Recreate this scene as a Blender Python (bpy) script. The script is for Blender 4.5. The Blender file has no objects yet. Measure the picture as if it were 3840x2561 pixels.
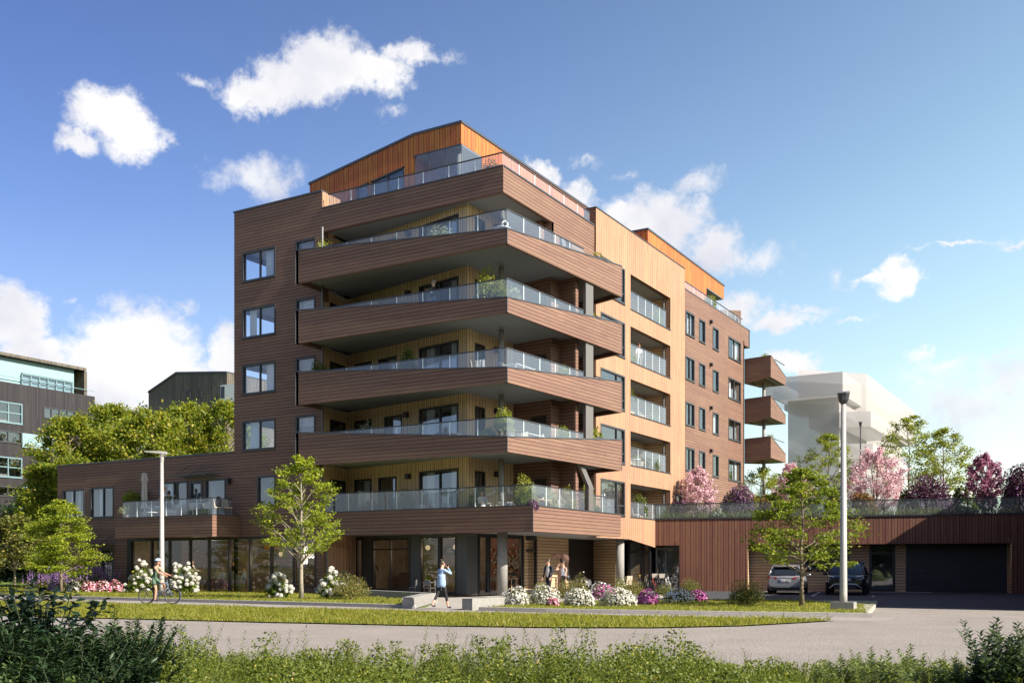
import bpy, bmesh, math, random
import numpy as np
from mathutils import Vector, Matrix

R = math.radians
SC = bpy.context.scene
COL = SC.collection

# ---------------------------------------------------------------- camera
FPX, CXP, HOR, ZC = 3790.0, 1920.0, 2121.0, 1.5       # measured on the 3840 px wide photograph
CAMX, CAMY = 22.4768, -37.4769
ANG = math.atan2(2250, 3790)
SA, CA = math.sin(ANG), math.cos(ANG)
cam_data = bpy.data.cameras.new('camera')
cam = bpy.data.objects.new('camera', cam_data)
COL.objects.link(cam)
cam.location = (CAMX, CAMY, ZC)
cam.rotation_euler = (math.pi / 2, 0, ANG)
cam_data.sensor_width = 36
cam_data.lens = FPX / 3840 * 36
cam_data.shift_y = (HOR - 1280.5) / 3840
cam_data.clip_start = 0.1
cam_data.clip_end = 3000
SC.camera = cam
SC.render.resolution_x, SC.render.resolution_y = 1024, 682

# ---------------------------------------------------------------- light
SUN_EL, SUN_DY = 34.0, -0.03        # elevation, and the slight lean of the sun before the front walls
sd = Vector((1, SUN_DY, 0)).normalized() * math.cos(R(SUN_EL))
sd.z = math.sin(R(SUN_EL))
sun_data = bpy.data.lights.new('sun', 'SUN')
sun_data.energy = 5.0
sun_data.angle = R(0.5)
sun_data.color = (1.0, 0.92, 0.80)
sun = bpy.data.objects.new('sun', sun_data)
COL.objects.link(sun)
sun.rotation_euler = sd.to_track_quat('Z', 'Y').to_euler()
SC.view_settings.view_transform = 'Standard'
SC.view_settings.look = 'None'
SC.view_settings.exposure = 1.25
SC.view_settings.gamma = 1
SC.view_settings.use_curve_mapping = False
SC.cycles.max_bounces = 6
SC.cycles.transparent_max_bounces = 16
SC.cycles.caustics_reflective = False
SC.cycles.caustics_refractive = False


class NT:
    """small wrapper round a node tree"""
    def __init__(s, tree):
        s.t = tree
        s.n = tree.nodes
        s.n.clear()

    def new(s, typ, ins=None, **attrs):
        nd = s.n.new(typ)
        for k, v in attrs.items():
            setattr(nd, k, v)
        for k, v in (ins or {}).items():
            s.set(nd, k, v)
        return nd

    def set(s, nd, k, v):
        sock = nd.inputs[k]
        if isinstance(v, bpy.types.NodeSocket):
            s.t.links.new(v, sock)
        elif isinstance(v, bpy.types.Node):
            s.t.links.new(v.outputs[0], sock)
        else:
            sock.default_value = v

    def math(s, op, a, b=0.0, c=None, clamp=False):
        nd = s.new('ShaderNodeMath', operation=op, use_clamp=clamp)
        s.set(nd, 0, a)
        s.set(nd, 1, b)
        if c is not None:
            s.set(nd, 2, c)
        return nd.outputs[0]

    def vmath(s, op, a, b=(0, 0, 0)):
        nd = s.new('ShaderNodeVectorMath', operation=op)
        s.set(nd, 0, a)
        if op not in ('LENGTH', 'NORMALIZE'):
            s.set(nd, 1, b)
        return nd.outputs['Value'] if op in ('DOT_PRODUCT', 'LENGTH') else nd.outputs[0]

    def mix(s, f, a, b, typ='RGBA', blend='MIX'):
        nd = s.new('ShaderNodeMix', data_type=typ, blend_type=blend)
        i0, i1, i2 = ('Factor', 6, 7) if typ == 'RGBA' else ('Factor', 2, 3)
        s.set(nd, 0, f)
        s.set(nd, i1, a)
        s.set(nd, i2, b)
        return nd.outputs[2] if typ == 'RGBA' else nd.outputs[0]

    def ramp(s, f, stops):
        nd = s.new('ShaderNodeValToRGB')
        e = nd.color_ramp.elements
        while len(e) < len(stops):
            e.new(0.5)
        for i, (p, c) in enumerate(stops):
            e[i].position = p
            e[i].color = c if len(c) == 4 else (*c, 1)
        s.set(nd, 0, f)
        return nd.outputs[0]

    def noise(s, vec, scale, detail=3, rough=0.5, dist=0.0, out=0):
        nd = s.new('ShaderNodeTexNoise', {'Scale': scale, 'Detail': detail, 'Roughness': rough, 'Distortion': dist})
        if vec is not None:
            s.set(nd, 'Vector', vec)
        return nd.outputs[out]


def c4(c):
    return (*c, 1.0)


# ---------------------------------------------------------------- world: clear sky with cumulus clouds, by direction
def build_world():
    w = bpy.data.worlds.new('World')
    SC.world = w
    w.use_nodes = True
    nt = NT(w.node_tree)
    out = nt.new('ShaderNodeOutputWorld')
    sky = nt.new('ShaderNodeTexSky', sky_type='NISHITA', sun_disc=False)
    sky.sun_elevation = R(SUN_EL)
    sky.sun_rotation = math.atan2(sd.x, sd.y)
    sky.air_density, sky.dust_density, sky.ozone_density = 1.0, 0.25, 1.6
    tc = nt.new('ShaderNodeTexCoord')
    sep = nt.new('ShaderNodeSeparateXYZ', {0: tc.outputs['Generated']})
    az = nt.math('ARCTAN2', sep.outputs[0], sep.outputs[1])
    el = nt.math('ARCSINE', sep.outputs[2])
    comb = nt.new('ShaderNodeCombineXYZ', {0: az, 1: el, 2: 0.0}).outputs[0]
    # ragged outlines: shift the lookup by fine noise
    wob = nt.noise(comb, 22.0, 7, 0.66, 0.0, 1)
    wob = nt.vmath('SUBTRACT', wob, (0.5, 0.5, 0.5))
    wob = nt.vmath('MULTIPLY', wob, (0.06, 0.05, 0.0))
    pos = nt.vmath('ADD', comb, wob)

    def cl(D):
        acc = None
        for (x, y, rx, ry, k) in D:
            u, v = x * 1.6333, y * 1.6333
            X, Z = (u - CXP) / FPX, (HOR - v) / FPX
            a = math.atan(X) - ANG
            e = math.atan(Z / math.sqrt(1 + X * X))
            sx = math.cos(math.atan(X)) ** 2 * 1.6333 / FPX
            sz = 1.6333 / FPX * math.cos(e)
            d = nt.vmath('SUBTRACT', pos, (a, e, 0))
            d = nt.vmath('MULTIPLY', d, (1 / (rx * sx), 1 / (ry * sz), 0))
            d = nt.vmath('LENGTH', d)
            m = nt.math('MULTIPLY_ADD', d, -k, k)          # k (1 - d)
            acc = m if acc is None else nt.math('MAXIMUM', acc, m)
        return acc
    solid = [(600, 222, 110, 44, 1.2), (740, 150, 120, 78, 1.4), (680, 190, 120, 60, 1.2), (855, 165, 110, 55, 1.2), (950, 120, 60, 38, 1),
             (245, 270, 100, 72, 1.3), (300, 305, 85, 62, 1.2), (180, 338, 65, 26, 1),
             (30, 740, 95, 90, 1.2), (330, 830, 170, 140, 1.3), (200, 890, 210, 110, 1.2), (70, 830, 110, 70, 1.1), (520, 820, 60, 70, 1), (470, 900, 120, 90, 1.1),
             (1245, 405, 34, 32, 1), (1320, 455, 60, 42, 1), (1510, 525, 130, 95, 1.3), (1440, 500, 70, 40, 1), (1640, 580, 95, 62, 1),
             (1690, 725, 75, 55, 1), (1790, 745, 80, 28, .9), (1800, 832, 90, 27, .9),
             (2062, 648, 60, 46, 1.2), (1995, 640, 45, 14, .7)]
    soft = [(580, 405, 130, 50, .8), (640, 425, 75, 55, .8), (460, 182, 45, 26, .6), (900, 252, 32, 18, .4), (1030, 130, 35, 18, .4),
            (420, 702, 42, 18, .6), (160, 694, 26, 12, .5), (1335, 377, 52, 18, .6), (1440, 402, 45, 14, .4), (1600, 425, 75, 36, .7), (1740, 600, 120, 40, .6),
            (1920, 635, 26, 24, .6), (2205, 566, 130, 9, .8), (2330, 560, 60, 10, .8), (1840, 720, 90, 18, .6), (1960, 738, 60, 7, .5), (2110, 810, 60, 16, .6),
            (2220, 930, 260, 120, .75), (2340, 860, 190, 75, .8), (2380, 1040, 300, 130, .6), (2160, 840, 90, 30, .7), (2560, 900, 300, 260, .7)]
    ms = cl(solid)
    mf = cl(soft)
    fine = nt.noise(comb, 34.0, 8, 0.66, 0.3)
    big = nt.noise(comb, 6.0, 4, 0.55)
    s1 = nt.math('ADD', nt.math('MULTIPLY_ADD', fine, 1.25, -0.60), nt.math('MULTIPLY_ADD', nt.noise(comb, 85.0, 5, 0.7), 0.5, -0.25))
    f1 = nt.math('MULTIPLY_ADD', fine, 1.5, -0.78)
    ds = nt.new('ShaderNodeMapRange', {0: nt.math('ADD', ms, s1), 1: -0.08, 2: 0.66, 3: 0.0, 4: 1.0}, interpolation_type='SMOOTHSTEP').outputs[0]
    df = nt.new('ShaderNodeMapRange', {0: nt.math('ADD', mf, f1), 1: -0.05, 2: 0.75, 3: 0.0, 4: 0.85}, interpolation_type='SMOOTHSTEP').outputs[0]
    # clouds elsewhere round the sky, so reflections are not empty
    away = nt.vmath('DOT_PRODUCT', tc.outputs['Generated'], (SA, -CA, 0))
    awm = nt.new('ShaderNodeMapRange', {0: away, 1: 0.0, 2: 0.4, 3: 0.0, 4: 1.0}).outputs[0]
    rest = nt.new('ShaderNodeMapRange', {0: nt.math('MULTIPLY_ADD', fine, 0.35, big), 1: 0.66, 2: 0.86, 3: 0.0, 4: 0.8}).outputs[0]
    rest = nt.math('MULTIPLY', rest, awm)
    dens = nt.math('MAXIMUM', nt.math('MAXIMUM', ds, df), rest)
    # cloud body: bright tops, greyer folds
    up = nt.noise(nt.vmath('ADD', comb, (0.02, 0.03, 0)), 10.0, 4, 0.55)
    shade = nt.math('SUBTRACT', up, big)
    br = nt.math('MULTIPLY_ADD', shade, 0.5, 0.72, clamp=False)
    body = nt.mix(nt.math('MULTIPLY_ADD', shade, 2.2, 0.62, clamp=True), (0.62, 0.64, 0.74, 1), (1.0, 0.985, 0.97, 1))
    # gentle whitening toward the horizon
    hz = nt.new('ShaderNodeMapRange', {0: el, 1: 0.0, 2: 0.32, 3: 0.62, 4: 0.0}).outputs[0]
    skc = nt.new('ShaderNodeHueSaturation', {'Saturation': SKY_SAT, 'Value': SKY_VAL, 'Color': sky.outputs[0]}).outputs[0]
    skc = nt.mix(1.0, skc, c4(SKY_TINT), blend='MULTIPLY')
    # deeper blue away from the sun's side, and paler towards it
    sunside = nt.vmath('DOT_PRODUCT', tc.outputs['Generated'], (CA, SA, 0))
    dl = nt.new('ShaderNodeMapRange', {0: sunside, 1: -0.5, 2: 0.45, 3: 0.0, 4: 1.0}).outputs[0]
    dh = nt.new('ShaderNodeMapRange', {0: el, 1: 0.12, 2: 0.55, 3: 1.0, 4: 0.0}).outputs[0]
    dl = nt.math('POWER', dl, 1.6)
    skc = nt.mix(1.0, skc, nt.mix(dl, (0.62, 0.62, 0.78, 1), (1.62, 1.45, 1.12, 1)), blend='MULTIPLY')
    skc = nt.mix(1.0, skc, nt.mix(dh, (0.90, 0.88, 0.92, 1), (1.22, 1.22, 1.1, 1)), blend='MULTIPLY')
    sk_bg = nt.new('ShaderNodeBackground', {'Color': skc, 'Strength': SKY_STR})
    hz_bg = nt.new('ShaderNodeBackground', {'Color': (0.60, 0.77, 0.93, 1), 'Strength': 0.33})
    cl_bg = nt.new('ShaderNodeBackground', {'Color': body, 'Strength': 0.47})
    m0 = nt.new('ShaderNodeMixShader', {0: hz, 1: sk_bg.outputs[0], 2: hz_bg.outputs[0]})
    m1 = nt.new('ShaderNodeMixShader', {0: dens, 1: m0.outputs[0], 2: cl_bg.outputs[0]})
    nt.t.links.new(m1.outputs[0], out.inputs[0])


SKY_STR, SKY_SAT, SKY_VAL, SKY_TINT = 0.085, 1.12, 1.0, (1.06, 1.0, 1.04)
build_world()

# ---------------------------------------------------------------- object helpers
def props(o, label=None, cat=None, group=None, kind=None):
    if label:
        o['label'] = label
    if cat:
        o['category'] = cat
    if group:
        o['group'] = group
    if kind:
        o['kind'] = kind
    return o


def thing(name, label, cat, loc=(0, 0, 0), rz=0.0, group=None):
    o = bpy.data.objects.new(name, None)
    o.empty_display_size = 0.2
    COL.objects.link(o)
    o.location = loc
    o.rotation_euler = (0, 0, rz)
    return props(o, label, cat, group)


def copy_thing(src, loc, rz=0.0, label=None, sc=None):
    def cp(o, par):
        c = o.copy()
        COL.objects.link(c)
        c.parent = par
        for ch in list(o.children):
            cp(ch, c)
        return c
    c = cp(src, None)
    c.location = loc
    c.rotation_euler = (0, 0, rz)
    if sc:
        c.scale = sc if isinstance(sc, tuple) else (sc, sc, sc)
    if label:
        c['label'] = label
    return c


class MB:
    """collects faces; build() links them as one mesh object"""
    def __init__(s):
        s.v, s.f, s.m = [], [], []

    def add(s, vs, fs, mi=0):
        b = len(s.v)
        s.v.extend(tuple(p) for p in vs)
        s.f.extend(tuple(b + i for i in f) for f in fs)
        s.m.extend([mi] * len(fs))
        return s

    def quad(s, a, b, c, d, mi=0):
        return s.add([a, b, c, d], [(0, 1, 2, 3)], mi)

    def box(s, x0, y0, z0, x1, y1, z1, mi=0):
        return s.add([(x0, y0, z0), (x1, y0, z0), (x1, y1, z0), (x0, y1, z0), (x0, y0, z1), (x1, y0, z1), (x1, y1, z1), (x0, y1, z1)],
                     [(0, 3, 2, 1), (4, 5, 6, 7), (0, 1, 5, 4), (1, 2, 6, 5), (2, 3, 7, 6), (3, 0, 4, 7)], mi)

    def prism(s, poly, z0, z1, mi=0):
        n = len(poly)
        vs = [(p[0], p[1], z0) for p in poly] + [(p[0], p[1], z1) for p in poly]
        fs = [tuple(range(n - 1, -1, -1)), tuple(range(n, 2 * n))] + [(i, (i + 1) % n, n + (i + 1) % n, n + i) for i in range(n)]
        return s.add(vs, fs, mi)

    def seg(s, p0, p1, z0, z1, t0, t1, mi=0):
        """upright slab along p0-p1; t0..t1 measured to the outside (right of the direction)"""
        d = Vector((p1[0] - p0[0], p1[1] - p0[1])).normalized()
        n = Vector((d.y, -d.x))
        P = [(p0[0] + n.x * t0, p0[1] + n.y * t0), (p0[0] + n.x * t1, p0[1] + n.y * t1), (p1[0] + n.x * t1, p1[1] + n.y * t1), (p1[0] + n.x * t0, p1[1] + n.y * t0)]
        if not hasattr(z0, '__len__'):
            z0 = (z0, z0)
        if not hasattr(z1, '__len__'):
            z1 = (z1, z1)
        vs = [(*P[0], z0[0]), (*P[1], z0[0]), (*P[2], z0[1]), (*P[3], z0[1]), (*P[0], z1[0]), (*P[1], z1[0]), (*P[2], z1[1]), (*P[3], z1[1])]
        return s.add(vs, [(0, 3, 2, 1), (4, 5, 6, 7), (0, 1, 5, 4), (1, 2, 6, 5), (2, 3, 7, 6), (3, 0, 4, 7)], mi)

    def tube(s, pts, rad, n=8, mi=0, cap=True, sx=1.0):
        pts = [Vector(p) for p in pts]
        if not hasattr(rad, '__len__'):
            rad = [rad] * len(pts)
        ring = []
        up = None
        for i, p in enumerate(pts):
            t = (pts[min(i + 1, len(pts) - 1)] - pts[max(i - 1, 0)])
            if t.length < 1e-9:
                t = Vector((0, 0, 1))
            t.normalize()
            if up is None:
                up = Vector((0, 0, 1)) if abs(t.z) < 0.9 else Vector((1, 0, 0))
            a = t.cross(up)
            if a.length < 1e-6:
                a = t.orthogonal()
            a.normalize()
            b = a.cross(t).normalized()
            up = b
            ring.append([p + (a * math.cos(k * 2 * math.pi / n) * sx + b * math.sin(k * 2 * math.pi / n)) * rad[i] for k in range(n)])
        vs = [q for r in ring for q in r]
        fs = []
        for i in range(len(pts) - 1):
            for k in range(n):
                k2 = (k + 1) % n
                fs.append((i * n + k, (i + 1) * n + k, (i + 1) * n + k2, i * n + k2))
        if cap:
            fs.append(tuple(range(n)))
            fs.append(tuple((len(pts) - 1) * n + k for k in range(n - 1, -1, -1)))
        return s.add(vs, fs, mi)

    def lathe(s, c, prof, n=16, mi=0, sx=1.0, sy=1.0):
        """profile of (r, z) turned about the vertical through c"""
        vs, fs = [], []
        for r, z in prof:
            vs += [(c[0] + r * sx * math.cos(k * 2 * math.pi / n), c[1] + r * sy * math.sin(k * 2 * math.pi / n), c[2] + z) for k in range(n)]
        for i in range(len(prof) - 1):
            for k in range(n):
                k2 = (k + 1) % n
                fs.append((i * n + k, i * n + k2, (i + 1) * n + k2, (i + 1) * n + k))
        fs.append(tuple(range(n - 1, -1, -1)))
        fs.append(tuple((len(prof) - 1) * n + k for k in range(n)))
        return s.add(vs, fs, mi)

    def torus(s, c, axis, r, t, n=28, m=6, mi=0, a0=0, a1=2 * math.pi):
        ax = Vector(axis).normalized()
        u = ax.orthogonal().normalized()
        w = ax.cross(u)
        full = abs(a1 - a0 - 2 * math.pi) < 1e-6
        k = n if full else n + 1
        vs, fs = [], []
        for i in range(k):
            a = a0 + (a1 - a0) * i / n
            d = u * math.cos(a) + w * math.sin(a)
            for j in range(m):
                b = 2 * math.pi * j / m
                vs.append(Vector(c) + d * (r + t * math.cos(b)) + ax * t * math.sin(b))
        for i in range(n):
            i2 = (i + 1) % k
            for j in range(m):
                j2 = (j + 1) % m
                fs.append((i * m + j, i2 * m + j, i2 * m + j2, i * m + j2))
        return s.add(vs, fs, mi)

    def ell(s, c, r, n=12, m=8, mi=0, jit=0.0, rng=None, rot=None):
        vs, fs = [], []
        for i in range(m + 1):
            th = math.pi * i / m
            for k in range(n):
                ph = 2 * math.pi * k / n
                j = 1 + (rng.uniform(-jit, jit) if rng and 0 < i < m else 0)
                p = Vector((r[0] * math.sin(th) * math.cos(ph) * j, r[1] * math.sin(th) * math.sin(ph) * j, -r[2] * math.cos(th) * j))
                if rot is not None:
                    p = rot @ p
                vs.append(Vector(c) + p)
        for i in range(m):
            for k in range(n):
                k2 = (k + 1) % n
                fs.append((i * n + k, i * n + k2, (i + 1) * n + k2, (i + 1) * n + k))
        return s.add(vs, fs, mi)

    def mesh(s, name, mats, smooth=False):
        me = bpy.data.meshes.new(name)
        me.from_pydata(s.v, [], s.f)
        for m in (mats if isinstance(mats, (list, tuple)) else [mats]):
            me.materials.append(m)
        if any(s.m):
            me.polygons.foreach_set('material_index', s.m)
        if smooth:
            me.polygons.foreach_set('use_smooth', [True] * len(s.f))
        me.update()
        return me

    def build(s, name, mats, parent=None, smooth=False, loc=None):
        return link(name, s.mesh(name, mats, smooth), parent, loc)


def link(name, me, parent=None, loc=None):
    o = bpy.data.objects.new(name, me)
    COL.objects.link(o)
    if parent is not None:
        o.parent = parent
    if loc is not None:
        o.location = loc
    return o


def fast_mesh(name, verts, faces4, mats, mi=None, smooth=False):
    """mesh from numpy arrays of quads"""
    me = bpy.data.meshes.new(name)
    nv, nf = len(verts), len(faces4)
    k = faces4.shape[1]
    me.vertices.add(nv)
    me.vertices.foreach_set('co', np.ascontiguousarray(verts, dtype=np.float32).ravel())
    me.loops.add(nf * k)
    me.loops.foreach_set('vertex_index', np.ascontiguousarray(faces4, dtype=np.int32).ravel())
    me.polygons.add(nf)
    me.polygons.foreach_set('loop_start', np.arange(0, nf * k, k, dtype=np.int32))
    for m in (mats if isinstance(mats, (list, tuple)) else [mats]):
        me.materials.append(m)
    if mi is not None:
        me.polygons.foreach_set('material_index', np.asarray(mi, dtype=np.int32))
    if smooth:
        me.polygons.foreach_set('use_smooth', np.ones(nf, dtype=bool))
    me.update(calc_edges=True)
    me.validate()
    return me


def ray(u, v):
    X, Z = (u - CXP) / FPX, (HOR - v) / FPX
    return X * CA - SA, X * SA + CA, Z


def gp(u, v, z=0.0):
    """where the sight line through a photo pixel meets the level z"""
    d = ray(u, v)
    t = (z - ZC) / d[2]
    return CAMX + t * d[0], CAMY + t * d[1], z


def at_y(u, v, y):
    d = ray(u, v)
    t = (y - CAMY) / d[1]
    return CAMX + t * d[0], y, ZC + t * d[2]


def at_x(u, v, x):
    d = ray(u, v)
    t = (x - CAMX) / d[0]
    return x, CAMY + t * d[1], ZC + t * d[2]


def at_d(u, v, dep):
    d = ray(u, v)
    return CAMX + dep * d[0], CAMY + dep * d[1], ZC + dep * d[2]


# ---------------------------------------------------------------- materials
def mat(name, color, rough=0.6, metal=0.0, bump=0.0, bscale=40, var=0.0, vscale=6, spec=0.5):
    m = bpy.data.materials.new(name)
    m.use_nodes = True
    nt = NT(m.node_tree)
    b = nt.new('ShaderNodeBsdfPrincipled', {'Base Color': c4(color), 'Roughness': rough, 'Metallic': metal, 'Specular IOR Level': spec})
    out = nt.new('ShaderNodeOutputMaterial', {0: b.outputs[0]})
    tc = None
    if var or bump:
        tc = nt.new('ShaderNodeNewGeometry').outputs['Position']
    if var:
        n = nt.noise(tc, vscale, 5, 0.6)
        f = nt.new('ShaderNodeMapRange', {0: n, 1: 0.3, 2: 0.7, 3: 1 - var, 4: 1 + var}).outputs[0]
        nt.set(b, 'Base Color', nt.mix(1.0, c4(color), f, blend='MULTIPLY'))
        nt.set(b, 'Roughness', nt.math('MULTIPLY_ADD', n, 0.2, rough - 0.1, clamp=True))
    if bump:
        n2 = nt.noise(tc, bscale, 4, 0.6)
        bp = nt.new('ShaderNodeBump', {'Strength': bump, 'Distance': 0.02, 'Height': n2})
        nt.set(b, 'Normal', bp.outputs[0])
    return m


def boards(name, color, width, upright, var=0.22, gap=0.07, rough=0.62, knots=0.5, hue=0.02, jitter=0.0):
    """timber cladding; the board direction follows the wall it is on"""
    m = bpy.data.materials.new(name)
    m.use_nodes = True
    nt = NT(m.node_tree)
    g = nt.new('ShaderNodeNewGeometry')
    P, N = g.outputs['Position'], g.outputs['True Normal']
    sp = nt.new('ShaderNodeSeparateXYZ', {0: P})
    tang = nt.vmath('NORMALIZE', nt.new('ShaderNodeVectorMath', {0: N, 1: (0, 0, 1)}, operation='CROSS_PRODUCT').outputs[0])
    s = nt.vmath('DOT_PRODUCT', tang, P)
    z = sp.outputs[2]
    across, along = (s, z) if upright else (z, s)
    q = nt.math('DIVIDE', across, width)
    if jitter:
        q = nt.math('ADD', q, nt.math('MULTIPLY', nt.math('SINE', nt.math('MULTIPLY', q, 3.14159)), jitter))
    idx = nt.math('FLOOR', q)
    fr = nt.math('FRACT', q)
    wn = nt.new('ShaderNodeTexWhiteNoise', {'W': idx}, noise_dimensions='1D')
    # butt joints along each course
    L = nt.math('ADD', nt.math('DIVIDE', along, 4.2), nt.math('MULTIPLY', wn.outputs[0], 7.3))
    idy = nt.math('FLOOR', L)
    fy = nt.math('FRACT', L)
    wn2 = nt.new('ShaderNodeTexWhiteNoise', {0: nt.new('ShaderNodeCombineXYZ', {0: idx, 1: idy}).outputs[0]}, noise_dimensions='2D')
    tone = nt.math('MULTIPLY_ADD', wn2.outputs[0], 2 * var, 1 - var)
    gv = nt.new('ShaderNodeCombineXYZ', {0: nt.math('MULTIPLY', across, 26.0), 1: nt.math('MULTIPLY', along, 1.6), 2: nt.math('MULTIPLY', wn2.outputs[0], 40)}).outputs[0]
    grain = nt.noise(gv, 1.0, 5, 0.62, 0.6)
    kv = nt.new('ShaderNodeCombineXYZ', {0: nt.math('MULTIPLY', across, 5.2), 1: nt.math('MULTIPLY', along, 2.1), 2: 0.0}).outputs[0]
    vor = nt.new('ShaderNodeTexVoronoi', {'Vector': kv, 'Scale': 1.0})
    kn = nt.new('ShaderNodeMapRange', {0: vor.outputs['Distance'], 1: 0.03, 2: 0.12, 3: 1 - knots, 4: 1.0}).outputs[0]
    wx = nt.noise(P, 0.35, 4, 0.6)
    tone = nt.math('MULTIPLY', tone, nt.math('MULTIPLY_ADD', grain, 0.7, 0.65))
    tone = nt.math('MULTIPLY', tone, kn)
    tone = nt.math('MULTIPLY', tone, nt.math('MULTIPLY_ADD', wx, 0.4, 0.8))
    edge = nt.math('MINIMUM', fr, nt.math('SUBTRACT', 1.0, fr))
    gm = nt.new('ShaderNodeMapRange', {0: edge, 1: gap * 0.35, 2: gap, 3: 0.22, 4: 1.0}).outputs[0]
    jm = nt.new('ShaderNodeMapRange', {0: fy, 1: 0.001, 2: 0.004, 3: 0.55, 4: 1.0}).outputs[0]
    gj = nt.math('MINIMUM', gm, jm)
    hs = nt.new('ShaderNodeHueSaturation', {'Hue': nt.math('MULTIPLY_ADD', wn2.outputs[0], hue, 0.5 - hue / 2), 'Saturation': 1.0, 'Value': 1.0, 'Color': c4(color)})
    colr = nt.mix(1.0, hs.outputs[0], nt.math('MULTIPLY', tone, gj), blend='MULTIPLY')
    b = nt.new('ShaderNodeBsdfPrincipled', {'Base Color': colr, 'Roughness': rough, 'Specular IOR Level': 0.35})
    bp = nt.new('ShaderNodeBump', {'Strength': 0.6, 'Distance': 0.012, 'Height': nt.math('MULTIPLY_ADD', grain, 0.15, gj)})
    nt.set(b, 'Normal', bp.outputs[0])
    nt.new('ShaderNodeOutputMaterial', {0: b.outputs[0]})
    return m


def glass(name, tint=(0.8, 0.86, 0.9), refl=0.16, film=0.0, filmc=(0.8, 0.85, 0.95), rough=0.02):
    """thin pane: see-through, mirror reflection by angle, and an optional pale film"""
    m = bpy.data.materials.new(name)
    m.use_nodes = True
    nt = NT(m.node_tree)
    tr = nt.new('ShaderNodeBsdfTransparent', {0: c4(tint)})
    gl = nt.new('ShaderNodeBsdfGlossy', {'Color': (0.92, 0.95, 1.0, 1), 'Roughness': rough})
    g = nt.new('ShaderNodeNewGeometry')
    n = nt.noise(g.outputs['Position'], 0.9, 2, 0.5)
    bp = nt.new('ShaderNodeBump', {'Strength': 0.05, 'Distance': 0.05, 'Height': n})
    nt.set(gl, 'Normal', bp.outputs[0])
    lw = nt.new('ShaderNodeLayerWeight', {'Blend': 0.5})
    f = nt.math('POWER', lw.outputs['Facing'], 4.0)
    f = nt.math('MULTIPLY_ADD', f, 0.8 - refl, refl, clamp=True)
    sh = nt.new('ShaderNodeMixShader', {0: f, 1: tr.outputs[0], 2: gl.outputs[0]})
    if film:
        df = nt.new('ShaderNodeBsdfDiffuse', {'Color': c4(filmc)})
        tl = nt.new('ShaderNodeBsdfTranslucent', {'Color': c4(filmc)})
        ad = nt.new('ShaderNodeMixShader', {0: 0.5, 1: df.outputs[0], 2: tl.outputs[0]})
        sh = nt.new('ShaderNodeMixShader', {0: film, 1: sh.outputs[0], 2: ad.outputs[0]})
    nt.new('ShaderNodeOutputMaterial', {0: sh.outputs[0]})
    return m


def leafmat(name, c0, c1, c2=None, trans=0.35, rough=0.5, f2=0.9, spec=0.3, clump=1.2, tt=(1.25, 1.25, 0.7)):
    """leaves: every leaf its own tone, clumps a little lighter or darker, light through the blade"""
    m = bpy.data.materials.new(name)
    m.use_nodes = True
    nt = NT(m.node_tree)
    g = nt.new('ShaderNodeNewGeometry')
    rnd = g.outputs['Random Per Island']
    oi = nt.new('ShaderNodeObjectInfo')
    cl = nt.noise(g.outputs['Position'], clump, 3, 0.5)
    f = nt.math('MULTIPLY_ADD', cl, 1.5, -0.5)
    f = nt.math('ADD', nt.math('MULTIPLY', rnd, 0.6), nt.math('MULTIPLY', f, 0.55), clamp=True)
    colr = nt.mix(f, c4(c0), c4(c1))
    if c2:
        k = nt.math('GREATER_THAN', nt.math('FRACT', nt.math('MULTIPLY', rnd, 17.3)), f2)
        colr = nt.mix(k, colr, c4(c2))
    d = nt.new('ShaderNodeBsdfPrincipled', {'Base Color': colr, 'Roughness': rough, 'Specular IOR Level': spec})
    t = nt.new('ShaderNodeBsdfTranslucent', {'Color': nt.mix(1.0, colr, c4(tt), blend='MULTIPLY')})
    sh = nt.new('ShaderNodeMixShader', {0: trans, 1: d.outputs[0], 2: t.outputs[0]})
    nt.new('ShaderNodeOutputMaterial', {0: sh.outputs[0]})
    return m


def emis(name, color, strength):
    m = bpy.data.materials.new(name)
    m.use_nodes = True
    nt = NT(m.node_tree)
    e = nt.new('ShaderNodeEmission', {'Color': c4(color), 'Strength': strength})
    nt.new('ShaderNodeOutputMaterial', {0: e.outputs[0]})
    return m


def ground_mat(name, color, grit=0.12, scale=1.0, bump=0.3, patch=0.18, cracks=0.0, rough=0.9):
    m = bpy.data.materials.new(name)
    m.use_nodes = True
    nt = NT(m.node_tree)
    P = nt.new('ShaderNodeNewGeometry').outputs['Position']
    a = nt.noise(P, 26 * scale, 4, 0.75)
    b_ = nt.noise(P, 0.55 * scale, 5, 0.6)
    c_ = nt.noise(P, 9 * scale, 4, 0.6)
    vo = nt.new('ShaderNodeTexVoronoi', {'Vector': P, 'Scale': 24 * scale})
    f = nt.math('MULTIPLY_ADD', a, 2 * grit, 1 - grit)
    f = nt.math('MULTIPLY', f, nt.math('MULTIPLY_ADD', b_, 2 * patch, 1 - patch))
    f = nt.math('MULTIPLY', f, nt.math('MULTIPLY_ADD', c_, 0.3, 0.85))
    f = nt.math('MULTIPLY', f, nt.math('MULTIPLY_ADD', vo.outputs['Distance'], 0.5, 0.78))
    h = nt.math('ADD', a, nt.math('MULTIPLY', vo.outputs['Distance'], 0.6))
    colr = nt.mix(1.0, c4(color), f, blend='MULTIPLY')
    b = nt.new('ShaderNodeBsdfPrincipled', {'Base Color': colr, 'Roughness': rough, 'Specular IOR Level': 0.25})
    bp = nt.new('ShaderNodeBump', {'Strength': bump, 'Distance': 0.02, 'Height': h})
    nt.set(b, 'Normal', bp.outputs[0])
    nt.new('ShaderNodeOutputMaterial', {0: b.outputs[0]})
    return m


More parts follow.
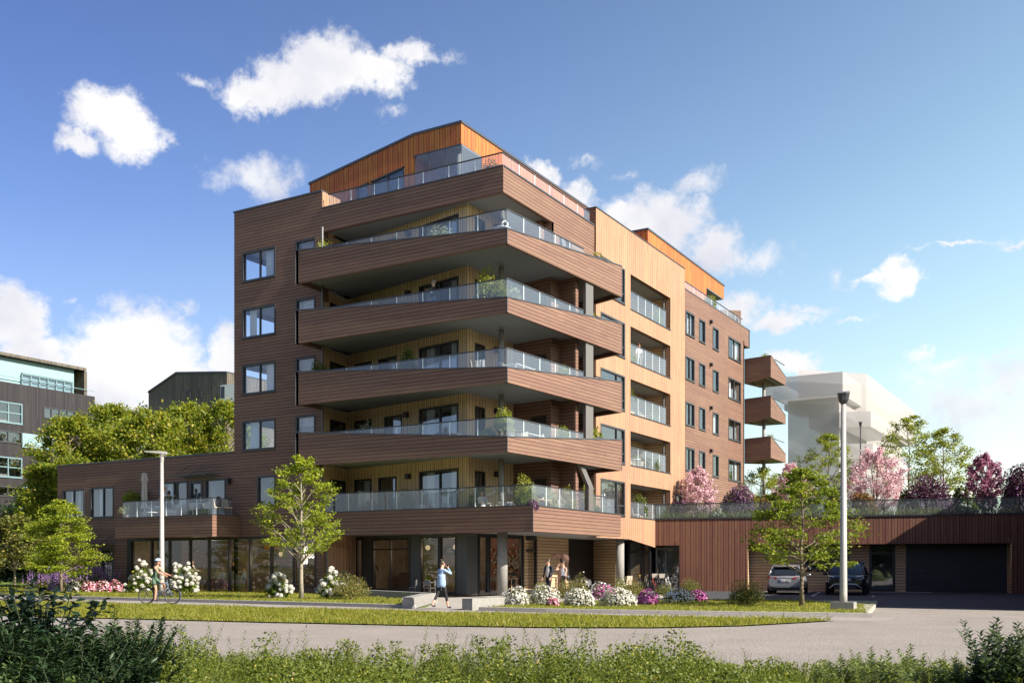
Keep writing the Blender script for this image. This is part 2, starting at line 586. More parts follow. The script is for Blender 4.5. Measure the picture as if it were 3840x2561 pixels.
M_BROWN = boards('brown_cladding', (0.182, 0.102, 0.072), 0.168, False, var=0.08, gap=0.12, hue=0.012, knots=0.35)
M_TANV = boards('tan_upright_boards', (0.37, 0.212, 0.128), 0.14, True, var=0.05, gap=0.13, jitter=0.12)
M_TANI = boards('recess_lit_boards', (0.60, 0.43, 0.25), 0.14, True, var=0.06, gap=0.13, jitter=0.12)  # same cladding, yellower, and paler to put the recess fill light into its colour
M_TANH = boards('tan_level_boards', (0.50, 0.345, 0.21), 0.168, False, var=0.08, gap=0.15)
M_ORANGE = boards('orange_upright_boards', (0.42, 0.135, 0.035), 0.16, True, var=0.05, gap=0.13, jitter=0.12)
M_REDV = boards('red_brown_upright_boards', (0.165, 0.072, 0.046), 0.16, True, var=0.14, gap=0.13, jitter=0.1)
M_BLACKV = boards('weathered_black_boards', (0.021, 0.018, 0.02), 0.16, True, var=0.35, gap=0.06, knots=0.2)
M_GREYV = boards('grey_brown_boards', (0.10, 0.085, 0.066), 0.16, True, var=0.3, gap=0.06, knots=0.2)
M_METAL = mat('dark_grey_metal', (0.035, 0.037, 0.042), 0.42, 0.0)
M_BLACK = mat('black_frame', (0.014, 0.014, 0.016), 0.45)
M_COPING = mat('coping_metal', (0.075, 0.08, 0.095), 0.4, 0.3)
M_CONC = mat('concrete', (0.235, 0.225, 0.21), 0.85, 0, 0.35, 60, 0.14, 5)
M_SOFFIT = mat('soffit_plaster', (0.22, 0.232, 0.24), 0.9, 0, 0.2, 30, 0.06, 8)
M_WHITE = mat('white_paint', (0.75, 0.74, 0.72), 0.6)
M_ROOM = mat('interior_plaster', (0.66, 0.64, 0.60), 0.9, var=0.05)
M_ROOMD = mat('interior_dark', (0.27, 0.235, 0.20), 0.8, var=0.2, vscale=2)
M_CURT = mat('curtain_linen', (0.72, 0.70, 0.67), 0.95)
M_STEELP = mat('steel_post', (0.17, 0.155, 0.145), 0.45, 0.4)
M_PIPE = mat('downpipe', (0.13, 0.13, 0.135), 0.45, 0.4)
M_PANE = glass('window_pane', (0.80, 0.86, 0.92), 0.17)
M_CAFE = glass('shop_window', (0.80, 0.78, 0.72), 0.08)
M_RAIL = glass('railing_glass', (0.84, 0.89, 0.91), 0.10, 0.17, (0.62, 0.71, 0.85))  # bluish film stands in for the sky reflected in the railings
M_CLIP = mat('glass_edge', (0.80, 0.88, 0.90), 0.3)
M_WOODL = mat('light_timber', (0.55, 0.36, 0.2), 0.6, var=0.15)

# ================================================================ the apartment building
BB = thing('apartment_building', 'tall dark brown timber apartment block with wraparound balconies, a coffee shop and a low wing', 'building', (-8, 10, 0))
BO = -BB.location.copy()


LOCALF = []          # things whose parts are modelled in the thing's own frame


def part(name, mb, mats, parent=None, smooth=False):
    p = parent or BB
    return mb.build(name, mats, p, smooth, -p.location if p.type == 'EMPTY' and p.parent is None and p.name not in LOCALF else None)


def along(p0, p1, s):
    d = Vector((p1[0] - p0[0], p1[1] - p0[1]))
    L = d.length
    return p0[0] + d.x / L * s, p0[1] + d.y / L * s


def seglen(p0, p1):
    return math.hypot(p1[0] - p0[0], p1[1] - p0[1])


def hit(u, p0, p1):
    """distance along a wall line where the sight line of photo column u meets it"""
    dx, dy, _ = ray(u, HOR)
    ex, ey = p1[0] - p0[0], p1[1] - p0[1]
    L = math.hypot(ex, ey)
    ex, ey = ex / L, ey / L
    wx, wy = p0[0] - CAMX, p0[1] - CAMY
    den = dx * ey - dy * ex
    return (dy * wx - dx * wy) / den


def wall(mb, p0, p1, z0, z1, holes=(), depth=0.28, mi=0, rmi=0):
    """outer skin with openings and their reveals; outside is right of p0->p1"""
    L = seglen(p0, p1)
    d = Vector((p1[0] - p0[0], p1[1] - p0[1])) / L
    n = Vector((d.y, -d.x))

    def pt(s, z, off=0.0):
        return (p0[0] + d.x * s + n.x * off, p0[1] + d.y * s + n.y * off, z)
    ss = sorted({0.0, L, *[h[0] for h in holes], *[h[1] for h in holes]})
    zs = sorted({z0, z1, *[h[2] for h in holes], *[h[3] for h in holes]})
    for i in range(len(ss) - 1):
        for j in range(len(zs) - 1):
            sm, zm = (ss[i] + ss[i + 1]) / 2, (zs[j] + zs[j + 1]) / 2
            if any(h[0] < sm < h[1] and h[2] < zm < h[3] for h in holes):
                continue
            mb.quad(pt(ss[i], zs[j]), pt(ss[i + 1], zs[j]), pt(ss[i + 1], zs[j + 1]), pt(ss[i], zs[j + 1]), mi)
    for a, b, c, e in holes:
        for q in ([(a, c), (a, e)], [(a, e), (b, e)], [(b, e), (b, c)], [(b, c), (a, c)]):
            (s0, y0), (s1, y1) = q
            mb.quad(pt(s0, y0), pt(s0, y0, -depth), pt(s1, y1, -depth), pt(s1, y1), rmi)
    return mb


NW = [0]


def window(p0, p1, s0, s1, z0, z1, parent=None, mull=(), trans=(), room=2.6, curt=(), roommat=None, pane=None, fw=0.07, proud=0.025, name='window', frame=None, blind=0.0, noback=False, lamp=False, side_open=False, marg=(.35, .35)):
    """framed window: frame part with pane, interior and curtains as its sub-parts"""
    NW[0] += 1
    rng = random.Random(NW[0])
    L = seglen(p0, p1)
    d = Vector((p1[0] - p0[0], p1[1] - p0[1])) / L
    n = Vector((d.y, -d.x))

    def pt(s, z, off=0.0):
        return (p0[0] + d.x * s + n.x * off, p0[1] + d.y * s + n.y * off, z)

    def bar(mb, a, b, c, e, o0, o1):
        vs = [pt(a, c, o0), pt(b, c, o0), pt(b, c, o1), pt(a, c, o1), pt(a, e, o0), pt(b, e, o0), pt(b, e, o1), pt(a, e, o1)]
        mb.add(vs, [(0, 1, 2, 3), (4, 7, 6, 5), (0, 4, 5, 1), (1, 5, 6, 2), (2, 6, 7, 3), (3, 7, 4, 0)])
    f = MB()
    i0 = -0.11
    bar(f, s0 - 0.02, s0 + fw, z0 - 0.02, z1 + 0.02, i0, proud)
    bar(f, s1 - fw, s1 + 0.02, z0 - 0.02, z1 + 0.02, i0, proud)
    bar(f, s0 + fw, s1 - fw, z1 - fw, z1 + 0.02, i0, proud)
    bar(f, s0 + fw, s1 - fw, z0 - 0.02, z0 + fw, i0, proud)
    bar(f, s0 - 0.04, s1 + 0.04, z0 - 0.06, z0 - 0.022, i0, proud + 0.04)
    for t in mull:
        m = s0 + (s1 - s0) * t
        bar(f, m - fw * 0.55, m + fw * 0.55, z0 + fw, z1 - fw, i0 + 0.012, proud - 0.03)
    for (a, b, zz) in trans:
        bar(f, s0 + (s1 - s0) * a, s0 + (s1 - s0) * b, zz - fw / 2, zz + fw / 2, i0 + 0.016, proud - 0.035)
    fo = part(name, f, frame or M_METAL, parent)
    g = MB()
    g.quad(pt(s0 + 0.02, z0 + 0.02, -0.07), pt(s1 - 0.02, z0 + 0.02, -0.07), pt(s1 - 0.02, z1 - 0.02, -0.07), pt(s0 + 0.02, z1 - 0.02, -0.07))
    g.build('pane', pane or M_PANE, fo)
    if room:
        r = MB()
        a, b, c, e = s0 - marg[0], s1 + marg[1], z0 - 0.3, z1 + 0.22
        k = -0.29
        if not side_open:
            r.quad(pt(a, c, k), pt(a, e, k), pt(a, e, k - room), pt(a, c, k - room))
        r.quad(pt(b, c, k), pt(b, c, k - room), pt(b, e, k - room), pt(b, e, k))
        r.quad(pt(a, e, k), pt(b, e, k), pt(b, e, k - room), pt(a, e, k - room))
        r.quad(pt(a, c, k), pt(a, c, k - room), pt(b, c, k - room), pt(b, c, k))
        if not noback:
            r.quad(pt(a, c, k - room), pt(a, e, k - room), pt(b, e, k - room), pt(b, c, k - room))
        r.build('interior', roommat or M_ROOM, fo)
    for (a, b) in curt:
        c = MB()
        n_ = max(6, int((b - a) * (s1 - s0) / 0.035))
        prev = None
        for i in range(n_ + 1):
            s = s0 + (s1 - s0) * (a + (b - a) * i / n_)
            o = -0.26 + 0.035 * math.sin(i * 1.9 + rng.random()) + 0.012 * rng.uniform(-1, 1)
            if prev:
                c.quad(pt(prev[0], z0 - 0.1, prev[1]), pt(s, z0 - 0.1, o), pt(s, z1 + 0.05, o), pt(prev[0], z1 + 0.05, prev[1]))
            prev = (s, o)
        c.build('curtain', M_CURT, fo, True)
    if blind:
        c = MB()
        h = (z1 - z0) * blind
        for i in range(8):
            za, zb = z1 - h * i / 8, z1 - h * (i + 0.92) / 8
            c.quad(pt(s0 + 0.05, zb, -0.2), pt(s1 - 0.05, zb, -0.2), pt(s1 - 0.05, za, -0.23), pt(s0 + 0.05, za, -0.23))
        c.build('blind', M_CURT, fo)
    if lamp:
        m = MB()
        q = pt(s0 + (s1 - s0) * 0.72, z1 - 0.75, -1.0)
        m.ell(q, (0.2, 0.2, 0.17), 12, 8)
        m.tube([q, (q[0], q[1], z1 + 0.2)], 0.008, 4)
        m.build('pendant_lamp', M_WHITE, fo, True)
    return fo


def wall_lamp(p, n, parent=None, sz=0.11):
    mb = MB()
    x, y, z = p
    c = (x + n[0] * sz, y + n[1] * sz)
    t = (-n[1], n[0])
    a = sz
    poly = [(c[0] + n[0] * i * a + t[0] * j * a, c[1] + n[1] * i * a + t[1] * j * a) for i, j in ((-1, -1), (1, -1), (1, 1), (-1, 1))]
    mb.prism(poly, z - sz * 1.15, z + sz * 1.15)
    return part('wall_lamp', mb, M_BLACK, parent)


def railing(pts, zb, zt, parent=None, pan=1.5, post_col=None, solid_ends=False, name='glass_railing', hr=M_METAL):
    """frameless glass balustrade along plan points; zb per point may vary; dark handrail on top"""
    zb = list(zb) if hasattr(zb, '__len__') else [zb] * len(pts)
    zt = list(zt) if hasattr(zt, '__len__') else [zt] * len(pts)
    h = MB()
    for i in range(len(pts) - 1):
        h.seg(pts[i], pts[i + 1], (zt[i] - 0.045, zt[i + 1] - 0.045), (zt[i], zt[i + 1]), -0.03, 0.03)
    ho = part(name, h, hr, parent)
    ed = MB()
    for i in range(len(pts) - 1):
        L = seglen(pts[i], pts[i + 1])
        n = max(1, round(L / pan))
        for k in range(n):
            a, b = k / n, (k + 1) / n
            ga, gb = a + 0.012 / L, b - 0.012 / L
            pa, pb = along(pts[i], pts[i + 1], ga * L), along(pts[i], pts[i + 1], gb * L)
            za, zb_ = zb[i] + (zb[i + 1] - zb[i]) * ga, zb[i] + (zb[i + 1] - zb[i]) * gb
            ta, tb = zt[i] + (zt[i + 1] - zt[i]) * ga - 0.045, zt[i] + (zt[i + 1] - zt[i]) * gb - 0.045
            if ta - za < 0.03 and tb - zb_ < 0.03:
                continue
            g = MB()
            g.quad((*pa, za), (*pb, min(zb_, tb - 0.001)), (*pb, tb), (*pa, max(ta, za + 0.001)))
            g.build('glass_panel', M_RAIL, ho)
            if k:
                pm = along(pts[i], pts[i + 1], a * L)
                zz = zb[i] + (zb[i + 1] - zb[i]) * a
                if ta - zz > 0.1:
                    q = along(pts[i], pts[i + 1], a * L + 0.028)
                    ed.seg(pm, q, zz, ta, -0.014, 0.014)
    if ed.v:
        ed.build('clamp_strip', M_CLIP, ho)
    return ho


# ---- main front walls (y = 1.8)
FY = 1.8
XL, XR, XW = -18.29, -12.09, -33.43
f0, f1 = (XW, FY), (XL, FY)


def fx(x):
    return x - XW


FLT = [6.24, 9.22, 12.22, 15.23, 18.25]     # window heads, floor by floor
mb = MB()
wh = [(fx(-32.91), fx(-30.85), 4.44, 6.12), (fx(-30.27), fx(-28.18), 4.37, 6.16), (fx(-24.23), fx(-21.9), 4.2, 6.22), (fx(-21.74), fx(-20.72), 4.2, 6.2),
      (fx(-20.48), fx(-18.94), 4.2, 6.24), (fx(-29.32), fx(-28.17), 0.3, 2.55), (fx(-26.66), fx(-18.29), 0.06, 3.0)]
wall(mb, f0, f1, 0, 7.61, wh)
part('wall', mb, [M_BROWN])
g0, g1 = (XL, FY), (XR, FY)


def gx(x):
    return x - XL


mb = MB()
mh = [(gx(-17.66), gx(-15.29), t - 1.55, t) for t in FLT[1:]] + [(gx(-16.56), gx(-15.29), 4.68, 6.24)]
mh += [(gx(-13.84), gx(-12.54), t - 1.5, t) for t in FLT[1:]] + [(0, gx(-14.0), 0.06, 3.0), (gx(-13.86), gx(-12.51), 0.42, 3.0)]
wall(mb, g0, g1, 0, 20.53, mh)
mb.seg((XR, FY + 0.012), (XR, FY + 0.5), 15, 20.53, -0.004, -0.3)
part('wall', mb, [M_BROWN])
mb = MB()                                                   # wing and tower sides and tops
mb.quad((XW, FY, 0), (XW, FY, 7.61), (XW, 22, 7.61), (XW, 22, 0))
mb.quad((XL, FY, 6.5), (XL, FY, 9.3 - 1.7), (XL, 22, 9.3 - 1.7), (XL, 22, 6.5))
side = []
for k, t in enumerate(FLT[1:]):
    side.append((22 - 4.9, 22 - 2.5, t - 1.45, t))
wall(mb, (XL, 22), (XL, FY), 7.61, 20.53, side, 0.2)
mb.quad((XW, 22, 0), (XW, 22, 7.61), (XL, 22, 7.61), (XL, 22, 0))
mb.quad((XL, 22, 0), (XL, 22, 20.5), (-1.3, 36, 20.5), (-1.3, 36, 0))
part('wall', mb, [M_BROWN])
mb = MB()
mb.box(XW - 0.03, FY - 0.04, 7.61, XL, FY + 0.35, 7.69)
mb.box(XW - 0.03, FY + 0.35, 7.61, XW + 0.3, 22, 7.69)
mb.box(XL - 0.04, FY - 0.04, 20.53, XR, FY + 0.4, 20.61)
mb.box(XL - 0.04, FY + 0.4, 20.53, XL + 0.3, 22, 20.61)
mb.box(XR, FY - 0.04, 19.65, -1.3, FY + 0.06, 19.71)
mb.box(-1.36, FY + 0.06, 19.63, -1.26, 11.2, 19.70)
part('coping', mb, M_COPING)
mb = MB()
mb.quad((XW, FY + 0.2, 7.3), (XL, FY + 0.2, 7.3), (XL, 22, 7.3), (XW, 22, 7.3))
mb.quad((XL, FY + 0.2, 20.2), (XR, FY + 0.2, 20.2), (XR, 22, 20.2), (XL, 22, 20.2))
mb.prism([(XR, FY + 0.1), (-1.45, FY + 0.1), (-1.45, 36), (XR, 36)], 18.55, 18.8)
part('roof', mb, M_SOFFIT)

# windows of the tower front
cu = [((0.0, 0.0), (0.55, 1.0)), ((0.1, 0.36), (0.9, 1.0)), ((0.62, 1.0), (0, 0)), ((0.14, 0.5), (0, 0))]
sets = {9.22: ([(0.14, 0.5)], False), 12.22: ([(0.64, 0.98)], False), 15.23: ([(0.13, 0.33), (0.92, 1.0)], True), 18.25: ([(0.62, 0.97)], False)}
for t in FLT[1:]:
    c, lm = sets[t]
    window(g0, g1, gx(-17.66), gx(-15.29), t - 1.55, t, mull=(0.53,), curt=c, lamp=lm, room=3.6, side_open=True)
    window(g0, g1, gx(-13.84), gx(-12.54), t - 1.5, t, blind={9.22: .35, 15.23: .8}.get(t, 0), room=1.0, marg=(.3, -.25))
window(g0, g1, gx(-16.56), gx(-15.29), 4.68, 6.24, room=2.0)
# wing windows
window(f0, f1, fx(-32.91), fx(-30.85), 4.44, 6.12, mull=(0.5,), curt=[(0.25, 0.47), (0.56, 0.68), (0.86, 1.0)])
window(f0, f1, fx(-30.27), fx(-28.18), 4.37, 6.16, mull=(0.55,), curt=[(0.25, 0.38), (0.86, 1.0)])
window(f0, f1, fx(-24.23), fx(-21.9), 4.2, 6.22, mull=(0.52,), curt=[(0.2, 0.34)])
window(f0, f1, fx(-20.48), fx(-18.94), 4.2, 6.24, curt=[(0.86, 1.0)], lamp=True)
dr = window(f0, f1, fx(-21.74), fx(-20.72), 4.2, 6.2, name='door', fw=0.14)
h = MB(); h.box(-20.83, FY - 0.07, 5.05, -20.79, FY - 0.02, 5.3); h.build('handle', M_WHITE, dr)
dr = window(f0, f1, fx(-29.32), fx(-28.17), 0.3, 2.55, name='door', fw=0.13, room=2.0, roommat=M_ROOMD)
h = MB(); h.box(-28.38, FY - 0.08, 1.1, -28.34, FY - 0.02, 1.4); h.build('handle', M_WHITE, dr)
for x, z in ((-25.28, 5.62), (-18.62, 6.08)):
    wall_lamp((x, FY, z), (0, -1), sz=0.13)
# the two glass canopies hung on rods
for (xa, xb, z, r1, r2) in ((-22.15, -19.35, 6.42, -21.85, -20.62), (-30.2, -28.0, 2.72, -29.4, -28.2)):
    m = MB(); m.box(xa, FY - 1.05, z, xb, FY - 0.02, z + 0.03)
    cn = part('canopy', m, glass('canopy_glass', (0.5, 0.66, 0.62), 0.12))
    m = MB()
    for q in (r1, r2):
        m.tube([(q, FY, z + 0.62), (q, FY - 0.95, z + 0.03)], 0.014, 5)
    m.box(xa, FY - 1.07, z - 0.006, xb, FY - 1.05, z + 0.036)
    m.build('rod', mat('canopy_rod', (0.03, 0.06, 0.055), 0.4), cn)

# ---- shop front, wing part: x -26.66 .. -12.51
mb = MB()
mull = [-26.66, -24.88, -23.39, -21.72, -20.24, -18.69, -17.13, -15.58, -14.0]
for x in mull:
    mb.box(x - 0.05 - (0.25 if x < -26 else 0), FY - 0.03, 0.06, x + 0.05, FY + 0.14, 2.92)
mb.box(-26.96, FY - 0.035, 2.92, -12.51, FY + 0.14, 3.06)
mb.box(-26.96, FY - 0.035, 0.0, -13.95, FY + 0.14, 0.09)
mb.box(-13.95, FY - 0.035, 0.42, -12.51, FY + 0.14, 0.49)
mb.box(-12.57, FY - 0.03, 0.49, -12.49, FY + 0.14, 2.92)
sf = part('shop_front', mb, M_BLACK)
for i in range(len(mull)):
    a = mull[i] + 0.05
    b = (mull[i + 1] if i + 1 < len(mull) else -12.57) - 0.05
    g = MB(); g.quad((a, FY + 0.05, 0.49 if i == 8 else 0.09), (b, FY + 0.05, 0.49 if i == 8 else 0.09), (b, FY + 0.05, 2.92), (a, FY + 0.05, 2.92))
    g.build('pane', M_CAFE, sf)

# ---- first floor band and the ground floor soffit
mb = MB()
mb.seg((XR, FY), (0.24, FY), 3.03, 4.18, 0, -0.22)
mb.seg((0.24, FY + 0.22), (0.24, 11.2), 3.03, 4.18, 0, -0.22)
bd = part('balcony_band', mb, M_BROWN)
m = MB(); m.box(XR, FY - 0.03, 4.18, 0.27, FY + 0.22, 4.23); m.box(0.02, FY + 0.22, 4.18, 0.27, 11.2, 4.23)
m.box(0.222, FY - 0.012, 3.025, 0.252, FY + 0.018, 4.178)
m.build('coping', M_METAL, bd)
mb = MB()
mb.prism([(XW + 0.05, FY + 0.25), (0.03, FY + 0.25), (0.03, 11.2), (-1.25, 11.2), (-1.25, 21), (XW + 0.05, 21)], 3.08, 3.7)
part('soffit', mb, M_SOFFIT)

# ---- upper balconies, four storeys
RZ = [6.43, 9.43, 12.46, 15.42]                       # underside of each band
RAILZ = [7.98, 10.98, 13.99, 16.99]
A0, A1, A2 = (-12.18, 0.0), (0.0, 0.0), (0.62, 10.5)
for k, zb in enumerate(RZ):
    mb = MB()
    mb.seg(A0, A1, zb, (zb + 1.63, zb + 0.63), 0, -0.16)
    mb.seg(A1, A2, zb, (zb + 0.63, zb + 1.58), 0, -0.16)
    mb.seg((A0[0], 1.8), A0, zb, (zb + 1.63, zb + 1.63), 0, -0.16)
    mb.seg(A2, (-1.2, 11.15), zb, (zb + 1.58, zb + 1.4), 0, -0.16)
    bd = part('balcony_band', mb, M_BROWN)
    m = MB()
    m.seg(A0, A1, (zb + 1.63, zb + 0.63), (zb + 1.68, zb + 0.68), 0.03, -0.19)
    m.seg(A1, A2, (zb + 0.63, zb + 1.58), (zb + 0.68, zb + 1.63), 0.03, -0.19)
    m.tube([(0.01, -0.01, zb), (0.01, -0.01, zb + 0.66)], 0.018, 4)
    m.tube([(0.63, 10.5, zb), (0.63, 10.5, zb + 1.6)], 0.018, 4)
    m.tube([(-12.19, -0.01, zb), (-12.19, -0.01, zb + 1.65)], 0.016, 4)
    m.build('coping', M_COPING, bd)
    m = MB()
    m.prism([(-12.02, 0.17), (-0.17, 0.17), (0.42, 10.3), (-1.2, 11.0), (-12.02, 11.0)], zb + 0.2, zb + 0.36)
    m.build('soffit', M_SOFFIT, bd)
    L1 = 12.0
    r0 = zb + 1.66
    railing([(-12.0, 0.08), (-0.1, 0.08), (0.28, 6.75)], [zb + 1.62, zb + 0.68, zb + 1.28], RAILZ[k], pan=1.48)
    railing([(0.36, 8.0), (0.5, 10.3)], [zb + 1.4, zb + 1.6], [RAILZ[k] - 0.02, RAILZ[k] - 0.1], pan=3)
railing([(-11.95, 1.9), (0.12, 1.9), (0.12, 7.2)], 4.23, 5.16, pan=1.5)
railing([(0.12, 7.75), (0.12, 10.65), (-1.1, 11.1)], 4.23, 5.06, pan=1.5)
railing([(-11.75, 1.9), (-1.42, 1.9), (-1.42, 10.9)], 19.71, [20.36, 20.34, 20.32], pan=1.45)
# steel posts between the balconies
for (z0, z1) in ((6.95, 9.5), (9.95, 12.5), (12.98, 15.5)):
    mb = MB(); mb.seg((0.2, 6.98), (0.24, 7.72), z0, z1, -0.06, 0.10)
    part('steel_post', mb, M_STEELP)
mb = MB()
mb.seg((0.1, 7.42), (0.1, 7.92), 4.2, 5.42, -0.06, 0.14)
mb.add([(-0.02, 6.55, 6.5), (-0.02, 7.05, 6.5), (0.14, 7.05, 6.5), (0.14, 6.55, 6.5), (0.04, 7.42, 5.42), (0.04, 7.92, 5.42), (0.24, 7.92, 5.42), (0.24, 7.42, 5.42)],
       [(0, 1, 2, 3), (7, 6, 5, 4), (0, 4, 5, 1), (1, 5, 6, 2), (2, 6, 7, 3), (3, 7, 4, 0)])
part('steel_post', mb, M_STEELP)

# ---- inner walls of the balconies
FLO = [3.72, 6.8, 9.8, 12.83, 15.79]
CEI = [6.64, 9.64, 12.67, 15.63, 18.56]
W0 = (-12.1, 1.83)
W2 = at_y(1754, HOR, 2.35)[:2]
W1 = (W2[0] - .978, W2[1] + .2078)
W1 = along(W2, W1, hit(1302.5, W2, W1))
W3 = at_y(1961, HOR, 7.3)[:2]
def cu_(x):
    return 800 + x * 0.5102
def du_(x):
    return 1700 + x * 0.51042
for k in range(5):
    z0, z1 = FLO[k], CEI[k]
    zt = z0 + 2.28
    mb = MB()
    # return wall seen from the right, with one tall window
    a, b = hit(cu_(858), W0, W1), hit(cu_(968), W0, W1)
    a, b = max(0.25, min(a, b)), min(seglen(W0, W1) - 0.12, max(a, b))
    wall(mb, W0, W1, z0, z1, [(a, b, z0 + 0.1, zt - 0.05)])
    q = [(1040, 1160), (1215, 1345) if k != 1 else (1260, 1386), (1515, 1798)]
    hs = [(hit(cu_(c), W1, W2), hit(cu_(e), W1, W2)) for c, e in q]
    wall(mb, W1, W2, z0, z1, [(c, e, z0 + 0.05, zt if i < 2 else zt + 0.12) for i, (c, e) in enumerate(hs)])
    c, e = hit(du_(160), W2, W3), hit(du_(229), W2, W3)
    wall(mb, W2, W3, z0, z1, [(c, e, z0 + 0.05, zt)])
    mb.tube([(W2[0], W2[1] - 0.01, z0), (W2[0], W2[1] - 0.01, z1)], 0.035, 4)
    mb.quad((*W3, z0), (W3[0] - .1, 8.4, z0), (W3[0] - .1, 8.4, z1), (*W3, z1))
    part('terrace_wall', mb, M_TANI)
    cs = [[], [(0.55, 0.95)], [], [], []][k]
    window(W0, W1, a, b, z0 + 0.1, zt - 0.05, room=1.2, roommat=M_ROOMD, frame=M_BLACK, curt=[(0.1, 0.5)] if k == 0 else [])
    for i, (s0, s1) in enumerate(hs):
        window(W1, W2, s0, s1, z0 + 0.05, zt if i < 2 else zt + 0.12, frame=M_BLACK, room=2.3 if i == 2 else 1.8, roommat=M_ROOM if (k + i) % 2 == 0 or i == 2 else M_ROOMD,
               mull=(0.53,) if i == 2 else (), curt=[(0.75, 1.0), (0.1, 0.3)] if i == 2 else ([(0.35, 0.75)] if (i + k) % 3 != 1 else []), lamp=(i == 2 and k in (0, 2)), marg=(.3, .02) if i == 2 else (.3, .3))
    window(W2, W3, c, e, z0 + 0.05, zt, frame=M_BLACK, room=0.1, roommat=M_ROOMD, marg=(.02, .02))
    s = (hs[1][1] + hs[2][0]) / 2 + (0.12 if k != 1 else -0.25)
    p = along(W1, W2, s)
    wall_lamp((p[0], p[1], zt - 0.06), (-0.203, -0.979))
    s = hit(du_(305), W2, W3)
    p = along(W2, W3, s)
    wall_lamp((p[0], p[1], zt - 0.02), (0.995, 0.09))
    # dark store room block with its door
    mb = MB()
    P = [(W3[0] - .02, 6.4), (-1.12, 6.02), (-1.08, 6.85), (-0.12, 6.70), (-0.12, 7.0), (-2.6, 7.3), (-2.6, 11.1)]
    if k == 4:
        P = [(W3[0] - .02, 6.4), (-1.75, 6.1), (-1.7, 6.85), (-1.5, 6.8), (-1.5, 7.0), (-2.6, 7.3), (-2.6, 11.1)]
    for i in range(len(P) - 1):
        mb.seg(P[i], P[i + 1], z0, z1, 0, -0.12)
    mb.seg((-2.6, 11.1), (-1.25, 11.15), z0, z1, 0, -0.12)
    part('store_wall', mb, M_BROWN)
    if k < 4:
        d = MB(); d.seg((-2.35, 6.17), (-1.42, 6.05), z0 + 0.03, z0 + 2.05, 0.0, 0.035)
        do = part('door', d, M_BLACK)
        d = MB(); d.seg((-1.56, 6.02), (-1.52, 6.015), z0 + 0.98, z0 + 1.16, 0.04, 0.09); d.build('handle', M_WHITE, do)
        wall_lamp((-1.75, 11.08, z0 + 2.15), (0, -1))
    # downpipe by the left return
    d = MB(); d.tube([(-11.75, 1.45, z0 if k else 3.7), (-11.75, 1.45, z1)], 0.055, 8)
    part('downpipe', d, M_PIPE)
# fifth floor: brown wall with two openings under the roof band
mb = MB()
ya, yb = at_x(*[1700 + 723 * .51042, 400 + 850 * .51042], -1.3)[1], 11.2
o1 = [at_x(1700 + x * .51042, 800, -1.3)[1] for x in (780, 868, 876, 1042)]
wall(mb, (-1.3, ya), (-1.3, yb), 16.4, 18.47, [(o1[0] - ya, o1[1] - ya, 16.5, 18.0), (o1[2] - ya, o1[3] - ya, 16.5, 17.75)])
mb.seg((-1.3, ya), (-2.2, ya), 15.9, 18.47, 0, 0.2)
part('wall', mb, M_BROWN)
d = MB(); d.add([(-1.42, o1[0] + .1, 18.0), (-1.42, o1[0] + .5, 18.0), (-1.42, o1[1] + .1, 16.5), (-1.42, o1[1] - .45, 16.5), (-1.28, o1[0] + .1, 18.0), (-1.28, o1[0] + .5, 18.0), (-1.28, o1[1] + .1, 16.5), (-1.28, o1[1] - .45, 16.5)],
      [(0, 1, 2, 3), (7, 6, 5, 4), (0, 4, 5, 1), (1, 5, 6, 2), (2, 6, 7, 3), (3, 7, 4, 0)])
part('steel_post', d, M_STEELP)
# roof terrace band
mb = MB()
mb.seg((XR, FY), (-1.3, FY), 18.46, 19.65, 0, -0.2)
mb.seg((-1.3, FY + 0.2), (-1.3, 11.2), 18.46, 19.63, 0, -0.2)
part('balcony_band', mb, M_BROWN)
d = MB(); d.box(XR - 0.02, FY + 0.001, 19.69, XR + 0.02, FY + 1.4, 20.53)
part('parapet_end', d, M_TANV)
# round concrete columns
for (x, y, z0, z1, r) in ((-2.2, 3.2, 0.1, 3.1, 0.245), (-1.78, 15.5, 0.1, 3.05, 0.245), (-1.05, 2.6, 3.7, 6.52, 0.13), (-1.05, 2.6, 6.8, 9.52, 0.13), (-1.05, 2.6, 9.8, 12.55, 0.13), (-1.05, 2.6, 12.83, 15.51, 0.13)):
    if r < 0.2:
        c = gp(1880, 2121.001 - 5)  # direction only
        dx, dy, _ = ray(1880, HOR)
        t = (3.0 - CAMY) / dy
        x, y = CAMX + dx * t, 3.0
    mb = MB(); mb.lathe((x, y, 0), [(r, z0), (r, z1)], 24)
    part('column', mb, M_CONC, smooth=True)

# ---- right hand gable: tan boards with loggias (x = -1.2)
TX = -1.2
t0, t1 = (TX, 11.2), (TX, 24.2)
LOG = [(4.29, 6.2), (7.25, 9.2), (10.2, 12.18), (13.17, 15.19), (16.17, 18.17)]
WH = [(4.32, 6.2), (7.25, 9.16), (10.25, 12.17), (13.23, 15.16), (16.25, 18.2)]
mb = MB()
th = [(15.69 - 11.2, 21.76 - 11.2, a, b) for a, b in LOG] + [(11.75 - 11.2, 14.86 - 11.2, a, b) for a, b in WH] + [(22.6 - 11.2, 23.7 - 11.2, 4.5, 6.0)]
wall(mb, t0, t1, 3.02, 20.6, th, 0.3)
mb.add([(TX, 15.5, 3.02), (TX, 24.2, 2.08), (TX, 24.2, 3.02)], [(0, 1, 2)])
mb.seg((TX - 0.5, 11.21), (TX - 0.012, 11.21), 3.02, 19.5, 0.0, -0.3)
mb.quad((TX - 0.02, 24.2, 19.3), (TX - 0.6, 24.2, 19.3), (TX - 0.6, 24.2, 20.6), (TX - 0.02, 24.2, 20.6))
part('wall', mb, M_TANV)
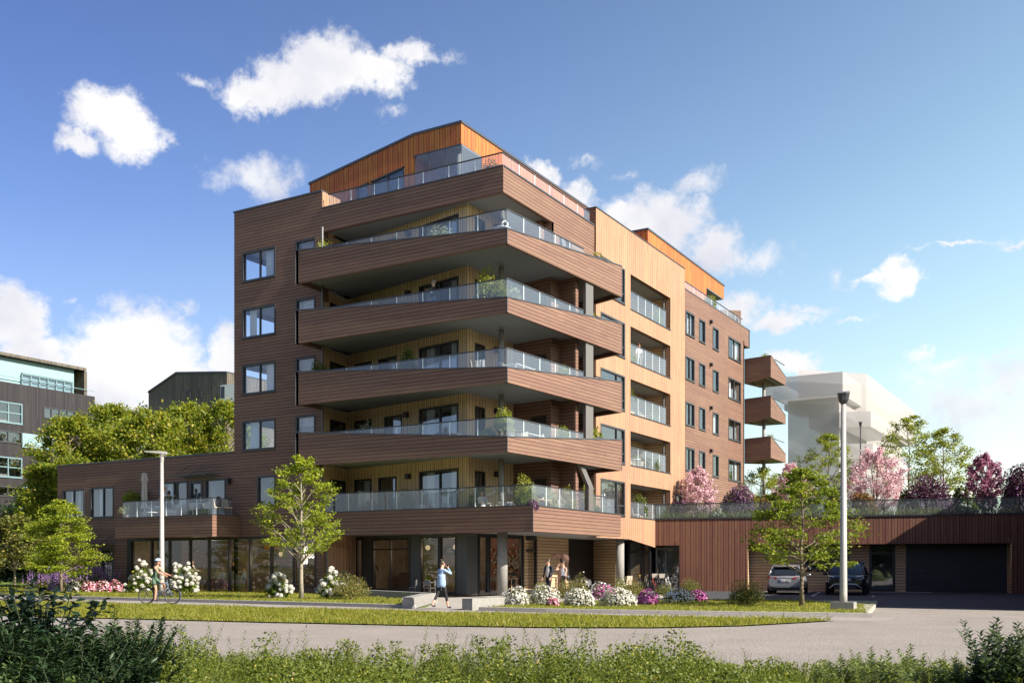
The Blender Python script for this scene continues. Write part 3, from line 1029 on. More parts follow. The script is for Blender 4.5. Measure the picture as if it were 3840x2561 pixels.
mb = MB(); mb.box(TX - 0.72, 11.19, 19.5, TX - 0.015, 11.6, 20.6); part('parapet_end', mb, M_BROWN)
mb = MB(); mb.box(TX - 0.75, 11.17, 20.6, TX + 0.03, 24.22, 20.66)
part('coping', mb, M_METAL)
mb = MB(); mb.box(TX - 0.3, 24.22, 19.41, TX - 0.1, 38.2, 19.47)
part('coping', mb, M_METAL)
for i, (a, b) in enumerate(WH):
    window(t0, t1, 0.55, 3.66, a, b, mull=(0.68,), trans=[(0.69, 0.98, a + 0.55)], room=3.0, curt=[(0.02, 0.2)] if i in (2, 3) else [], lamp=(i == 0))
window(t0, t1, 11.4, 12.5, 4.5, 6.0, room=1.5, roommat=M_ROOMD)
for i, (a, b) in enumerate(LOG):
    m = MB()                                       # recess: back, sides, ceiling, floor
    xb = TX - 1.75
    m.quad((xb, 15.5, a - 0.3), (xb, 24.0, a - 0.3), (xb, 24.0, b + 0.02), (xb, 15.5, b + 0.02))
    m.quad((TX - 0.3, 15.66, a - 0.3), (xb, 15.66, a - 0.3), (xb, 15.66, b + 0.02), (TX - 0.3, 15.66, b + 0.02))
    m.seg((xb, 21.8), (TX - 0.305, 21.8), a - 0.3, b + 0.02, 0, -0.1)
    lg = part('loggia', m, M_TANH)
    m = MB(); m.quad((TX - 0.29, 15.5, b + 0.015), (TX - 0.29, 24, b + 0.015), (xb, 24, b + 0.015), (xb, 15.5, b + 0.015))
    m.quad((TX - 0.29, 15.5, a - 0.28), (xb, 15.5, a - 0.28), (xb, 24, a - 0.28), (TX - 0.29, 24, a - 0.28))
    m.build('ceiling', M_SOFFIT, lg)
    m = MB(); m.tube([(TX - 0.42, 21.68, a - 0.2), (TX - 0.42, 21.68, b)], 0.05, 8); m.build('downpipe', M_PIPE, lg)
    m = MB(); m.box(xb + 0.002, 16.2, a - 0.25, xb + 0.04, 17.1, b - 0.35); m.build('door', M_BLACK, lg)
    m = MB(); m.box(TX - 0.015, 15.66, a - 0.03, TX + 0.04, 21.79, a + 0.02); m.build('sill', M_METAL, lg)
    rt = a + 1.08 if i else 5.2
    railing([(TX - 0.03, 15.71), (TX - 0.03, 21.1)], a + 0.02, rt, pan=1.08)

# ---- brown flank with small windows (x = -1.35)
BX = -1.32
b0, b1 = (BX, 24.2), (BX, 36.84)
FT = [9.2, 12.15, 15.12, 18.06]
mb = MB()
bh = []
for t in FT:
    for (a, b) in ((24.68, 26.27), (27.17, 28.33), (29.86, 31.05), (33.2, 35.97)):
        bh.append((a - 24.2, b - 24.2, t - 1.48, t))
wall(mb, b0, b1, 4.4, 19.41, bh, 0.25)
mb.seg((BX, 36.84), (BX, 38.15), 18.1, 19.41, 0, -0.3)
mb.seg((BX, 36.84), (-4, 36.84), 4.4, 18.4, 0, -0.2)
mb.seg((BX, 38.15), (-4, 38.15), 18.1, 19.41, 0, -0.2)
part('wall', mb, M_BROWN)
mb = MB(); mb.box(-4, 36.86, 18.1, BX - 0.31, 38.1, 18.2); part('soffit', mb, M_SOFFIT)
for i, t in enumerate(FT):
    for j, (a, b) in enumerate(((24.68, 26.27), (27.17, 28.33), (29.86, 31.05), (33.2, 35.97))):
        window(b0, b1, a - 24.2, b - 24.2, t - 1.48, t, mull=(0.5,) if j in (0, 3) else (), room=2.2, curt=[(0.05, 0.45)] if (i * 3 + j * 2) % 4 == 0 else ([(0.6, 0.95)] if (i + j) % 3 == 0 else []))
    wall_lamp((BX, 29.3, t + 0.2), (1, 0), sz=0.1)
railing([(-1.36, 24.5), (-1.36, 36.5)], 19.47, 19.97, pan=1.7)

# three far balconies beyond the flank
for zt in (17.1, 14.1, 11.1):
    mb = MB()
    mb.seg((-1.32, 36.9), (0.68, 36.9), (zt - 1.92, zt - 1.58), (zt - 0.09, zt), 0, -0.15)
    mb.seg((0.68, 37.05), (0.68, 40.9), (zt - 1.58, zt - 1.6), (zt - .035, zt - 0.97), 0, -0.15)
    mb.add([(-1.32, 37.06, zt - 1.9), (0.52, 37.06, zt - 1.56), (0.52, 41, zt - 1.56), (-1.32, 41, zt - 1.6), (-1.32, 37.06, zt - 1.7), (0.52, 37.06, zt - 1.3), (0.52, 41, zt - 1.3), (-1.32, 41, zt - 1.4)],
           [(0, 1, 2, 3), (7, 6, 5, 4), (3, 2, 6, 7)])
    bd = part('balcony_band', mb, M_BROWN)
    m = MB(); m.seg((-1.32, 36.9), (0.68, 36.9), (zt - 0.09, zt), (zt - 0.05, zt + 0.04), 0.02, -0.17)
    m.seg((0.68, 36.9), (0.68, 40.9), (zt, zt - 0.97), (zt + 0.04, zt - 0.93), 0.02, -0.17)
    m.build('coping', M_METAL, bd)
    m = MB(); m.prism([(-1.3, 37.1), (0.5, 37.1), (0.5, 40.8), (-1.3, 40.8)], zt - 1.62, zt - 1.58); m.build('soffit', M_SOFFIT, bd)
    railing([(0.6, 38.2), (0.6, 40.8)], [zt - 0.35, zt - 0.95], zt - 0.02, pan=3)
    m = MB(); m.lathe((-0.35, 38.6, 0), [(0.13, zt - 4.2), (0.13, zt - 1.6)], 14); part('column', m, M_CONC, smooth=True)
mb = MB()
mb.seg((-1.32, 36.9), (0.7, 41.5), (4.4, 4.4), (7.3, 5.6), 0, -0.15)
part('balcony_band', mb, M_BROWN)
railing([(-1.25, 37.0), (0.4, 40.8)], [7.3, 6.0], [7.95, 7.2], pan=2.2)

# ---- penthouse with the folded roof
PY, PX = 3.4, -4.65
mb = MB()
def pf(x, z, y=PY):
    return (x, y, z)
zr = lambda x: 21.82 + (22.94 - 21.82) * (x + 14.35) / (14.35 - 7.49) if x < -7.49 else 22.95
xs = [-14.35, -11.18, -10.34, -10.17, -8.07, -7.49]
tops = [None, (21.05, 21.18), None, (21.2, 21.54), None]
for i in range(5):
    a, b = xs[i], xs[i + 1]
    lo = tops[i] or (18.8, 18.8)
    mb.quad(pf(a, lo[0]), pf(b, lo[1]), pf(b, zr(b)), pf(a, zr(a)))
mb.quad(pf(-7.49, 21.96), pf(PX, 21.96), pf(PX, 22.95), pf(-7.49, 22.95))
mb.quad((PX, PY, 21.96), (PX, 5.25, 21.96), (PX, 5.25, 22.95), (PX, PY, 22.95))
mb.quad((PX, 5.25, 18.8), (PX, 24, 18.8), (PX, 24, 22.95), (PX, 5.25, 22.95))
mb.quad((-14.35, PY, 18.8), (-14.35, PY, 21.82), (-14.35, 24, 21.82), (-14.35, 24, 18.8))
mb.quad((-7.49, PY, 18.8), (-7.49, PY, 21.96), (-7.49, 5.6, 21.96), (-7.49, 5.6, 18.8))
mb.quad((-7.49, 5.6, 18.8), (-7.49, 5.6, 21.96), (PX, 5.6, 21.96), (PX, 5.6, 18.8))
part('penthouse_wall', mb, M_ORANGE)
mb = MB()
for (a, b) in ((-14.4, -7.49), (-7.49, PX + 0.05)):
    mb.add([(a, PY - 0.05, zr(a)), (b, PY - 0.05, zr(b)), (b, 24, zr(b)), (a, 24, zr(a)), (a, PY - 0.05, zr(a) + 0.12), (b, PY - 0.05, zr(b) + 0.12), (b, 24, zr(b) + 0.12), (a, 24, zr(a) + 0.12)],
           [(0, 3, 2, 1), (4, 5, 6, 7), (0, 1, 5, 4), (1, 2, 6, 5), (2, 3, 7, 6), (3, 0, 4, 7)])
part('penthouse_roof', mb, M_COPING)
mb = MB(); mb.box(-7.4, PY + 0.02, 21.90, PX - 0.02, 5.5, 21.955); part('soffit', mb, M_SOFFIT)
mb = MB(); mb.lathe((PX - 0.45, PY + 0.5, 0), [(0.14, 18.8), (0.14, 21.9)], 16); part('column', mb, M_CONC, smooth=True)
mb = MB()
for x in (-7.4, -6.55, -5.6, PX):
    mb.box(x - 0.012, PY + 0.005, 18.85, x + 0.012, PY + 0.03, 21.95)
mb.box(-7.45, PY + 0.0, 21.90, PX, PY + 0.04, 21.96)
gf = part('glazed_corner', mb, M_COPING)
g = MB(); g.quad((-7.4, PY + 0.02, 18.85), (PX, PY + 0.02, 18.85), (PX, PY + 0.02, 21.95), (-7.4, PY + 0.02, 21.95)); g.build('pane', M_RAIL, gf)
g = MB(); g.quad((PX - 0.01, PY + 0.03, 18.85), (PX - 0.01, 5.25, 18.85), (PX - 0.01, 5.25, 21.95), (PX - 0.01, PY + 0.03, 21.95)); g.build('pane', M_RAIL, gf)
for (a, b, za, zb_, ml) in ((-10.17, -8.07, 21.2, 21.54, True), (-11.18, -10.34, 21.05, 21.18, False)):
    m = MB()
    w = 0.08
    m.box(a, PY - 0.03, 18.8, a + w, PY + 0.1, za); m.box(b - w, PY - 0.03, 18.8, b, PY + 0.1, zb_)
    m.seg((a, PY - 0.03), (b, PY - 0.03), (za - w, zb_ - w), (za, zb_), 0.0, -0.12)
    if ml:
        c = (a + b) / 2; m.box(c - 0.04, PY - 0.02, 18.8, c + 0.04, PY + 0.09, (za + zb_) / 2 - 0.05)
    fo = part('window' if ml else 'door', m, M_METAL)
    g = MB(); g.quad((a, PY + 0.04, 18.8), (b, PY + 0.04, 18.8), (b, PY + 0.04, zb_), (a, PY + 0.04, za)); g.build('pane', M_PANE, fo)
    g = MB(); g.box(a - .2, PY + 0.3, 18.8, b + .2, PY + 2.2, 21.6); g.build('interior', M_ROOMD, fo)
# second penthouse further back
QX = -3.2
mb = MB()
mb.quad((QX, 22.9, 22.02), (QX, 37.72, 22.02), (QX, 37.72, 22.98), (QX, 22.9, 23.1))
mb.quad((QX, 22.9, 19.2), (QX, 33.83, 19.2), (QX, 33.83, 22.02), (QX, 22.9, 22.02))
mb.quad((-9, 22.9, 19.2), (QX, 22.9, 19.2), (QX, 22.9, 23.1), (-9, 22.9, 23.1))
mb.quad((QX, 37.72, 22.02), (-9, 37.72, 22.02), (-9, 37.72, 22.98), (QX, 37.72, 22.98))
mb.quad((QX, 33.83, 19.2), (-6, 33.83, 19.2), (-6, 33.83, 22.02), (QX, 33.83, 22.02))
part('penthouse_wall', mb, M_ORANGE)
mb = MB(); mb.add([(-9, 22.85, 23.1), (QX + .05, 22.85, 23.1), (QX + .05, 37.77, 22.98), (-9, 37.77, 22.98), (-9, 22.85, 23.22), (QX + .05, 22.85, 23.22), (QX + .05, 37.77, 23.1), (-9, 37.77, 23.1)],
                  [(0, 3, 2, 1), (4, 5, 6, 7), (0, 1, 5, 4), (1, 2, 6, 5), (2, 3, 7, 6), (3, 0, 4, 7)])
part('penthouse_roof', mb, M_COPING)
mb = MB(); mb.box(-6, 33.9, 21.96, QX - 0.02, 37.7, 22.01); part('soffit', mb, M_SOFFIT)
window((QX, 22.9), (QX, 37.7), 1.8, 5.2, 19.5, 21.6, mull=(0.5,), room=1.5, roommat=M_ROOMD)
mb = MB(); mb.prism([(-9, 24.2), (-1.4, 24.2), (-1.4, 36.8), (-9, 36.8)], 19.0, 19.2); part('roof', mb, M_SOFFIT)

# ---- wing balcony
mb = MB()
mb.seg((-25.54, -0.15), (-17.85, -0.15), 3.05, 4.15, 0, -0.15)
mb.seg((-17.85, 0.0), (-17.85, 1.79), 3.05, 4.15, 0, -0.15)
mb.seg((-25.54, 1.79), (-25.54, 0.0), 3.05, 4.15, 0, -0.15)
mb.prism([(-25.38, 0.01), (-18.01, 0.01), (-18.01, 1.78), (-25.38, 1.78)], 3.07, 4.1)
bd = part('balcony_band', mb, M_BROWN)
m = MB(); m.seg((-25.56, -0.17), (-17.83, -0.17), 4.15, 4.19, 0, -0.18); m.seg((-17.83, 0.01), (-17.83, 1.79), 4.15, 4.19, 0, -0.18); m.build('coping', M_METAL, bd)
railing([(-24.99, -0.06), (-17.95, -0.06), (-17.95, 1.3)], 4.19, 5.08, pan=1.17)

# ---- ground floor behind the columns
GA, GB, GC, GD = (-12.2, 1.95), (-12.35, 4.85), (-4.15, 3.1), (-3.75, 8.0)
GE = (-4.3, 13.2)
def gu_(x):
    return 900 + x * 0.42535
def hu_(x):
    return 1700 + x * 0.42535
mb = MB()
mb.seg(GA, GB, 0.1, 3.08, 0, -0.12)
part('wall', mb, M_TANV)
mb = MB(); mb.tube([(-12.05, 2.1, 0.1), (-12.05, 2.1, 3.05)], 0.05, 8); part('downpipe', mb, M_PIPE)
# shop front under the terrace: glass bays and dark panels between them
s = lambda x: hit(gu_(x), GB, GC)
SL = seglen(GB, GC)
mb = MB()
wall(mb, GB, GC, 0.1, 3.08, [(max(0.05, s(985)), s(1078), 0.2, 2.9), (s(1172), s(1500), 0.25, 2.9), (s(1592), s(1752), 0.2, 2.95), (s(1762), s(1903), 0.2, 2.95)], 0.1)
mb.seg((-4.15, 3.1), (-4.05, 3.9), 0.1, 3.08, 0.0, -0.3)
part('wall', mb, mat('dark_facade_panel', (0.06, 0.06, 0.058), 0.5, var=0.1))
for (a, b, ml, tr) in ((max(0.05, s(985)), s(1078), (), ()), (s(1592), s(1752), (), ()), (s(1762), s(1903), (), ())):
    window(GB, GC, a, b, 0.2, 2.92, room=0, frame=M_BLACK, pane=M_CAFE, fw=0.05, name='shop_window')
window(GB, GC, s(1172), s(1500), 0.25, 2.9, room=0, frame=M_BLACK, pane=M_CAFE, fw=0.07, mull=(0.47,), trans=[(0.02, 0.98, 2.36)], name='shop_door')
h_ = MB()
mb = MB()
s2 = lambda x: hit(hu_(x), (-4.05, 3.9), GD)
G2 = ((-4.05, 3.9), GD)
wall(mb, *G2, 0.1, 3.08, [(0.15, s2(305), 0.15, 2.95), (s2(320), s2(600), 0.15, 2.95), (s2(612), s2(735), 0.15, 2.95)], 0.1)
part('wall', mb, M_BLACK)
window(*G2, 0.15, s2(305), 0.15, 2.95, room=0, frame=M_BLACK, pane=M_CAFE, fw=0.05, name='shop_window')
window(*G2, s2(320), s2(600), 0.15, 2.95, room=0, frame=M_BLACK, pane=M_CAFE, fw=0.06, mull=(0.3,), name='shop_window')
do = window(*G2, s2(612), s2(735), 0.15, 2.95, room=0, frame=M_BLACK, pane=M_CAFE, fw=0.1, trans=[(0.02, 0.98, 2.3)], name='shop_door')
# level boards and the recessed entrance
E1 = along(GD, GE, hit(hu_(1015), GD, GE))
mb = MB()
mb.seg(GD, E1, 0.1, 3.08, 0, -0.3)
mb.box(GD[0] - 0.02, GD[1] - 0.12, 0.1, GD[0] + 0.05, GD[1] + 0.0, 3.08)
EX = (-5.0, 16.9)
E2 = at_y(hu_(1236), 2000, 18.6)[:2]
E3 = at_y(hu_(1430), 2000, 17.6)[:2]
part('wall', mb, M_TANH)
mb = MB(); mb.seg(E2, E3, 0.1, 3.08, 0, -0.3)
part('wall', mb, M_TANH)
mb = MB()
mb.seg((E1[0] - 0.25, E1[1] + 0.02), (E1[0] - 0.6, E2[1] + 0.3), 0.1, 3.08, 0, -0.1)
mb.seg((E1[0] - 0.6, E2[1] + 0.25), (E2[0] + 0.02, E2[1] + 0.25), 0.1, 3.08, 0, -0.1)
part('entrance_recess', mb, M_BLACK)
do = window((E1[0] - 0.6, E2[1] + 0.14), (E2[0], E2[1] + 0.14), 0.3, min(1.9, E2[0] - E1[0] + 0.3), 0.15, 2.5, room=0, frame=M_BLACK, pane=M_PANE, fw=0.12, name='door')
F1 = (-1.6, 19.4)
mb = MB()
q = ((E3[0] + 0.02, 19.3), (-1.5, 19.3))
ql = seglen(*q)
wall(mb, *q, 0.1, 3.08, [(0.08, ql * .6, 0.15, 2.95), (ql * .64, ql - .04, 0.15, 2.95)], 0.1)
mb.seg((-1.5, 19.3), (-1.5, 24.19), 0.1, 3.08, 0, -.1)
part('wall', mb, M_BLACK)
window(*q, 0.08, ql * .6, 0.15, 2.95, room=1.5, frame=M_BLACK, name='shop_window', marg=(.02, .02), trans=[(.02, .98, 2.35)])
window(*q, ql * .64, ql - .04, 0.15, 2.95, room=1.5, frame=M_BLACK, name='door', fw=0.1, roommat=M_ROOMD, marg=(.02, .02), trans=[(.02, .98, 2.3)])
# interior shell of the coffee shop
mb = MB()
mb.quad((-28, FY + 0.3, 0.08), (-13, FY + 0.3, 0.08), (-13, 9.5, 0.08), (-28, 9.5, 0.08))
mb.prism([(-12.9, 5.1), (-4.3, 3.4), (-4.1, 9.4), (-12.9, 9.4)], 0.04, 0.13)
part('floor', mb, mat('oak_floor', (0.25, 0.17, 0.1), 0.5, var=0.2))
mb = MB()
mb.quad((-28, 9.4, 0), (-28, 9.4, 3.1), (-13, 9.4, 3.1), (-13, 9.4, 0))
mb.quad((-28, FY + 0.3, 0), (-28, FY + 0.3, 3.1), (-28, 9.4, 3.1), (-28, 9.4, 0))
mb.quad((-13, 9.4, 0), (-13, 9.4, 3.1), (-7.0, 9.4, 3.1), (-7.0, 9.4, 0))
mb.quad((-12.6, 5.2, 0), (-12.6, 5.2, 3.1), (-12.6, 9.3, 3.1), (-12.6, 9.3, 0))
part('interior_wall', mb, mat('cafe_wall', (0.27, 0.215, 0.155), 0.85, var=0.3, vscale=3))
mb = MB()
mb.quad((-7.0, 9.38, 0), (-7.0, 9.38, 3.1), (-3.9, 9.38, 3.1), (-3.9, 9.38, 0))
bw = part('interior_wall', mb, mat('red_brick_wall', (0.30, 0.13, 0.085), 0.85, var=0.25, vscale=5))
m = MB()
rg = random.Random(5)
for i in range(110):
    x = -5.6 + rg.gauss(0, 0.55); z = 1.55 + rg.gauss(0, 0.45)
    if not (-6.9 < x < -4.0 and 0.3 < z < 2.9):
        continue
    m.box(x, 9.30 - rg.uniform(0, 0.06), z, x + 0.12, 9.375, z + 0.12)
m.build('wall_tile', mat('pale_wall_tile', (0.42, 0.36, 0.32), 0.6, var=0.3), bw)

# ================================================================ the ground
def sheet(name, poly, z, m, skirt=0.0):
    mb = MB()
    n = len(poly)
    mb.add([(p[0], p[1], z) for p in poly], [tuple(range(n))])
    if skirt:
        for i in range(n):
            a, b = poly[i], poly[(i + 1) % n]
            mb.quad((*a, z), (*a, z - skirt), (*b, z - skirt), (*b, z))
    o = mb.build(name, m)
    o['kind'] = 'structure'
    return o


def inside(poly, x, y):
    r = np.zeros(len(x), bool)
    n = len(poly)
    for i in range(n):
        (x0, y0), (x1, y1) = poly[i], poly[(i + 1) % n]
        c = ((y0 > y) != (y1 > y)) & (x < (x1 - x0) * (y - y0) / (y1 - y0 + 1e-12) + x0)
        r ^= c
    return r


M_LAWN = ground_mat('lawn_ground', (0.15, 0.17, 0.03), 0.3, 1.2, 0.5, 0.35)
M_ASPH = ground_mat('worn_asphalt', (0.225, 0.20, 0.178), 0.5, 1.0, 0.7, 0.24)
M_ASPHD = ground_mat('shaded_asphalt', (0.05, 0.05, 0.056), 0.22, 1.3, 0.35, 0.2)  # dark tone puts the forecourt's shade into the asphalt colour
M_PAVE = ground_mat('pavement_asphalt', (0.25, 0.225, 0.205), 0.14, 1.4, 0.3, 0.12)
M_PLAZA = ground_mat('plaza_slabs', (0.29, 0.265, 0.235), 0.1, 1.5, 0.2, 0.12)
M_KERB = ground_mat('granite', (0.33, 0.31, 0.29), 0.3, 2.2, 0.6, 0.1)

sheet('ground', [(-900, -900), (900, -900), (900, 1500), (-900, 1500)], -0.03, ground_mat('far_ground', (0.13, 0.16, 0.05), 0.2, 0.4, 0.3, 0.3))
EDGE_G = [(-40, -20.6), (-12, -20.2), (-3.2, -18.9), (3.3, -17.9), (7.7, -17.0), (10.5, -16.2), (13, -14.9), (14.6, -13), (15.4, -11), (16, -9.25)]
EDGE_P = [(16, -9.25), (14, -9.6), (11.1, -10.2), (6.7, -10.95), (2.2, -11.15), (-3, -11.35), (-7, -11.5), (-13, -11.55), (-40, -12.3)]
KB = [(-40, -8.2), (-18, -8.35), (-7, -8.5), (1.35, -8.72)]
KB2 = [(4.3, -9.05), (6.7, -8.95), (9.3, -8.6), (12.2, -8.05), (14.6, -7.45), (16.5, -6.95)]
sheet('road', [(-60, -45), (70, -45), (70, 24.2), (4.4, 24.2), (4.4, -8.3), (16.0, -8.6), (16.0, -9.25)] + EDGE_G[::-1][1:] + [(-60, -21)], 0.0, M_ASPH)
sheet('pavement', [(-60, -12.5)] + EDGE_P[::-1] + [(17.1, -9.0), (17.2, -6.6)] + KB2[::-1] + [(4.3, -8.3), (1.35, -8.3)] + KB[::-1] + [(-60, -8.2)], 0.004, M_PAVE)
STRIP = EDGE_G + EDGE_P[1:]
sheet('grass_strip', STRIP, 0.03, M_LAWN)
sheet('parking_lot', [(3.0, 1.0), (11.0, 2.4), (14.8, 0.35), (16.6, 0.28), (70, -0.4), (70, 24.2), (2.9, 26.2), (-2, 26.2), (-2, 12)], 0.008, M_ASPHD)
sheet('plaza', [(-12.2, 1.75), (-0.9, -4.1), (1.5, -8.2), (4.1, -8.6), (4.3, -2), (6, 1.5), (3, 12), (-0.5, 19.5), (-6, 22), (-12.2, 9)], 0.012, M_PLAZA)
LAWN1 = [(-40, -8.0), (-18, -8.15), (-7, -8.3), (1.2, -8.5), (1.0, -8.0), (-1.2, -4.3), (-12.5, 1.55), (-40, 1.75)]
LAWN2 = [(4.35, -8.85), (6.7, -8.75), (9.3, -8.4), (12.2, -7.85), (14.6, -7.25), (16.3, -6.8), (14.9, -0.2), (11.6, 3.4), (7.0, 2.2), (4.35, -2.5)]
sheet('lawn', LAWN1, 0.115, M_LAWN, 0.12)
sheet('lawn', LAWN2, 0.115, M_LAWN, 0.12)
# the turf hill and path far left
mb = MB()
for i in range(24):
    for j in range(14):
        def hp(a, b):
            x, y = -130 + a * 4.1, 4 + b * 7.0
            k = min(1, max(0, (-33.5 - x) / 26)) * min(1, max(0, (y - 4) / 25))
            return (x, y, -0.02 + 4.2 * k * k + 0.25 * math.sin(x * .31) * k)
        mb.quad(hp(i, j), hp(i + 1, j), hp(i + 1, j + 1), hp(i, j + 1))
o = mb.build('hill', ground_mat('hill_turf', (0.10, 0.15, 0.03), 0.3, 0.6, 0.5, 0.4), smooth=True)
o['kind'] = 'structure'
def kerb(pts, z=0.13, w=0.2):
    t = thing('kerb', '', 'kerb', (pts[0][0], pts[0][1], 0))
    L = [0]
    for i in range(len(pts) - 1):
        L.append(L[-1] + seglen(pts[i], pts[i + 1]))

    def at(s):
        for i in range(len(pts) - 1):
            if s <= L[i + 1] + 1e-6:
                return along(pts[i], pts[i + 1], s - L[i])
        return pts[-1]
    n = int(L[-1] / 1.15)
    mb = MB()
    for k in range(n):
        a, b = at(L[-1] * k / n + 0.006), at(L[-1] * (k + 1) / n - 0.006)
        mb.seg(a, b, 0.0, z, 0.0, -w)
    o = mb.build('kerb', M_KERB)
    bpy.data.objects.remove(t)
    o['kind'] = 'structure'
    return o


kerb(KB)
kerb(KB2)
# turf pavers at the corner of the lawn
mb = MB()
TP = [(11.7, 3.5), (14.5, 4.2), (16.3, -6.6), (15.1, -3.0), (14.9, -0.2)]
for i in range(60):
    for j in range(60):
        x, y = 11.2 + i * 0.13, -6.6 + j * 0.22
        if inside(TP, np.array([x]), np.array([y]))[0]:
            mb.box(x - 0.05, y - 0.09, 0.0, x + 0.05, y + 0.09, 0.125)
o = mb.build('turf_paver', mat('paver_concrete', (0.34, 0.33, 0.29), 0.9, 0, 0.3)); o['kind'] = 'structure'
sheet('paver_turf', TP, 0.1, M_LAWN, 0.1)

# ---- low concrete walls at the shop entrance
def lowwall(a, b, z0, z1, w, label):
    mb = MB()
    mb.seg(a, b, z0, z1, w / 2, -w / 2)
    o = mb.build('low_wall', M_CONC)
    return props(o, label, 'wall')


w1 = thing('low_wall', 'bent low concrete wall with a ramp behind it, left of the walking woman', 'wall', (-1.0, -4.2, 0))
mb = MB()
mb.seg((1.42, -8.75), (-0.95, -4.3), 0.0, 0.40, 0.0, -0.42)
mb.seg((-1.15, -4.05), (-12.45, 1.62), 0.0, 0.40, 0.0, 0.3)
mb.build('wall', M_CONC, w1, loc=-w1.location)
lowwall((3.75, -8.9), (3.95, -3.0), 0.0, 0.40, 0.42, 'short straight low concrete wall beside the flower bed')

# ---- the garage wing with roof garden, turned a little from the tower; built in its own frame
GO, GTH = (-1.2, 19.3), math.atan(0.2126)
GD_ = (math.cos(GTH), math.sin(GTH))


def gline(off):
    """the line parallel to the garage front, off metres behind it"""
    p = (GO[0] - GD_[1] * off, GO[1] + GD_[0] * off)
    return p, (p[0] + GD_[0], p[1] + GD_[1])


def gs(ix, off=0.0):
    return hit(2400 + ix * .61251, *gline(off))


def gz(ix, iy, off=0.0):
    p = along(*gline(off), gs(ix, off))
    dep = -(p[0] - CAMX) * SA + (p[1] - CAMY) * CA
    return ZC + (HOR - (1550 + iy * .61251)) / FPX * dep


def gw(s_, off, z=0.0):
    """garage frame to world"""
    p = along(*gline(off), s_)
    return p[0], p[1], z


GG = thing('garage_building', 'low red brown timber garage wing with a black roll door and glass edged roof garden', 'building', (*GO, 0), GTH)
LOCALF.append('garage_building')
GT, RB = 4.28, gz(1800, 796)
s0_, s1_, s2_ = gs(240), gs(660), gs(2273)
GE_ = 46.0
mb = MB()
wall(mb, (0, 0), (GE_, 0), RB, GT, ())
wall(mb, (s0_, 0), (s1_, 0), 0, RB, ())
wall(mb, (s2_, 0), (GE_, 0), 0, RB, ())
mb.quad((0, 0, RB), (GE_, 0, RB), (GE_, 1.4, RB), (0, 1.4, RB))
mb.quad((GE_, 0, 0), (GE_, 30, 0), (GE_, 30, GT), (GE_, 0, GT))
mb.build('wall', M_REDV, GG)
mb = MB(); mb.box(-0.02, -.05, GT, GE_ + .05, .25, GT + .08); mb.build('coping', M_METAL, GG)
RD = 1.15
d0, d1, e0, e1, w0, w1_ = gs(1406, RD), gs(1560, RD), gs(1628, RD), gs(2248, RD), gs(1010, RD), gs(1276, RD)
q = ((s1_ - .01, RD), (s2_ + .01, RD))
o_ = q[0][0]
mb = MB()
wall(mb, *q, 0, RB + .02, [(d0 - o_, d1 - o_, 0.02, RB), (e0 - o_, e1 - o_, 0.02, RB), (w0 - o_, w1_ - o_, 1.2, RB)], 0.2)
mb.quad((s1_ + .001, .002, 0), (s1_ + .001, RD, 0), (s1_ + .001, RD, RB), (s1_ + .001, .002, RB))
mb.quad((s2_ - .001, RD, 0), (s2_ - .001, .002, 0), (s2_ - .001, .002, RB), (s2_ - .001, RD, RB))
mb.build('recess_wall', M_TANH, GG)
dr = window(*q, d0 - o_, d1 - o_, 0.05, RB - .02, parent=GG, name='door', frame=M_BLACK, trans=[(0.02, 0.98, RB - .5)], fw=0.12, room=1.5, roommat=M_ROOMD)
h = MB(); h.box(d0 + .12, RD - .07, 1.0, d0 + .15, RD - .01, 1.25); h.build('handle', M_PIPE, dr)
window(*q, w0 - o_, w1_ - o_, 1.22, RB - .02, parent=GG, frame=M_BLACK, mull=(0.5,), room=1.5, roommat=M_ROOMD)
window((0.02, .1), (s0_ + .1, .1), 0.02, s0_ - .02, 0.05, gz(240, 825), parent=GG, frame=M_BLACK, fw=0.05, room=1, roommat=M_ROOMD, marg=(.02, .02), mull=(.4,))
mb = MB()
pn = (RB - .06) / 5
for i in range(5):
    z = 0.04 + i * pn
    mb.box(e0 + .02, RD + 0.03, z, e1 - .02, RD + 0.09, z + pn - .018)
mb.box(e0, RD + 0.08, 0.02, e1, RD + 0.14, RB)
gd = mb.build('garage_door', mat('garage_door_steel', (0.024, 0.024, 0.028), 0.5, 0.0, var=0.25, vscale=1.5), GG)
m = MB(); m.box((e0 + e1) / 2 - .2, RD, 0.22, (e0 + e1) / 2 + .2, RD + 0.03, 0.27); m.build('handle', M_METAL, gd)
M_GRAIL = glass('garden_railing_glass', (0.62, 0.72, 0.74), 0.10, 0.2, (0.42, 0.50, 0.51))
px = [0.0] + [gs(x) for x in (430, 763, 1000, 1230, 1495, 1757, 2005, 2325)] + [gs(2325) + 2.35, gs(2325) + 4.7]
RT = GT + .9
h = MB(); h.box(-.05, -.02, RT, px[-1], .03, RT + .05); ho = h.build('glass_railing', M_METAL, GG)
for a, b in zip(px[:-1], px[1:]):
    g = MB(); g.quad((a + .03, 0.005, GT + .09), (b - .03, 0.005, GT + .09), (b - .03, 0.005, RT), (a + .03, 0.005, RT))
    g.build('glass_panel', M_GRAIL, ho)
m = MB()
for a in px:
    m.box(a - 0.022, -.012, GT + .08, a + 0.022, .012, RT)
m.build('baluster', M_METAL, ho)
def gloc(x, y):
    x, y = x - GO[0], y - GO[1]
    return x * GD_[0] + y * GD_[1], -x * GD_[1] + y * GD_[0]


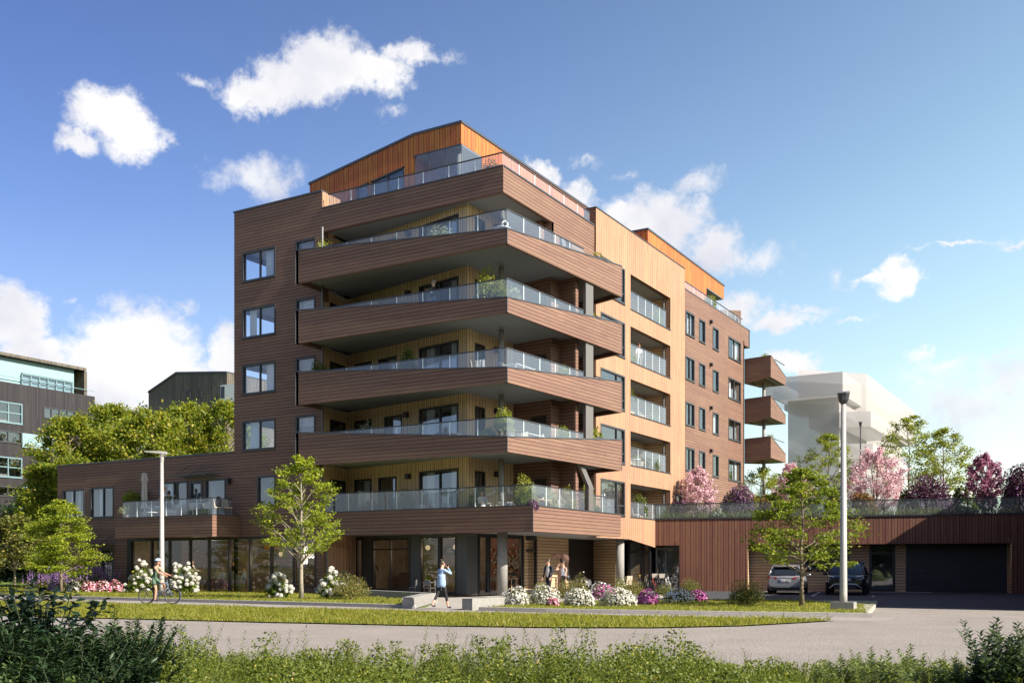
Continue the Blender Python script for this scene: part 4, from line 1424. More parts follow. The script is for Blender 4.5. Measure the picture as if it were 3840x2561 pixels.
# wing added out of frame, inferred from the forecourt shadow and sized to cast it
wg = [gloc(*p) for p in ((20.25, .35), (32, .35), (32, 26), (20.25, 23.6))]
mb = MB()
hw = [(2 + 4.6 * i, 4.4 + 4.6 * i, z, z + 1.6) for i in range(4) for z in (1.2, 5.2)]
wall(mb, wg[3], wg[0], 0, 8.6, hw, .2)
wall(mb, wg[0], wg[1], 0, 8.6, (), .2)
mb.quad((*wg[1], 0), (*wg[2], 0), (*wg[2], 8.6), (*wg[1], 8.6))
mb.add([(*p, 8.6) for p in wg], [(0, 1, 2, 3)])
mb.build('shade_wing', M_REDV, GG)
for a, b, c, d in hw:
    window(wg[3], wg[0], a, b, c, d, parent=GG, mull=(.5,), room=1.2, roommat=M_ROOMD)
mb = MB(); mb.quad((0, 0.2, GT - .02), (GE_, 0.2, GT - .02), (GE_, 40, GT - .02), (0, 40, GT - .02))
mb.build('roof', ground_mat('garden_soil', (0.10, 0.11, 0.04), 0.3, 1.0, 0.5, 0.4), GG)

# white bay lines
mb = MB()
for (a, b) in (((9.74, 13.0), (8.1, 21.3)), ((12.55, 13.4), (12.2, 15.2)), ((6.5, 14.2), (5.1, 21))):
    mb.seg(a, b, 0.0122, 0.0125, -0.06, 0.06)
o = mb.build('bay_marking', mat('road_paint', (0.42, 0.415, 0.40), 0.7, var=0.15, vscale=20)); o['kind'] = 'structure'
mb = MB()
for i in range(24):
    a, b = gw(d0 - .3 + i * 0.15, .1), gw(d0 - .3 + i * .15 + .135, .1)
    mb.seg(a[:2], b[:2], 0.01, 0.03, 0, -.9)
o = mb.build('paver_strip', M_PLAZA); o['kind'] = 'structure'


# ---- other buildings
def box_bldg(name, label, poly, z0, z1, m):
    c = (sum(p[0] for p in poly) / len(poly), sum(p[1] for p in poly) / len(poly), z0)
    t = thing(name, label, 'building', c)
    mb = MB()
    n = len(poly)
    for i in range(n):
        a, b = poly[i], poly[(i + 1) % n]
        mb.quad((*a, z0), (*b, z0), (*b, z1), (*a, z1))
    mb.build('wall', m, t, loc=-t.location)
    return t


LX = -60.0
lt = thing('timber_block', 'weathered black timber apartment block with pale aqua panels, at the left edge', 'building', (-66, 0, 0))
def ly(u):
    return at_x(u, 1500, LX)[1]
def lz(u, v):
    return at_x(u, v, LX)[2]
def bl(x, y):
    return x * 420 / 968, 1300 + y * 420 / 968
M_AQUA = mat('aqua_panel', (0.20, 0.30, 0.32), 0.55, var=0.05)
M_AQUAD = mat('aqua_frame', (0.13, 0.21, 0.23), 0.5)
yR = ly(bl(820, 0)[0]); yL = yR - 40
zt = lz(*bl(820, 432))
mb = MB()
hs = []
def lh(x0, x1, y0, y1, z0=None):
    return (ly(bl(x0, 0)[0]) - yL, ly(bl(x1, 0)[0]) - yL, lz(*bl(x1, y1)), lz(*bl(x1, y0)))
H1 = lh(-300, 192, 497, 672); H2 = lh(377, 650, 560, 652); H3 = lh(-300, 188, 740, 840); H4 = lh(-300, 190, 965, 1135); H5 = lh(366, 470, 985, 1075); H6 = lh(-300, 186, 1215, 1300)
wall(mb, (LX, yL), (LX, yR), 0, zt, [H1, H2, H3, H4, H5, H6], 0.9)
mb.quad((LX, yR, 0), (LX - 14, yR, 0), (LX - 14, yR, zt), (LX, yR, zt))
mb.build('wall', M_BLACKV, lt, loc=-lt.location)
for (x0, x1, y0, y1) in ((190, 620, 745, 868), (186, 420, 1205, 1300)):
    a, b = ly(bl(x0, 0)[0]), ly(bl(x1, 0)[0])
    mb = MB(); mb.box(LX + 0.02, a, lz(*bl(x0, y1)), LX + 0.08, b, lz(*bl(x0, y0)))
    mb.build('aqua_band', M_AQUA, lt, loc=-lt.location)
for H in (H1, H2, H3, H4, H5, H6):
    window((LX, yL), (LX, yR), H[0], H[1], H[2], H[3], parent=lt, mull=(0.25, 0.5, 0.75), frame=M_AQUAD if H in (H1, H4) else M_METAL, room=1.5, roommat=M_ROOMD if H != H2 else M_ROOM, trans=[(0.01, 0.99, (H[2] + H[3]) / 2)] if H in (H1, H4) else [], fw=0.09)
# set-back top floor under an upswept roof
ya = ly(bl(665, 0)[0]); y2 = at_x(bl(712, 0)[0], 1500, LX - 0.5)[1]
zr0 = at_x(*bl(712, 195), LX)[2]; zl0 = at_x(*bl(0, 48), LX)[2]
mb = MB()
mb.quad((LX - .45, yL, zt), (LX - .45, ya, zt), (LX - .45, ya, zr0 - 0.08), (LX - .45, yL, zr0 - 0.08))
mb.build('aqua_wall', M_AQUA, lt, loc=-lt.location)
mb = MB()
mb.add([(LX + 0.1, yL, zr0 - .1), (LX + 0.1, y2, zr0 - .1), (LX - 12, y2, zr0 - .1), (LX - 12, yL, zr0 - .1), (LX + 0.1, yL, zr0 + .16), (LX + 0.1, y2, zr0 + .16), (LX - 12, y2, zr0 + .16), (LX - 12, yL, zr0 + .16)],
       [(0, 3, 2, 1), (4, 5, 6, 7), (0, 1, 5, 4), (1, 2, 6, 5), (2, 3, 7, 6), (3, 0, 4, 7)])
mb.seg((LX - 12, y2 - .02), (LX - 0.2, y2 - .02), zt, zr0 - .1, 0, -0.3)
mb.build('roof', M_GREYV, lt, loc=-lt.location)
# glazed lean-to on the terrace
a, b = ly(bl(205, 0)[0]), ly(bl(640, 0)[0])
mb = MB()
for k in range(7):
    y = a + (b - a) * k / 6
    mb.box(LX - 0.3, y - .05, zt, LX - 0.2, y + .05, zt + 1.0)
mb.box(LX - 0.3, a, zt + .95, LX - 0.15, b, zt + 1.06); mb.box(LX - 0.3, a, zt + 0.5, LX - 0.2, b, zt + 0.55)
mb.box(LX - .44, a, zt + 1.05, LX - 0.15, b, zt + 1.1)
co = mb.build('conservatory', M_AQUAD, lt, loc=-lt.location)
g = MB(); g.quad((LX - .25, a, zt), (LX - .25, b, zt), (LX - .25, b, zt + 1.0), (LX - .25, a, zt + 1.0)); g.build('pane', M_PANE, co)
mb = MB(); mb.box(LX - .1, yL, zt + .5, LX - .06, yR, zt + .55); mb.build('railing', M_AQUAD, lt, loc=-lt.location)

# grey timber house on the hill
def gl(x, y):
    return x * .38282, 1250 + y * .38282
HY = 60.0
hp_ = [at_y(*gl(*q), HY) for q in ((1455, 585), (1730, 395), (2225, 390), (2350, 392))]
ht = thing('timber_house', 'grey brown timber house with a sloping roof on the hill above the trees', 'building', (hp_[1][0], HY + 4, 4))
mb = MB()
x0, x3 = hp_[0][0], hp_[2][0]
mb.add([(x0, HY, 4), (hp_[2][0], HY, 4), (hp_[2][0], HY, hp_[2][2]), (hp_[1][0], HY, hp_[1][2]), (x0, HY, hp_[0][2])], [(0, 1, 2, 3, 4)])
mb.quad((x3, HY, 4), (x3, HY + 10, 4), (x3, HY + 10, hp_[2][2]), (x3, HY, hp_[2][2]))
mb.build('wall', M_GREYV, ht, loc=-ht.location)
mb = MB()
for p, q_ in ((hp_[0], hp_[1]), (hp_[1], hp_[2])):
    mb.add([(p[0], HY - .15, p[2]), (q_[0], HY - .15, q_[2]), (q_[0], HY + 10, q_[2]), (p[0], HY + 10, p[2]), (p[0], HY - .15, p[2] + .25), (q_[0], HY - .15, q_[2] + .25), (q_[0], HY + 10, q_[2] + .25), (p[0], HY + 10, p[2] + .25)],
           [(0, 3, 2, 1), (4, 5, 6, 7), (0, 1, 5, 4), (1, 2, 6, 5), (2, 3, 7, 6), (3, 0, 4, 7)])
mb.build('roof', M_METAL, ht, loc=-ht.location)
for (a, b, c, d) in ((1828, 1868, 560, 645), (1942, 1980, 540, 625)):
    p, q_ = at_y(*gl(a, d), HY), at_y(*gl(b, c), HY)
    window((x0, HY), (x3, HY), p[0] - x0, q_[0] - x0, p[2], q_[2], parent=ht, room=0, fw=0.12, proud=0.1)
p, q_ = at_y(*gl(2170, 640), HY - .1), at_y(*gl(2300, 495), HY - .1)
mb = MB(); mb.box(p[0], HY - .3, p[2] - 3, q_[0] + 2, HY - .05, q_[2]); mb.build('white_bay', M_WHITE, ht, loc=-ht.location)
mb = MB(); mb.box(p[0] + .1, HY - .34, p[2], p[0] + .8, HY - .3, q_[2] - .2); mb.build('window', M_METAL, ht, loc=-ht.location)

# pale translucent massing blocks to the right
M_GHOST = bpy.data.materials.new('pale_translucent_panel')
M_GHOST.use_nodes = True
nt = NT(M_GHOST.node_tree)
df = nt.new('ShaderNodeBsdfDiffuse', {'Color': (0.60, 0.575, 0.56, 1)})
tl = nt.new('ShaderNodeBsdfTranslucent', {'Color': (0.52, 0.50, 0.49, 1)})
a_ = nt.new('ShaderNodeMixShader', {0: 0.5, 1: df.outputs[0], 2: tl.outputs[0]})
tr = nt.new('ShaderNodeBsdfTransparent', {0: (0.97, 0.98, 1, 1)})
b_ = nt.new('ShaderNodeMixShader', {0: 0.28, 1: a_.outputs[0], 2: tr.outputs[0]})
nt.new('ShaderNodeOutputMaterial', {0: b_.outputs[0]})
def jq(x, y):
    return 2500 + x * .57388, 1000 + y * .57388
WC = at_d(*jq(1150, 685), 97)
wt = thing('pale_block', 'ghostly white translucent building volume with jutting balconies, behind the blossom trees', 'building', (WC[0] - 6, WC[1] + 8, 0))
zt = WC[2]
def wpt(u):     # on the face toward the garage, y = WC[1]
    return at_y(u, 1500, WC[1])[0]
mb = MB()
xl = wpt(jq(640, 0)[0])
yb = at_x(jq(1590, 0)[0], 1500, WC[0])[1]
zb_ = at_y(*jq(1150, 835), WC[1])[2]
y1_ = WC[1] + (yb - WC[1]) * .35
mb.prism([(xl, WC[1]), (WC[0], WC[1]), (WC[0], y1_), (xl, y1_)], zb_, zt)
mb.build('parapet', M_GHOST, wt, loc=-wt.location)
mb = MB()
mb.prism([(xl + 1, y1_ + .02), (WC[0] + .02, y1_ + .02), (WC[0] + .02, yb), (xl + 1, yb)], zb_ - 1.2, zt - .9)
mb.build('parapet', M_GHOST, wt, loc=-wt.location)
mb = MB()
mb.prism([(xl + 2, WC[1] + 1.2), (WC[0] - .6, WC[1] + 1.2), (WC[0] - .6, yb - 2), (xl + 2, yb - 2)], 0, zb_ - .01)
mb.build('wall', M_GHOST, wt, loc=-wt.location)
for k in range(4):
    z = zb_ - 3.0 - k * 3.0
    mb = MB(); mb.prism([(WC[0] - .55, WC[1] + 1 + k), (WC[0] + 2.2, WC[1] + 2 + k), (WC[0] + 2.2, WC[1] + 13), (WC[0] - .55, WC[1] + 14)], z, z + 1.5)
    mb.build('balcony_band', M_GHOST, wt, loc=-wt.location)
sx = at_x(jq(1345, 0)[0], 1500, WC[0] + 1.0)
mb = MB(); mb.prism([(WC[0] - 5, sx[1] - 6), (WC[0] + 0.4, sx[1]), (WC[0] + 0.4, yb + 1), (WC[0] - 5, yb + 1)], zt - 3, zt + 1.2)
mb.build('roof_box', M_GHOST, wt, loc=-wt.location)

# ---- street lamps
def lamp(name, label, base, h, head, r=0.09, m=None, block=True):
    t = thing(name, label, 'street lamp', base, 0)
    m = m or mat('lamp_paint', (0.34, 0.325, 0.305), 0.45, 0.1, var=0.05)
    mb = MB()
    mb.tube([(0, 0, 0.15), (0, 0, 0.5), (0, 0, h)], [r, r * 0.98, r * 0.62], 18)
    mb.build('post', m, t, True)
    if block:
        mb = MB(); mb.box(-0.36, -0.22, -0.05, 0.36, 0.22, 0.26); mb.build('base_block', M_CONC, t)
    mb = MB()
    if head == 'arm':
        dx, dy = -CA, -SA     # toward the left of the street
        a = Vector((dx, dy, 0))
        mb.tube([(0, 0, h - 0.25), (0, 0, h + 0.02), (-0.1 * dx, -0.1 * dy, h + 0.12)], [r * 0.65, r * .9, r * 1.1], 10)
        P = []
        n = Vector((-dy, dx, 0))
        for s_, w, t_ in ((-0.22, 0.09, 0.12), (0.1, 0.1, 0.11), (0.5, 0.09, 0.07), (0.78, 0.05, 0.05)):
            c = a * s_ + Vector((0, 0, h + 0.12 + 0.1 * (s_ + .2)))
            P.append([c + n * w, c - n * w, c - n * w + Vector((0, 0, t_)), c + n * w + Vector((0, 0, t_))])
        vs = [v for q in P for v in q]
        fs = []
        for i in range(3):
            for k in range(4):
                fs.append((i * 4 + k, i * 4 + (k + 1) % 4, i * 4 + 4 + (k + 1) % 4, i * 4 + 4 + k))
        fs += [(3, 2, 1, 0), (12, 13, 14, 15)]
        mb.add(vs, fs)
        mb.build('lamp_head', m, t)
    else:
        mb.tube([(0, 0, h), (0, 0, h + 0.1), (0, 0, h + 0.34)], [r * 0.8, r * 1.3, r * 1.7], 8)
        b = mb.build('lamp_neck', M_METAL, t)
        mb = MB(); mb.add([(-.12, -.2, h + .3), (.13, -.2, h + .3), (.15, .17, h + .33), (-.13, .17, h + .33), (-.12, -.2, h + .34), (.13, -.2, h + .34), (.17, .19, h + .43), (-.15, .19, h + .43)],
                          [(0, 3, 2, 1), (4, 5, 6, 7), (0, 1, 5, 4), (1, 2, 6, 5), (2, 3, 7, 6), (3, 0, 4, 7)])
        mb.build('lamp_head', mat('lamp_grey', (0.2, 0.2, 0.2), 0.4, 0.3), t)
    return t


lamp('street_lamp', 'tall pale street lamp with a flat side arm, behind the cyclist', gp(607, 2236, 0.115), 6.3, 'arm', 0.115)
lamp('street_lamp', 'tallest grey street lamp, standing on the kerb in front of the dark car', gp(3163, 2286, .1), 6.55, 'top', 0.118)
b = at_y(2400 + 1350 * .61251, 1840, 40)
lamp('street_lamp', 'thin dark street lamp rising behind the pink blossom tree', (b[0], 40, 4.4), at_y(2400 + 1350 * .61251, 1600, 40)[2] - 4.4, 'top', 0.07, M_METAL, False)
b = gw(gs(1221, 5), 5)
t = thing('bollard_light', 'slim white bollard light standing in the roof garden planting', 'bollard light', (b[0], b[1], GT))
mb = MB(); mb.tube([(0, 0, 0), (0, 0, 1.9)], 0.06, 10); mb.build('post', M_WHITE, t)
mb = MB(); mb.tube([(0, 0, 1.9), (0, 0, 2.05)], 0.075, 10); mb.build('cap', M_METAL, t)

# ================================================================ plants
def unit(a):
    return a / (np.linalg.norm(a, axis=1, keepdims=True) + 1e-9)


def leaf_quads(c, size, rng, up=0.5, asp=0.55, axis=None, var=0.35):
    """diamond shaped leaves: N centres -> verts, faces"""
    n = len(c)
    nr = unit(rng.normal(size=(n, 3)) + np.array([0, 0, up * 2]))
    ax = rng.normal(size=(n, 3)) if axis is None else axis + rng.normal(size=(n, 3)) * 0.45
    ax = ax - nr * (ax * nr).sum(1, keepdims=True)
    ax = unit(ax)
    sd_ = np.cross(nr, ax)
    s = (size * rng.uniform(1 - var, 1 + var, n))[:, None]
    v = np.empty((n, 4, 3))
    v[:, 0] = c - ax * s * 0.5
    v[:, 1] = c + sd_ * s * 0.5 * asp - ax * s * 0.05 + nr * s * 0.06
    v[:, 2] = c + ax * s * 0.5
    v[:, 3] = c - sd_ * s * 0.5 * asp - ax * s * 0.05 + nr * s * 0.06
    return v.reshape(-1, 3), np.arange(n * 4).reshape(-1, 4)


def tree_parts(seed, H, prof, cb, nl=26, leaf=0.1, nleaf=7000, up=0.7, tr=0.07, sec=6, spray=0.16, flat=0.35, multi=1, bend=0.12):
    """returns trunk MB and leaf centre array for a tree of height H; prof = [(t, radius)] outline of the crown"""
    rng = np.random.default_rng(seed)
    pt = np.array([p[0] for p in prof]); pr = np.array([p[1] for p in prof])
    mb = MB()
    stems = []
    for m in range(multi):
        ph = rng.uniform(0, 6.28)
        sp = 0.0 if multi == 1 else 0.25 * pr.max()
        pts = []
        for i in range(8):
            t = i / 7 * 0.93
            pts.append(np.array([math.cos(ph) * sp * t + rng.normal() * bend * 0.08 * H * t, math.sin(ph) * sp * t + rng.normal() * bend * 0.08 * H * t, t * H]))
        stems.append(np.array(pts))
        rad = [tr * (1 - 0.88 * i / 7) + 0.006 for i in range(8)]
        rad[0] *= 1.25
        mb.tube(pts, rad, 8)
    C, AX = [], []
    ga = rng.uniform(0, 6.28)
    for i in range(nl):
        t = cb + (0.99 - cb) * ((i + rng.uniform(0, 1)) / nl) ** 0.9
        R_ = np.interp(t, pt, pr)
        ga += 2.4 + rng.normal() * 0.35
        rr = R_ * rng.uniform(0.72, 1.08)
        st = stems[i % multi]
        tb = max(cb * 0.72, t - rr * up / H - 0.02)
        zb = tb * H
        b0 = np.array([np.interp(zb, st[:, 2], st[:, 0]), np.interp(zb, st[:, 2], st[:, 1]), zb])
        e = np.array([math.cos(ga) * rr, math.sin(ga) * rr, t * H])
        e[:2] += b0[:2] * 0.5
        mid = b0 * 0.45 + e * 0.55 + np.array([0, 0, 0.08 * rr]) + rng.normal(size=3) * 0.06 * rr
        P = [b0, b0 * 0.75 + mid * 0.25 + rng.normal(size=3) * .02 * rr, mid, e]
        L = np.linalg.norm(e - b0)
        br = tr * (0.42 - 0.25 * tb)
        mb.tube(P, [br, br * .8, br * 0.5, br * 0.12], 5, cap=False)
        ns = sec + int(rng.integers(0, 3))
        for k in range(ns):
            f = rng.uniform(0.35, 1.0)
            q = mid * (1 - (f - .35) / .65) + e * ((f - .35) / .65) if f > .35 else mid
            d = (e - b0) / (L + 1e-6) * 0.7 + rng.normal(size=3) * np.array([0.75, 0.75, 0.42])
            d /= np.linalg.norm(d)
            ln = R_ * rng.uniform(0.16, 0.42)
            q2 = q + d * ln
            mb.tube([q, (q + q2) / 2 + np.array([0, 0, .03 * ln]), q2], [br * .3, br * .2, br * .06], 3, cap=False)
            m_ = max(6, int(nleaf / (nl * (sec + 1))))
            u = rng.uniform(0.1, 1.1, m_)[:, None]
            c = q + (q2 - q) * u + rng.normal(size=(m_, 3)) * np.array([spray, spray, spray * flat])
            C.append(c)
            AX.append(np.tile(d, (m_, 1)))
    return mb, np.concatenate(C), np.concatenate(AX)


M_BARK = mat('grey_brown_bark', (0.15, 0.115, 0.085), 0.9, 0, 0.5, 30, 0.25, 12)
M_BARKL = mat('pale_bark', (0.27, 0.23, 0.18), 0.9, 0, 0.5, 30, 0.25, 12)
LF_YOUNG = leafmat('young_leaves', (0.12, 0.19, 0.015), (0.38, 0.42, 0.04), (0.48, 0.46, 0.07), 0.52)
LF_WOOD = leafmat('maple_leaves', (0.055, 0.115, 0.013), (0.37, 0.38, 0.04), (0.45, 0.38, 0.06), 0.5, clump=0.55)
LF_LIGHT = leafmat('bright_leaves', (0.14, 0.18, 0.02), (0.34, 0.36, 0.05), None, 0.5)
LF_PINK = leafmat('pink_blossom', (0.60, 0.36, 0.40), (0.80, 0.62, 0.65), (0.38, 0.16, 0.16), 0.35, f2=.93, clump=2.5, tt=(1.05, 1, 1.02))
LF_MAG = leafmat('deep_pink_blossom', (0.30, 0.10, 0.18), (0.58, 0.28, 0.38), (0.2, 0.08, 0.07), 0.3, clump=2.5, tt=(1.05, 1, 1.05))
LF_PURP = leafmat('purple_lilac', (0.10, 0.03, 0.08), (0.32, 0.17, 0.32), (0.10, 0.13, 0.03), 0.25, f2=0.75, clump=2.5, tt=(1, 1, 1))
LF_DARKP = leafmat('dark_plum_leaves', (0.045, 0.015, 0.03), (0.15, 0.05, 0.10), (0.22, 0.12, 0.25), 0.2, f2=0.8, clump=2.0)
LF_SHRUB = leafmat('shrub_leaves', (0.06, 0.085, 0.015), (0.20, 0.20, 0.04), (0.28, 0.22, 0.07), 0.3, clump=4)
LF_OLIVE = leafmat('olive_shrub_leaves', (0.085, 0.095, 0.02), (0.25, 0.23, 0.06), (0.32, 0.2, 0.07), 0.3, clump=4)
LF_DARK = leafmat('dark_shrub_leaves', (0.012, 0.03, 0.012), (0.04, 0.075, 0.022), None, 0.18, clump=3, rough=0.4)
LF_ORANGE = leafmat('rusty_leaves', (0.13, 0.06, 0.02), (0.32, 0.17, 0.05), (0.14, 0.15, 0.03), 0.3, clump=3)
LF_HYD = leafmat('hydrangea_leaves', (0.05, 0.09, 0.015), (0.19, 0.24, 0.04), (0.4, 0.35, 0.03), 0.3, f2=.95, clump=5)
LF_GRASS = leafmat('grass_blades', (0.12, 0.15, 0.015), (0.33, 0.31, 0.045), (0.40, 0.32, 0.10), 0.5, clump=1.0)
PT_WHITE = mat('white_petals', (0.62, 0.62, 0.61), 0.7)
PT_CREAM = leafmat('cream_petals', (0.40, 0.38, 0.32), (0.66, 0.65, 0.61), None, 0.2, tt=(1, 1, .95))
PT_MAG = leafmat('magenta_petals', (0.30, 0.04, 0.20), (0.50, 0.12, 0.36), (0.55, 0.3, 0.45), 0.2, tt=(1, 1, 1))
PT_RED = leafmat('red_petals', (0.40, 0.05, 0.12), (0.52, 0.16, 0.24), (0.62, 0.45, 0.5), 0.2, f2=.6, tt=(1, 1, 1))
PT_LAV = leafmat('lavender_petals', (0.17, 0.09, 0.30), (0.36, 0.24, 0.46), (0.45, 0.2, 0.40), 0.25, tt=(1, 1, 1))


def plant_tree(name, label, cat, base, seed, H, prof, cb, lm, bark=None, group=None, rz=0.0, **kw):
    leaf = kw.pop('leaf', 0.1)
    asp = kw.pop('asp', 0.62)
    upf = kw.pop('upf', 0.7)
    mb, C, AX = tree_parts(seed, H, prof, cb, leaf=leaf, **kw)
    t = thing(name, label, cat, base, rz, group)
    mb.build('trunk', bark or M_BARK, t, True)
    v, f = leaf_quads(C, leaf, np.random.default_rng(seed + 9), upf, asp, AX)
    link('crown', fast_mesh('crown', v, f, lm), t)
    return t


def blob_pts(rng, n, r, lobes=7, inner=0.35, low=-0.15):
    """points through the outer volume of an uneven rounded bush standing on z = 0"""
    d = unit(rng.normal(size=(n, 3)))
    d[:, 2] = np.where(d[:, 2] < low, -d[:, 2] * 0.6, d[:, 2])
    ld = unit(rng.normal(size=(lobes, 3)) + [0, 0, .3])
    k = 0.86 + 0.2 * np.max(np.maximum(0, d @ ld.T) ** 8, axis=1)
    k *= 1 + 0.07 * np.sin(d[:, 0] * 9 + d[:, 1] * 7) * np.cos(d[:, 2] * 8)
    rad = k * rng.uniform(inner ** 2, 1, n) ** 0.5
    p = d * rad[:, None] * np.array(r)
    p[:, 2] = np.maximum(p[:, 2] + r[2] * 0.15, 0.02)
    return p, d


def bush(name, label, base, r, seed, lm, n=2200, leaf=0.06, flowers=None, nf=400, fs=0.045, cat='shrub', group=None, fup=0.0, asp=0.55, stems=True, ftop=-.2):
    rng = np.random.default_rng(seed)
    t = thing(name, label, cat, base, 0, group)
    p, d = blob_pts(rng, n, r)
    v, f = leaf_quads(p, leaf, rng, 0.25, asp, d)
    link('foliage', fast_mesh('foliage', v, f, lm), t)
    if stems:
        mb = MB()
        for i in range(9):
            a = rng.uniform(0, 6.28); q = rng.uniform(.3, .75)
            mb.tube([(0.05 * math.cos(a), .05 * math.sin(a), 0), (math.cos(a) * r[0] * q * .6, math.sin(a) * r[1] * q * .6, r[2] * .5), (math.cos(a) * r[0] * q, math.sin(a) * r[1] * q, r[2] * .85)], [.014, .009, .003], 4, cap=False)
        mb.build('stem', M_BARK, t)
    if flowers:
        p, d = blob_pts(rng, nf, r, inner=0.93)
        k = d[:, 2] > ftop
        p, d = p[k] * 1.03, d[k]
        c = unit(d + rng.normal(size=d.shape) * .35 + [0, 0, fup])
        a = unit(np.cross(c, rng.normal(size=c.shape)))
        b = np.cross(c, a)
        s = (fs * rng.uniform(.6, 1.25, len(p)))[:, None]
        V = np.stack([p + a * s * .6, p + (a * .3 + b * .52) * s, p + (-a * .3 + b * .52) * s, p - a * s * .6, p + (-a * .3 - b * .52) * s, p + (a * .3 - b * .52) * s], 1).reshape(-1, 3)
        link('blossom', fast_mesh('blossom', V, np.arange(len(V)).reshape(-1, 6), flowers), t)
    return t


_hh = None
def hydrangea(label, base, r, seed, nh=24, hs=0.12, hm=None, cat='shrub', name='hydrangea'):
    global _hh
    rng = np.random.default_rng(seed)
    t = thing(name, label, cat, base, 0)
    p, d = blob_pts(rng, 900, (r[0] * .92, r[1] * .92, r[2] * .9))
    v, f = leaf_quads(p, 0.15, rng, 0.3, 0.6, d)
    link('foliage', fast_mesh('foliage', v, f, LF_HYD), t)
    if _hh is None:
        # one mop head: many small four-petalled florets on a ball
        n = 130
        i = np.arange(n); ph = i * 2.39996; z = 1 - 2 * (i + .5) / n
        q = np.stack([np.sqrt(1 - z * z) * np.cos(ph), np.sqrt(1 - z * z) * np.sin(ph), z * .85], 1)
        q = q * rng.uniform(.9, 1.08, (n, 1))
        c = unit(q + rng.normal(size=q.shape) * .25)
        a = unit(np.cross(c, rng.normal(size=c.shape))); b = np.cross(c, a)
        s = .21
        V = np.stack([q + a * s, q + b * s, q - a * s, q - b * s], 1).reshape(-1, 3)
        _hh = fast_mesh('flower_head', V, np.arange(n * 4).reshape(-1, 4), PT_CREAM)
    pts = []
    tries = 0
    while len(pts) < nh and tries < 3000:
        tries += 1
        q, dd = blob_pts(rng, 1, r, inner=.95)
        if dd[0, 2] < -.35:
            continue
        if all(np.linalg.norm(q[0] - o_) > hs * 1.25 for o_ in pts):
            pts.append(q[0])
    for q in pts:
        o_ = link('flower_head', _hh, t, Vector(q))
        o_.scale = [hs * rng.uniform(.75, 1.1)] * 3
        o_.rotation_euler = (rng.uniform(-.5, .5), rng.uniform(-.5, .5), rng.uniform(0, 6))
    return t


# ---- young trees on the lawns
VASE = [(0.2, .55), (.35, 1.55), (.5, 1.95), (.65, 1.75), (.8, 1.2), (.92, .7), (1.0, .2)]
plant_tree('young_tree', 'young light green tree with a slim pale trunk, in front of the coffee sign', 'tree', gp(1130, 2243, .115), 11, 6.1, VASE, .33, LF_YOUNG, M_BARKL, nl=38, nleaf=8500, leaf=.115, up=.85, tr=.085, sec=7, spray=.10)
FLAT = [(0.12, .5), (.25, 1.5), (.42, 1.9), (.6, 1.75), (.78, 1.25), (.92, .7), (1.0, .2)]
plant_tree('young_tree', 'low spreading light green tree above the purple flower bed, at the left', 'tree', gp(230, 2222, .115), 23, 4.75, FLAT, .2, LF_YOUNG, M_BARK, nl=44, nleaf=15000, leaf=.115, up=.3, tr=.07, sec=7, spray=.15, flat=.22)
DOME = [(0.2, .6), (.32, 1.7), (.46, 1.95), (.62, 1.65), (.78, 1.15), (.92, .6), (1.0, .2)]
plant_tree('young_tree', 'young tree with flat leafy tiers, on the lawn in front of the silver car', 'tree', gp(3006, 2272, .115), 37, 4.75, DOME, .3, leafmat('backlit_tier_leaves', (.07, .12, .012), (.26, .30, .03), (.36, .36, .05), .45), M_BARK, nl=42, nleaf=10500, leaf=.11, up=.35, tr=.075, sec=7, spray=.14, flat=.22)  # darker leaf colours stand in for the backlit crown

# ---- trees beyond the wing
WOODT = [(0.05, 1.8), (.25, 2.9), (.5, 3.5), (.7, 3.3), (.85, 2.4), (.95, 1.4), (1.0, .4)]
def wood_tree(seed):
    return dict(nl=52, nleaf=26000, leaf=.22, up=.75, tr=.24, sec=7, spray=.27, flat=.6)
lab = ['broad yellow green tree behind the low wing, nearest the black timber block', 'tall tree with an ivy dark middle behind the low wing', 'rounded yellow tinged tree standing behind the street lamp head',
       'dark green tree below the grey timber house', 'broad tree beside the brown tower, right of the grey house gable', 'full green tree in front of the grey timber house']
srcs = [plant_tree('maple_tree', lab[0], 'tree', (0, 0, 0), 101, 11.5, WOODT, .12, LF_WOOD, group='trees behind the low wing', **wood_tree(0)),
        plant_tree('maple_tree', lab[1], 'tree', (0, 0, 0), 102, 13.0, WOODT, .12, LF_WOOD, group='trees behind the low wing', **wood_tree(0))]
WT = [(265, 1560, 80, 0), (415, 1508, 84, 1), (570, 1535, 79, 0), (700, 1512, 86, 1), (845, 1495, 82, 1), (500, 1545, 92, 0)]
for i, (u, v, dep, s_) in enumerate(WT):
    x, y, z = at_d(u, v, dep)
    H0 = (11.5, 13.0)[s_]
    gz = 0.0
    k = (z - gz) / H0
    o = srcs[s_] if i < 2 else copy_thing(srcs[s_], (0, 0, 0), 0)
    o.location = (x, y, gz); o.rotation_euler.z = i * 1.7
    o.scale = (k * .9, k * .9, k)
    o['label'] = lab[i]
SIDE = [(0.1, 1.2), (.4, 1.9), (.7, 1.5), (.9, .8), (1, .3)]
plant_tree('slender_tree', 'slender bright green tree at the end wall of the low wing', 'tree', (*at_d(160, 2121, 66)[:2], 0), 131, (2121 - 1735) / 3790 * 66 + 1.5, SIDE, .12, LF_WOOD, nl=44, nleaf=9000, leaf=.24, up=.8, tr=.1, sec=6, spray=.26, flat=.6)
plant_tree('slender_tree', 'small dark green tree with a thin grey trunk at the left edge', 'tree', (*at_d(55, 2121, 58)[:2], .4), 132, 3.9, SIDE, .3, LF_SHRUB, M_BARKL, nl=40, nleaf=7000, leaf=.17, up=.6, tr=.06, sec=6, spray=.2, flat=.6)
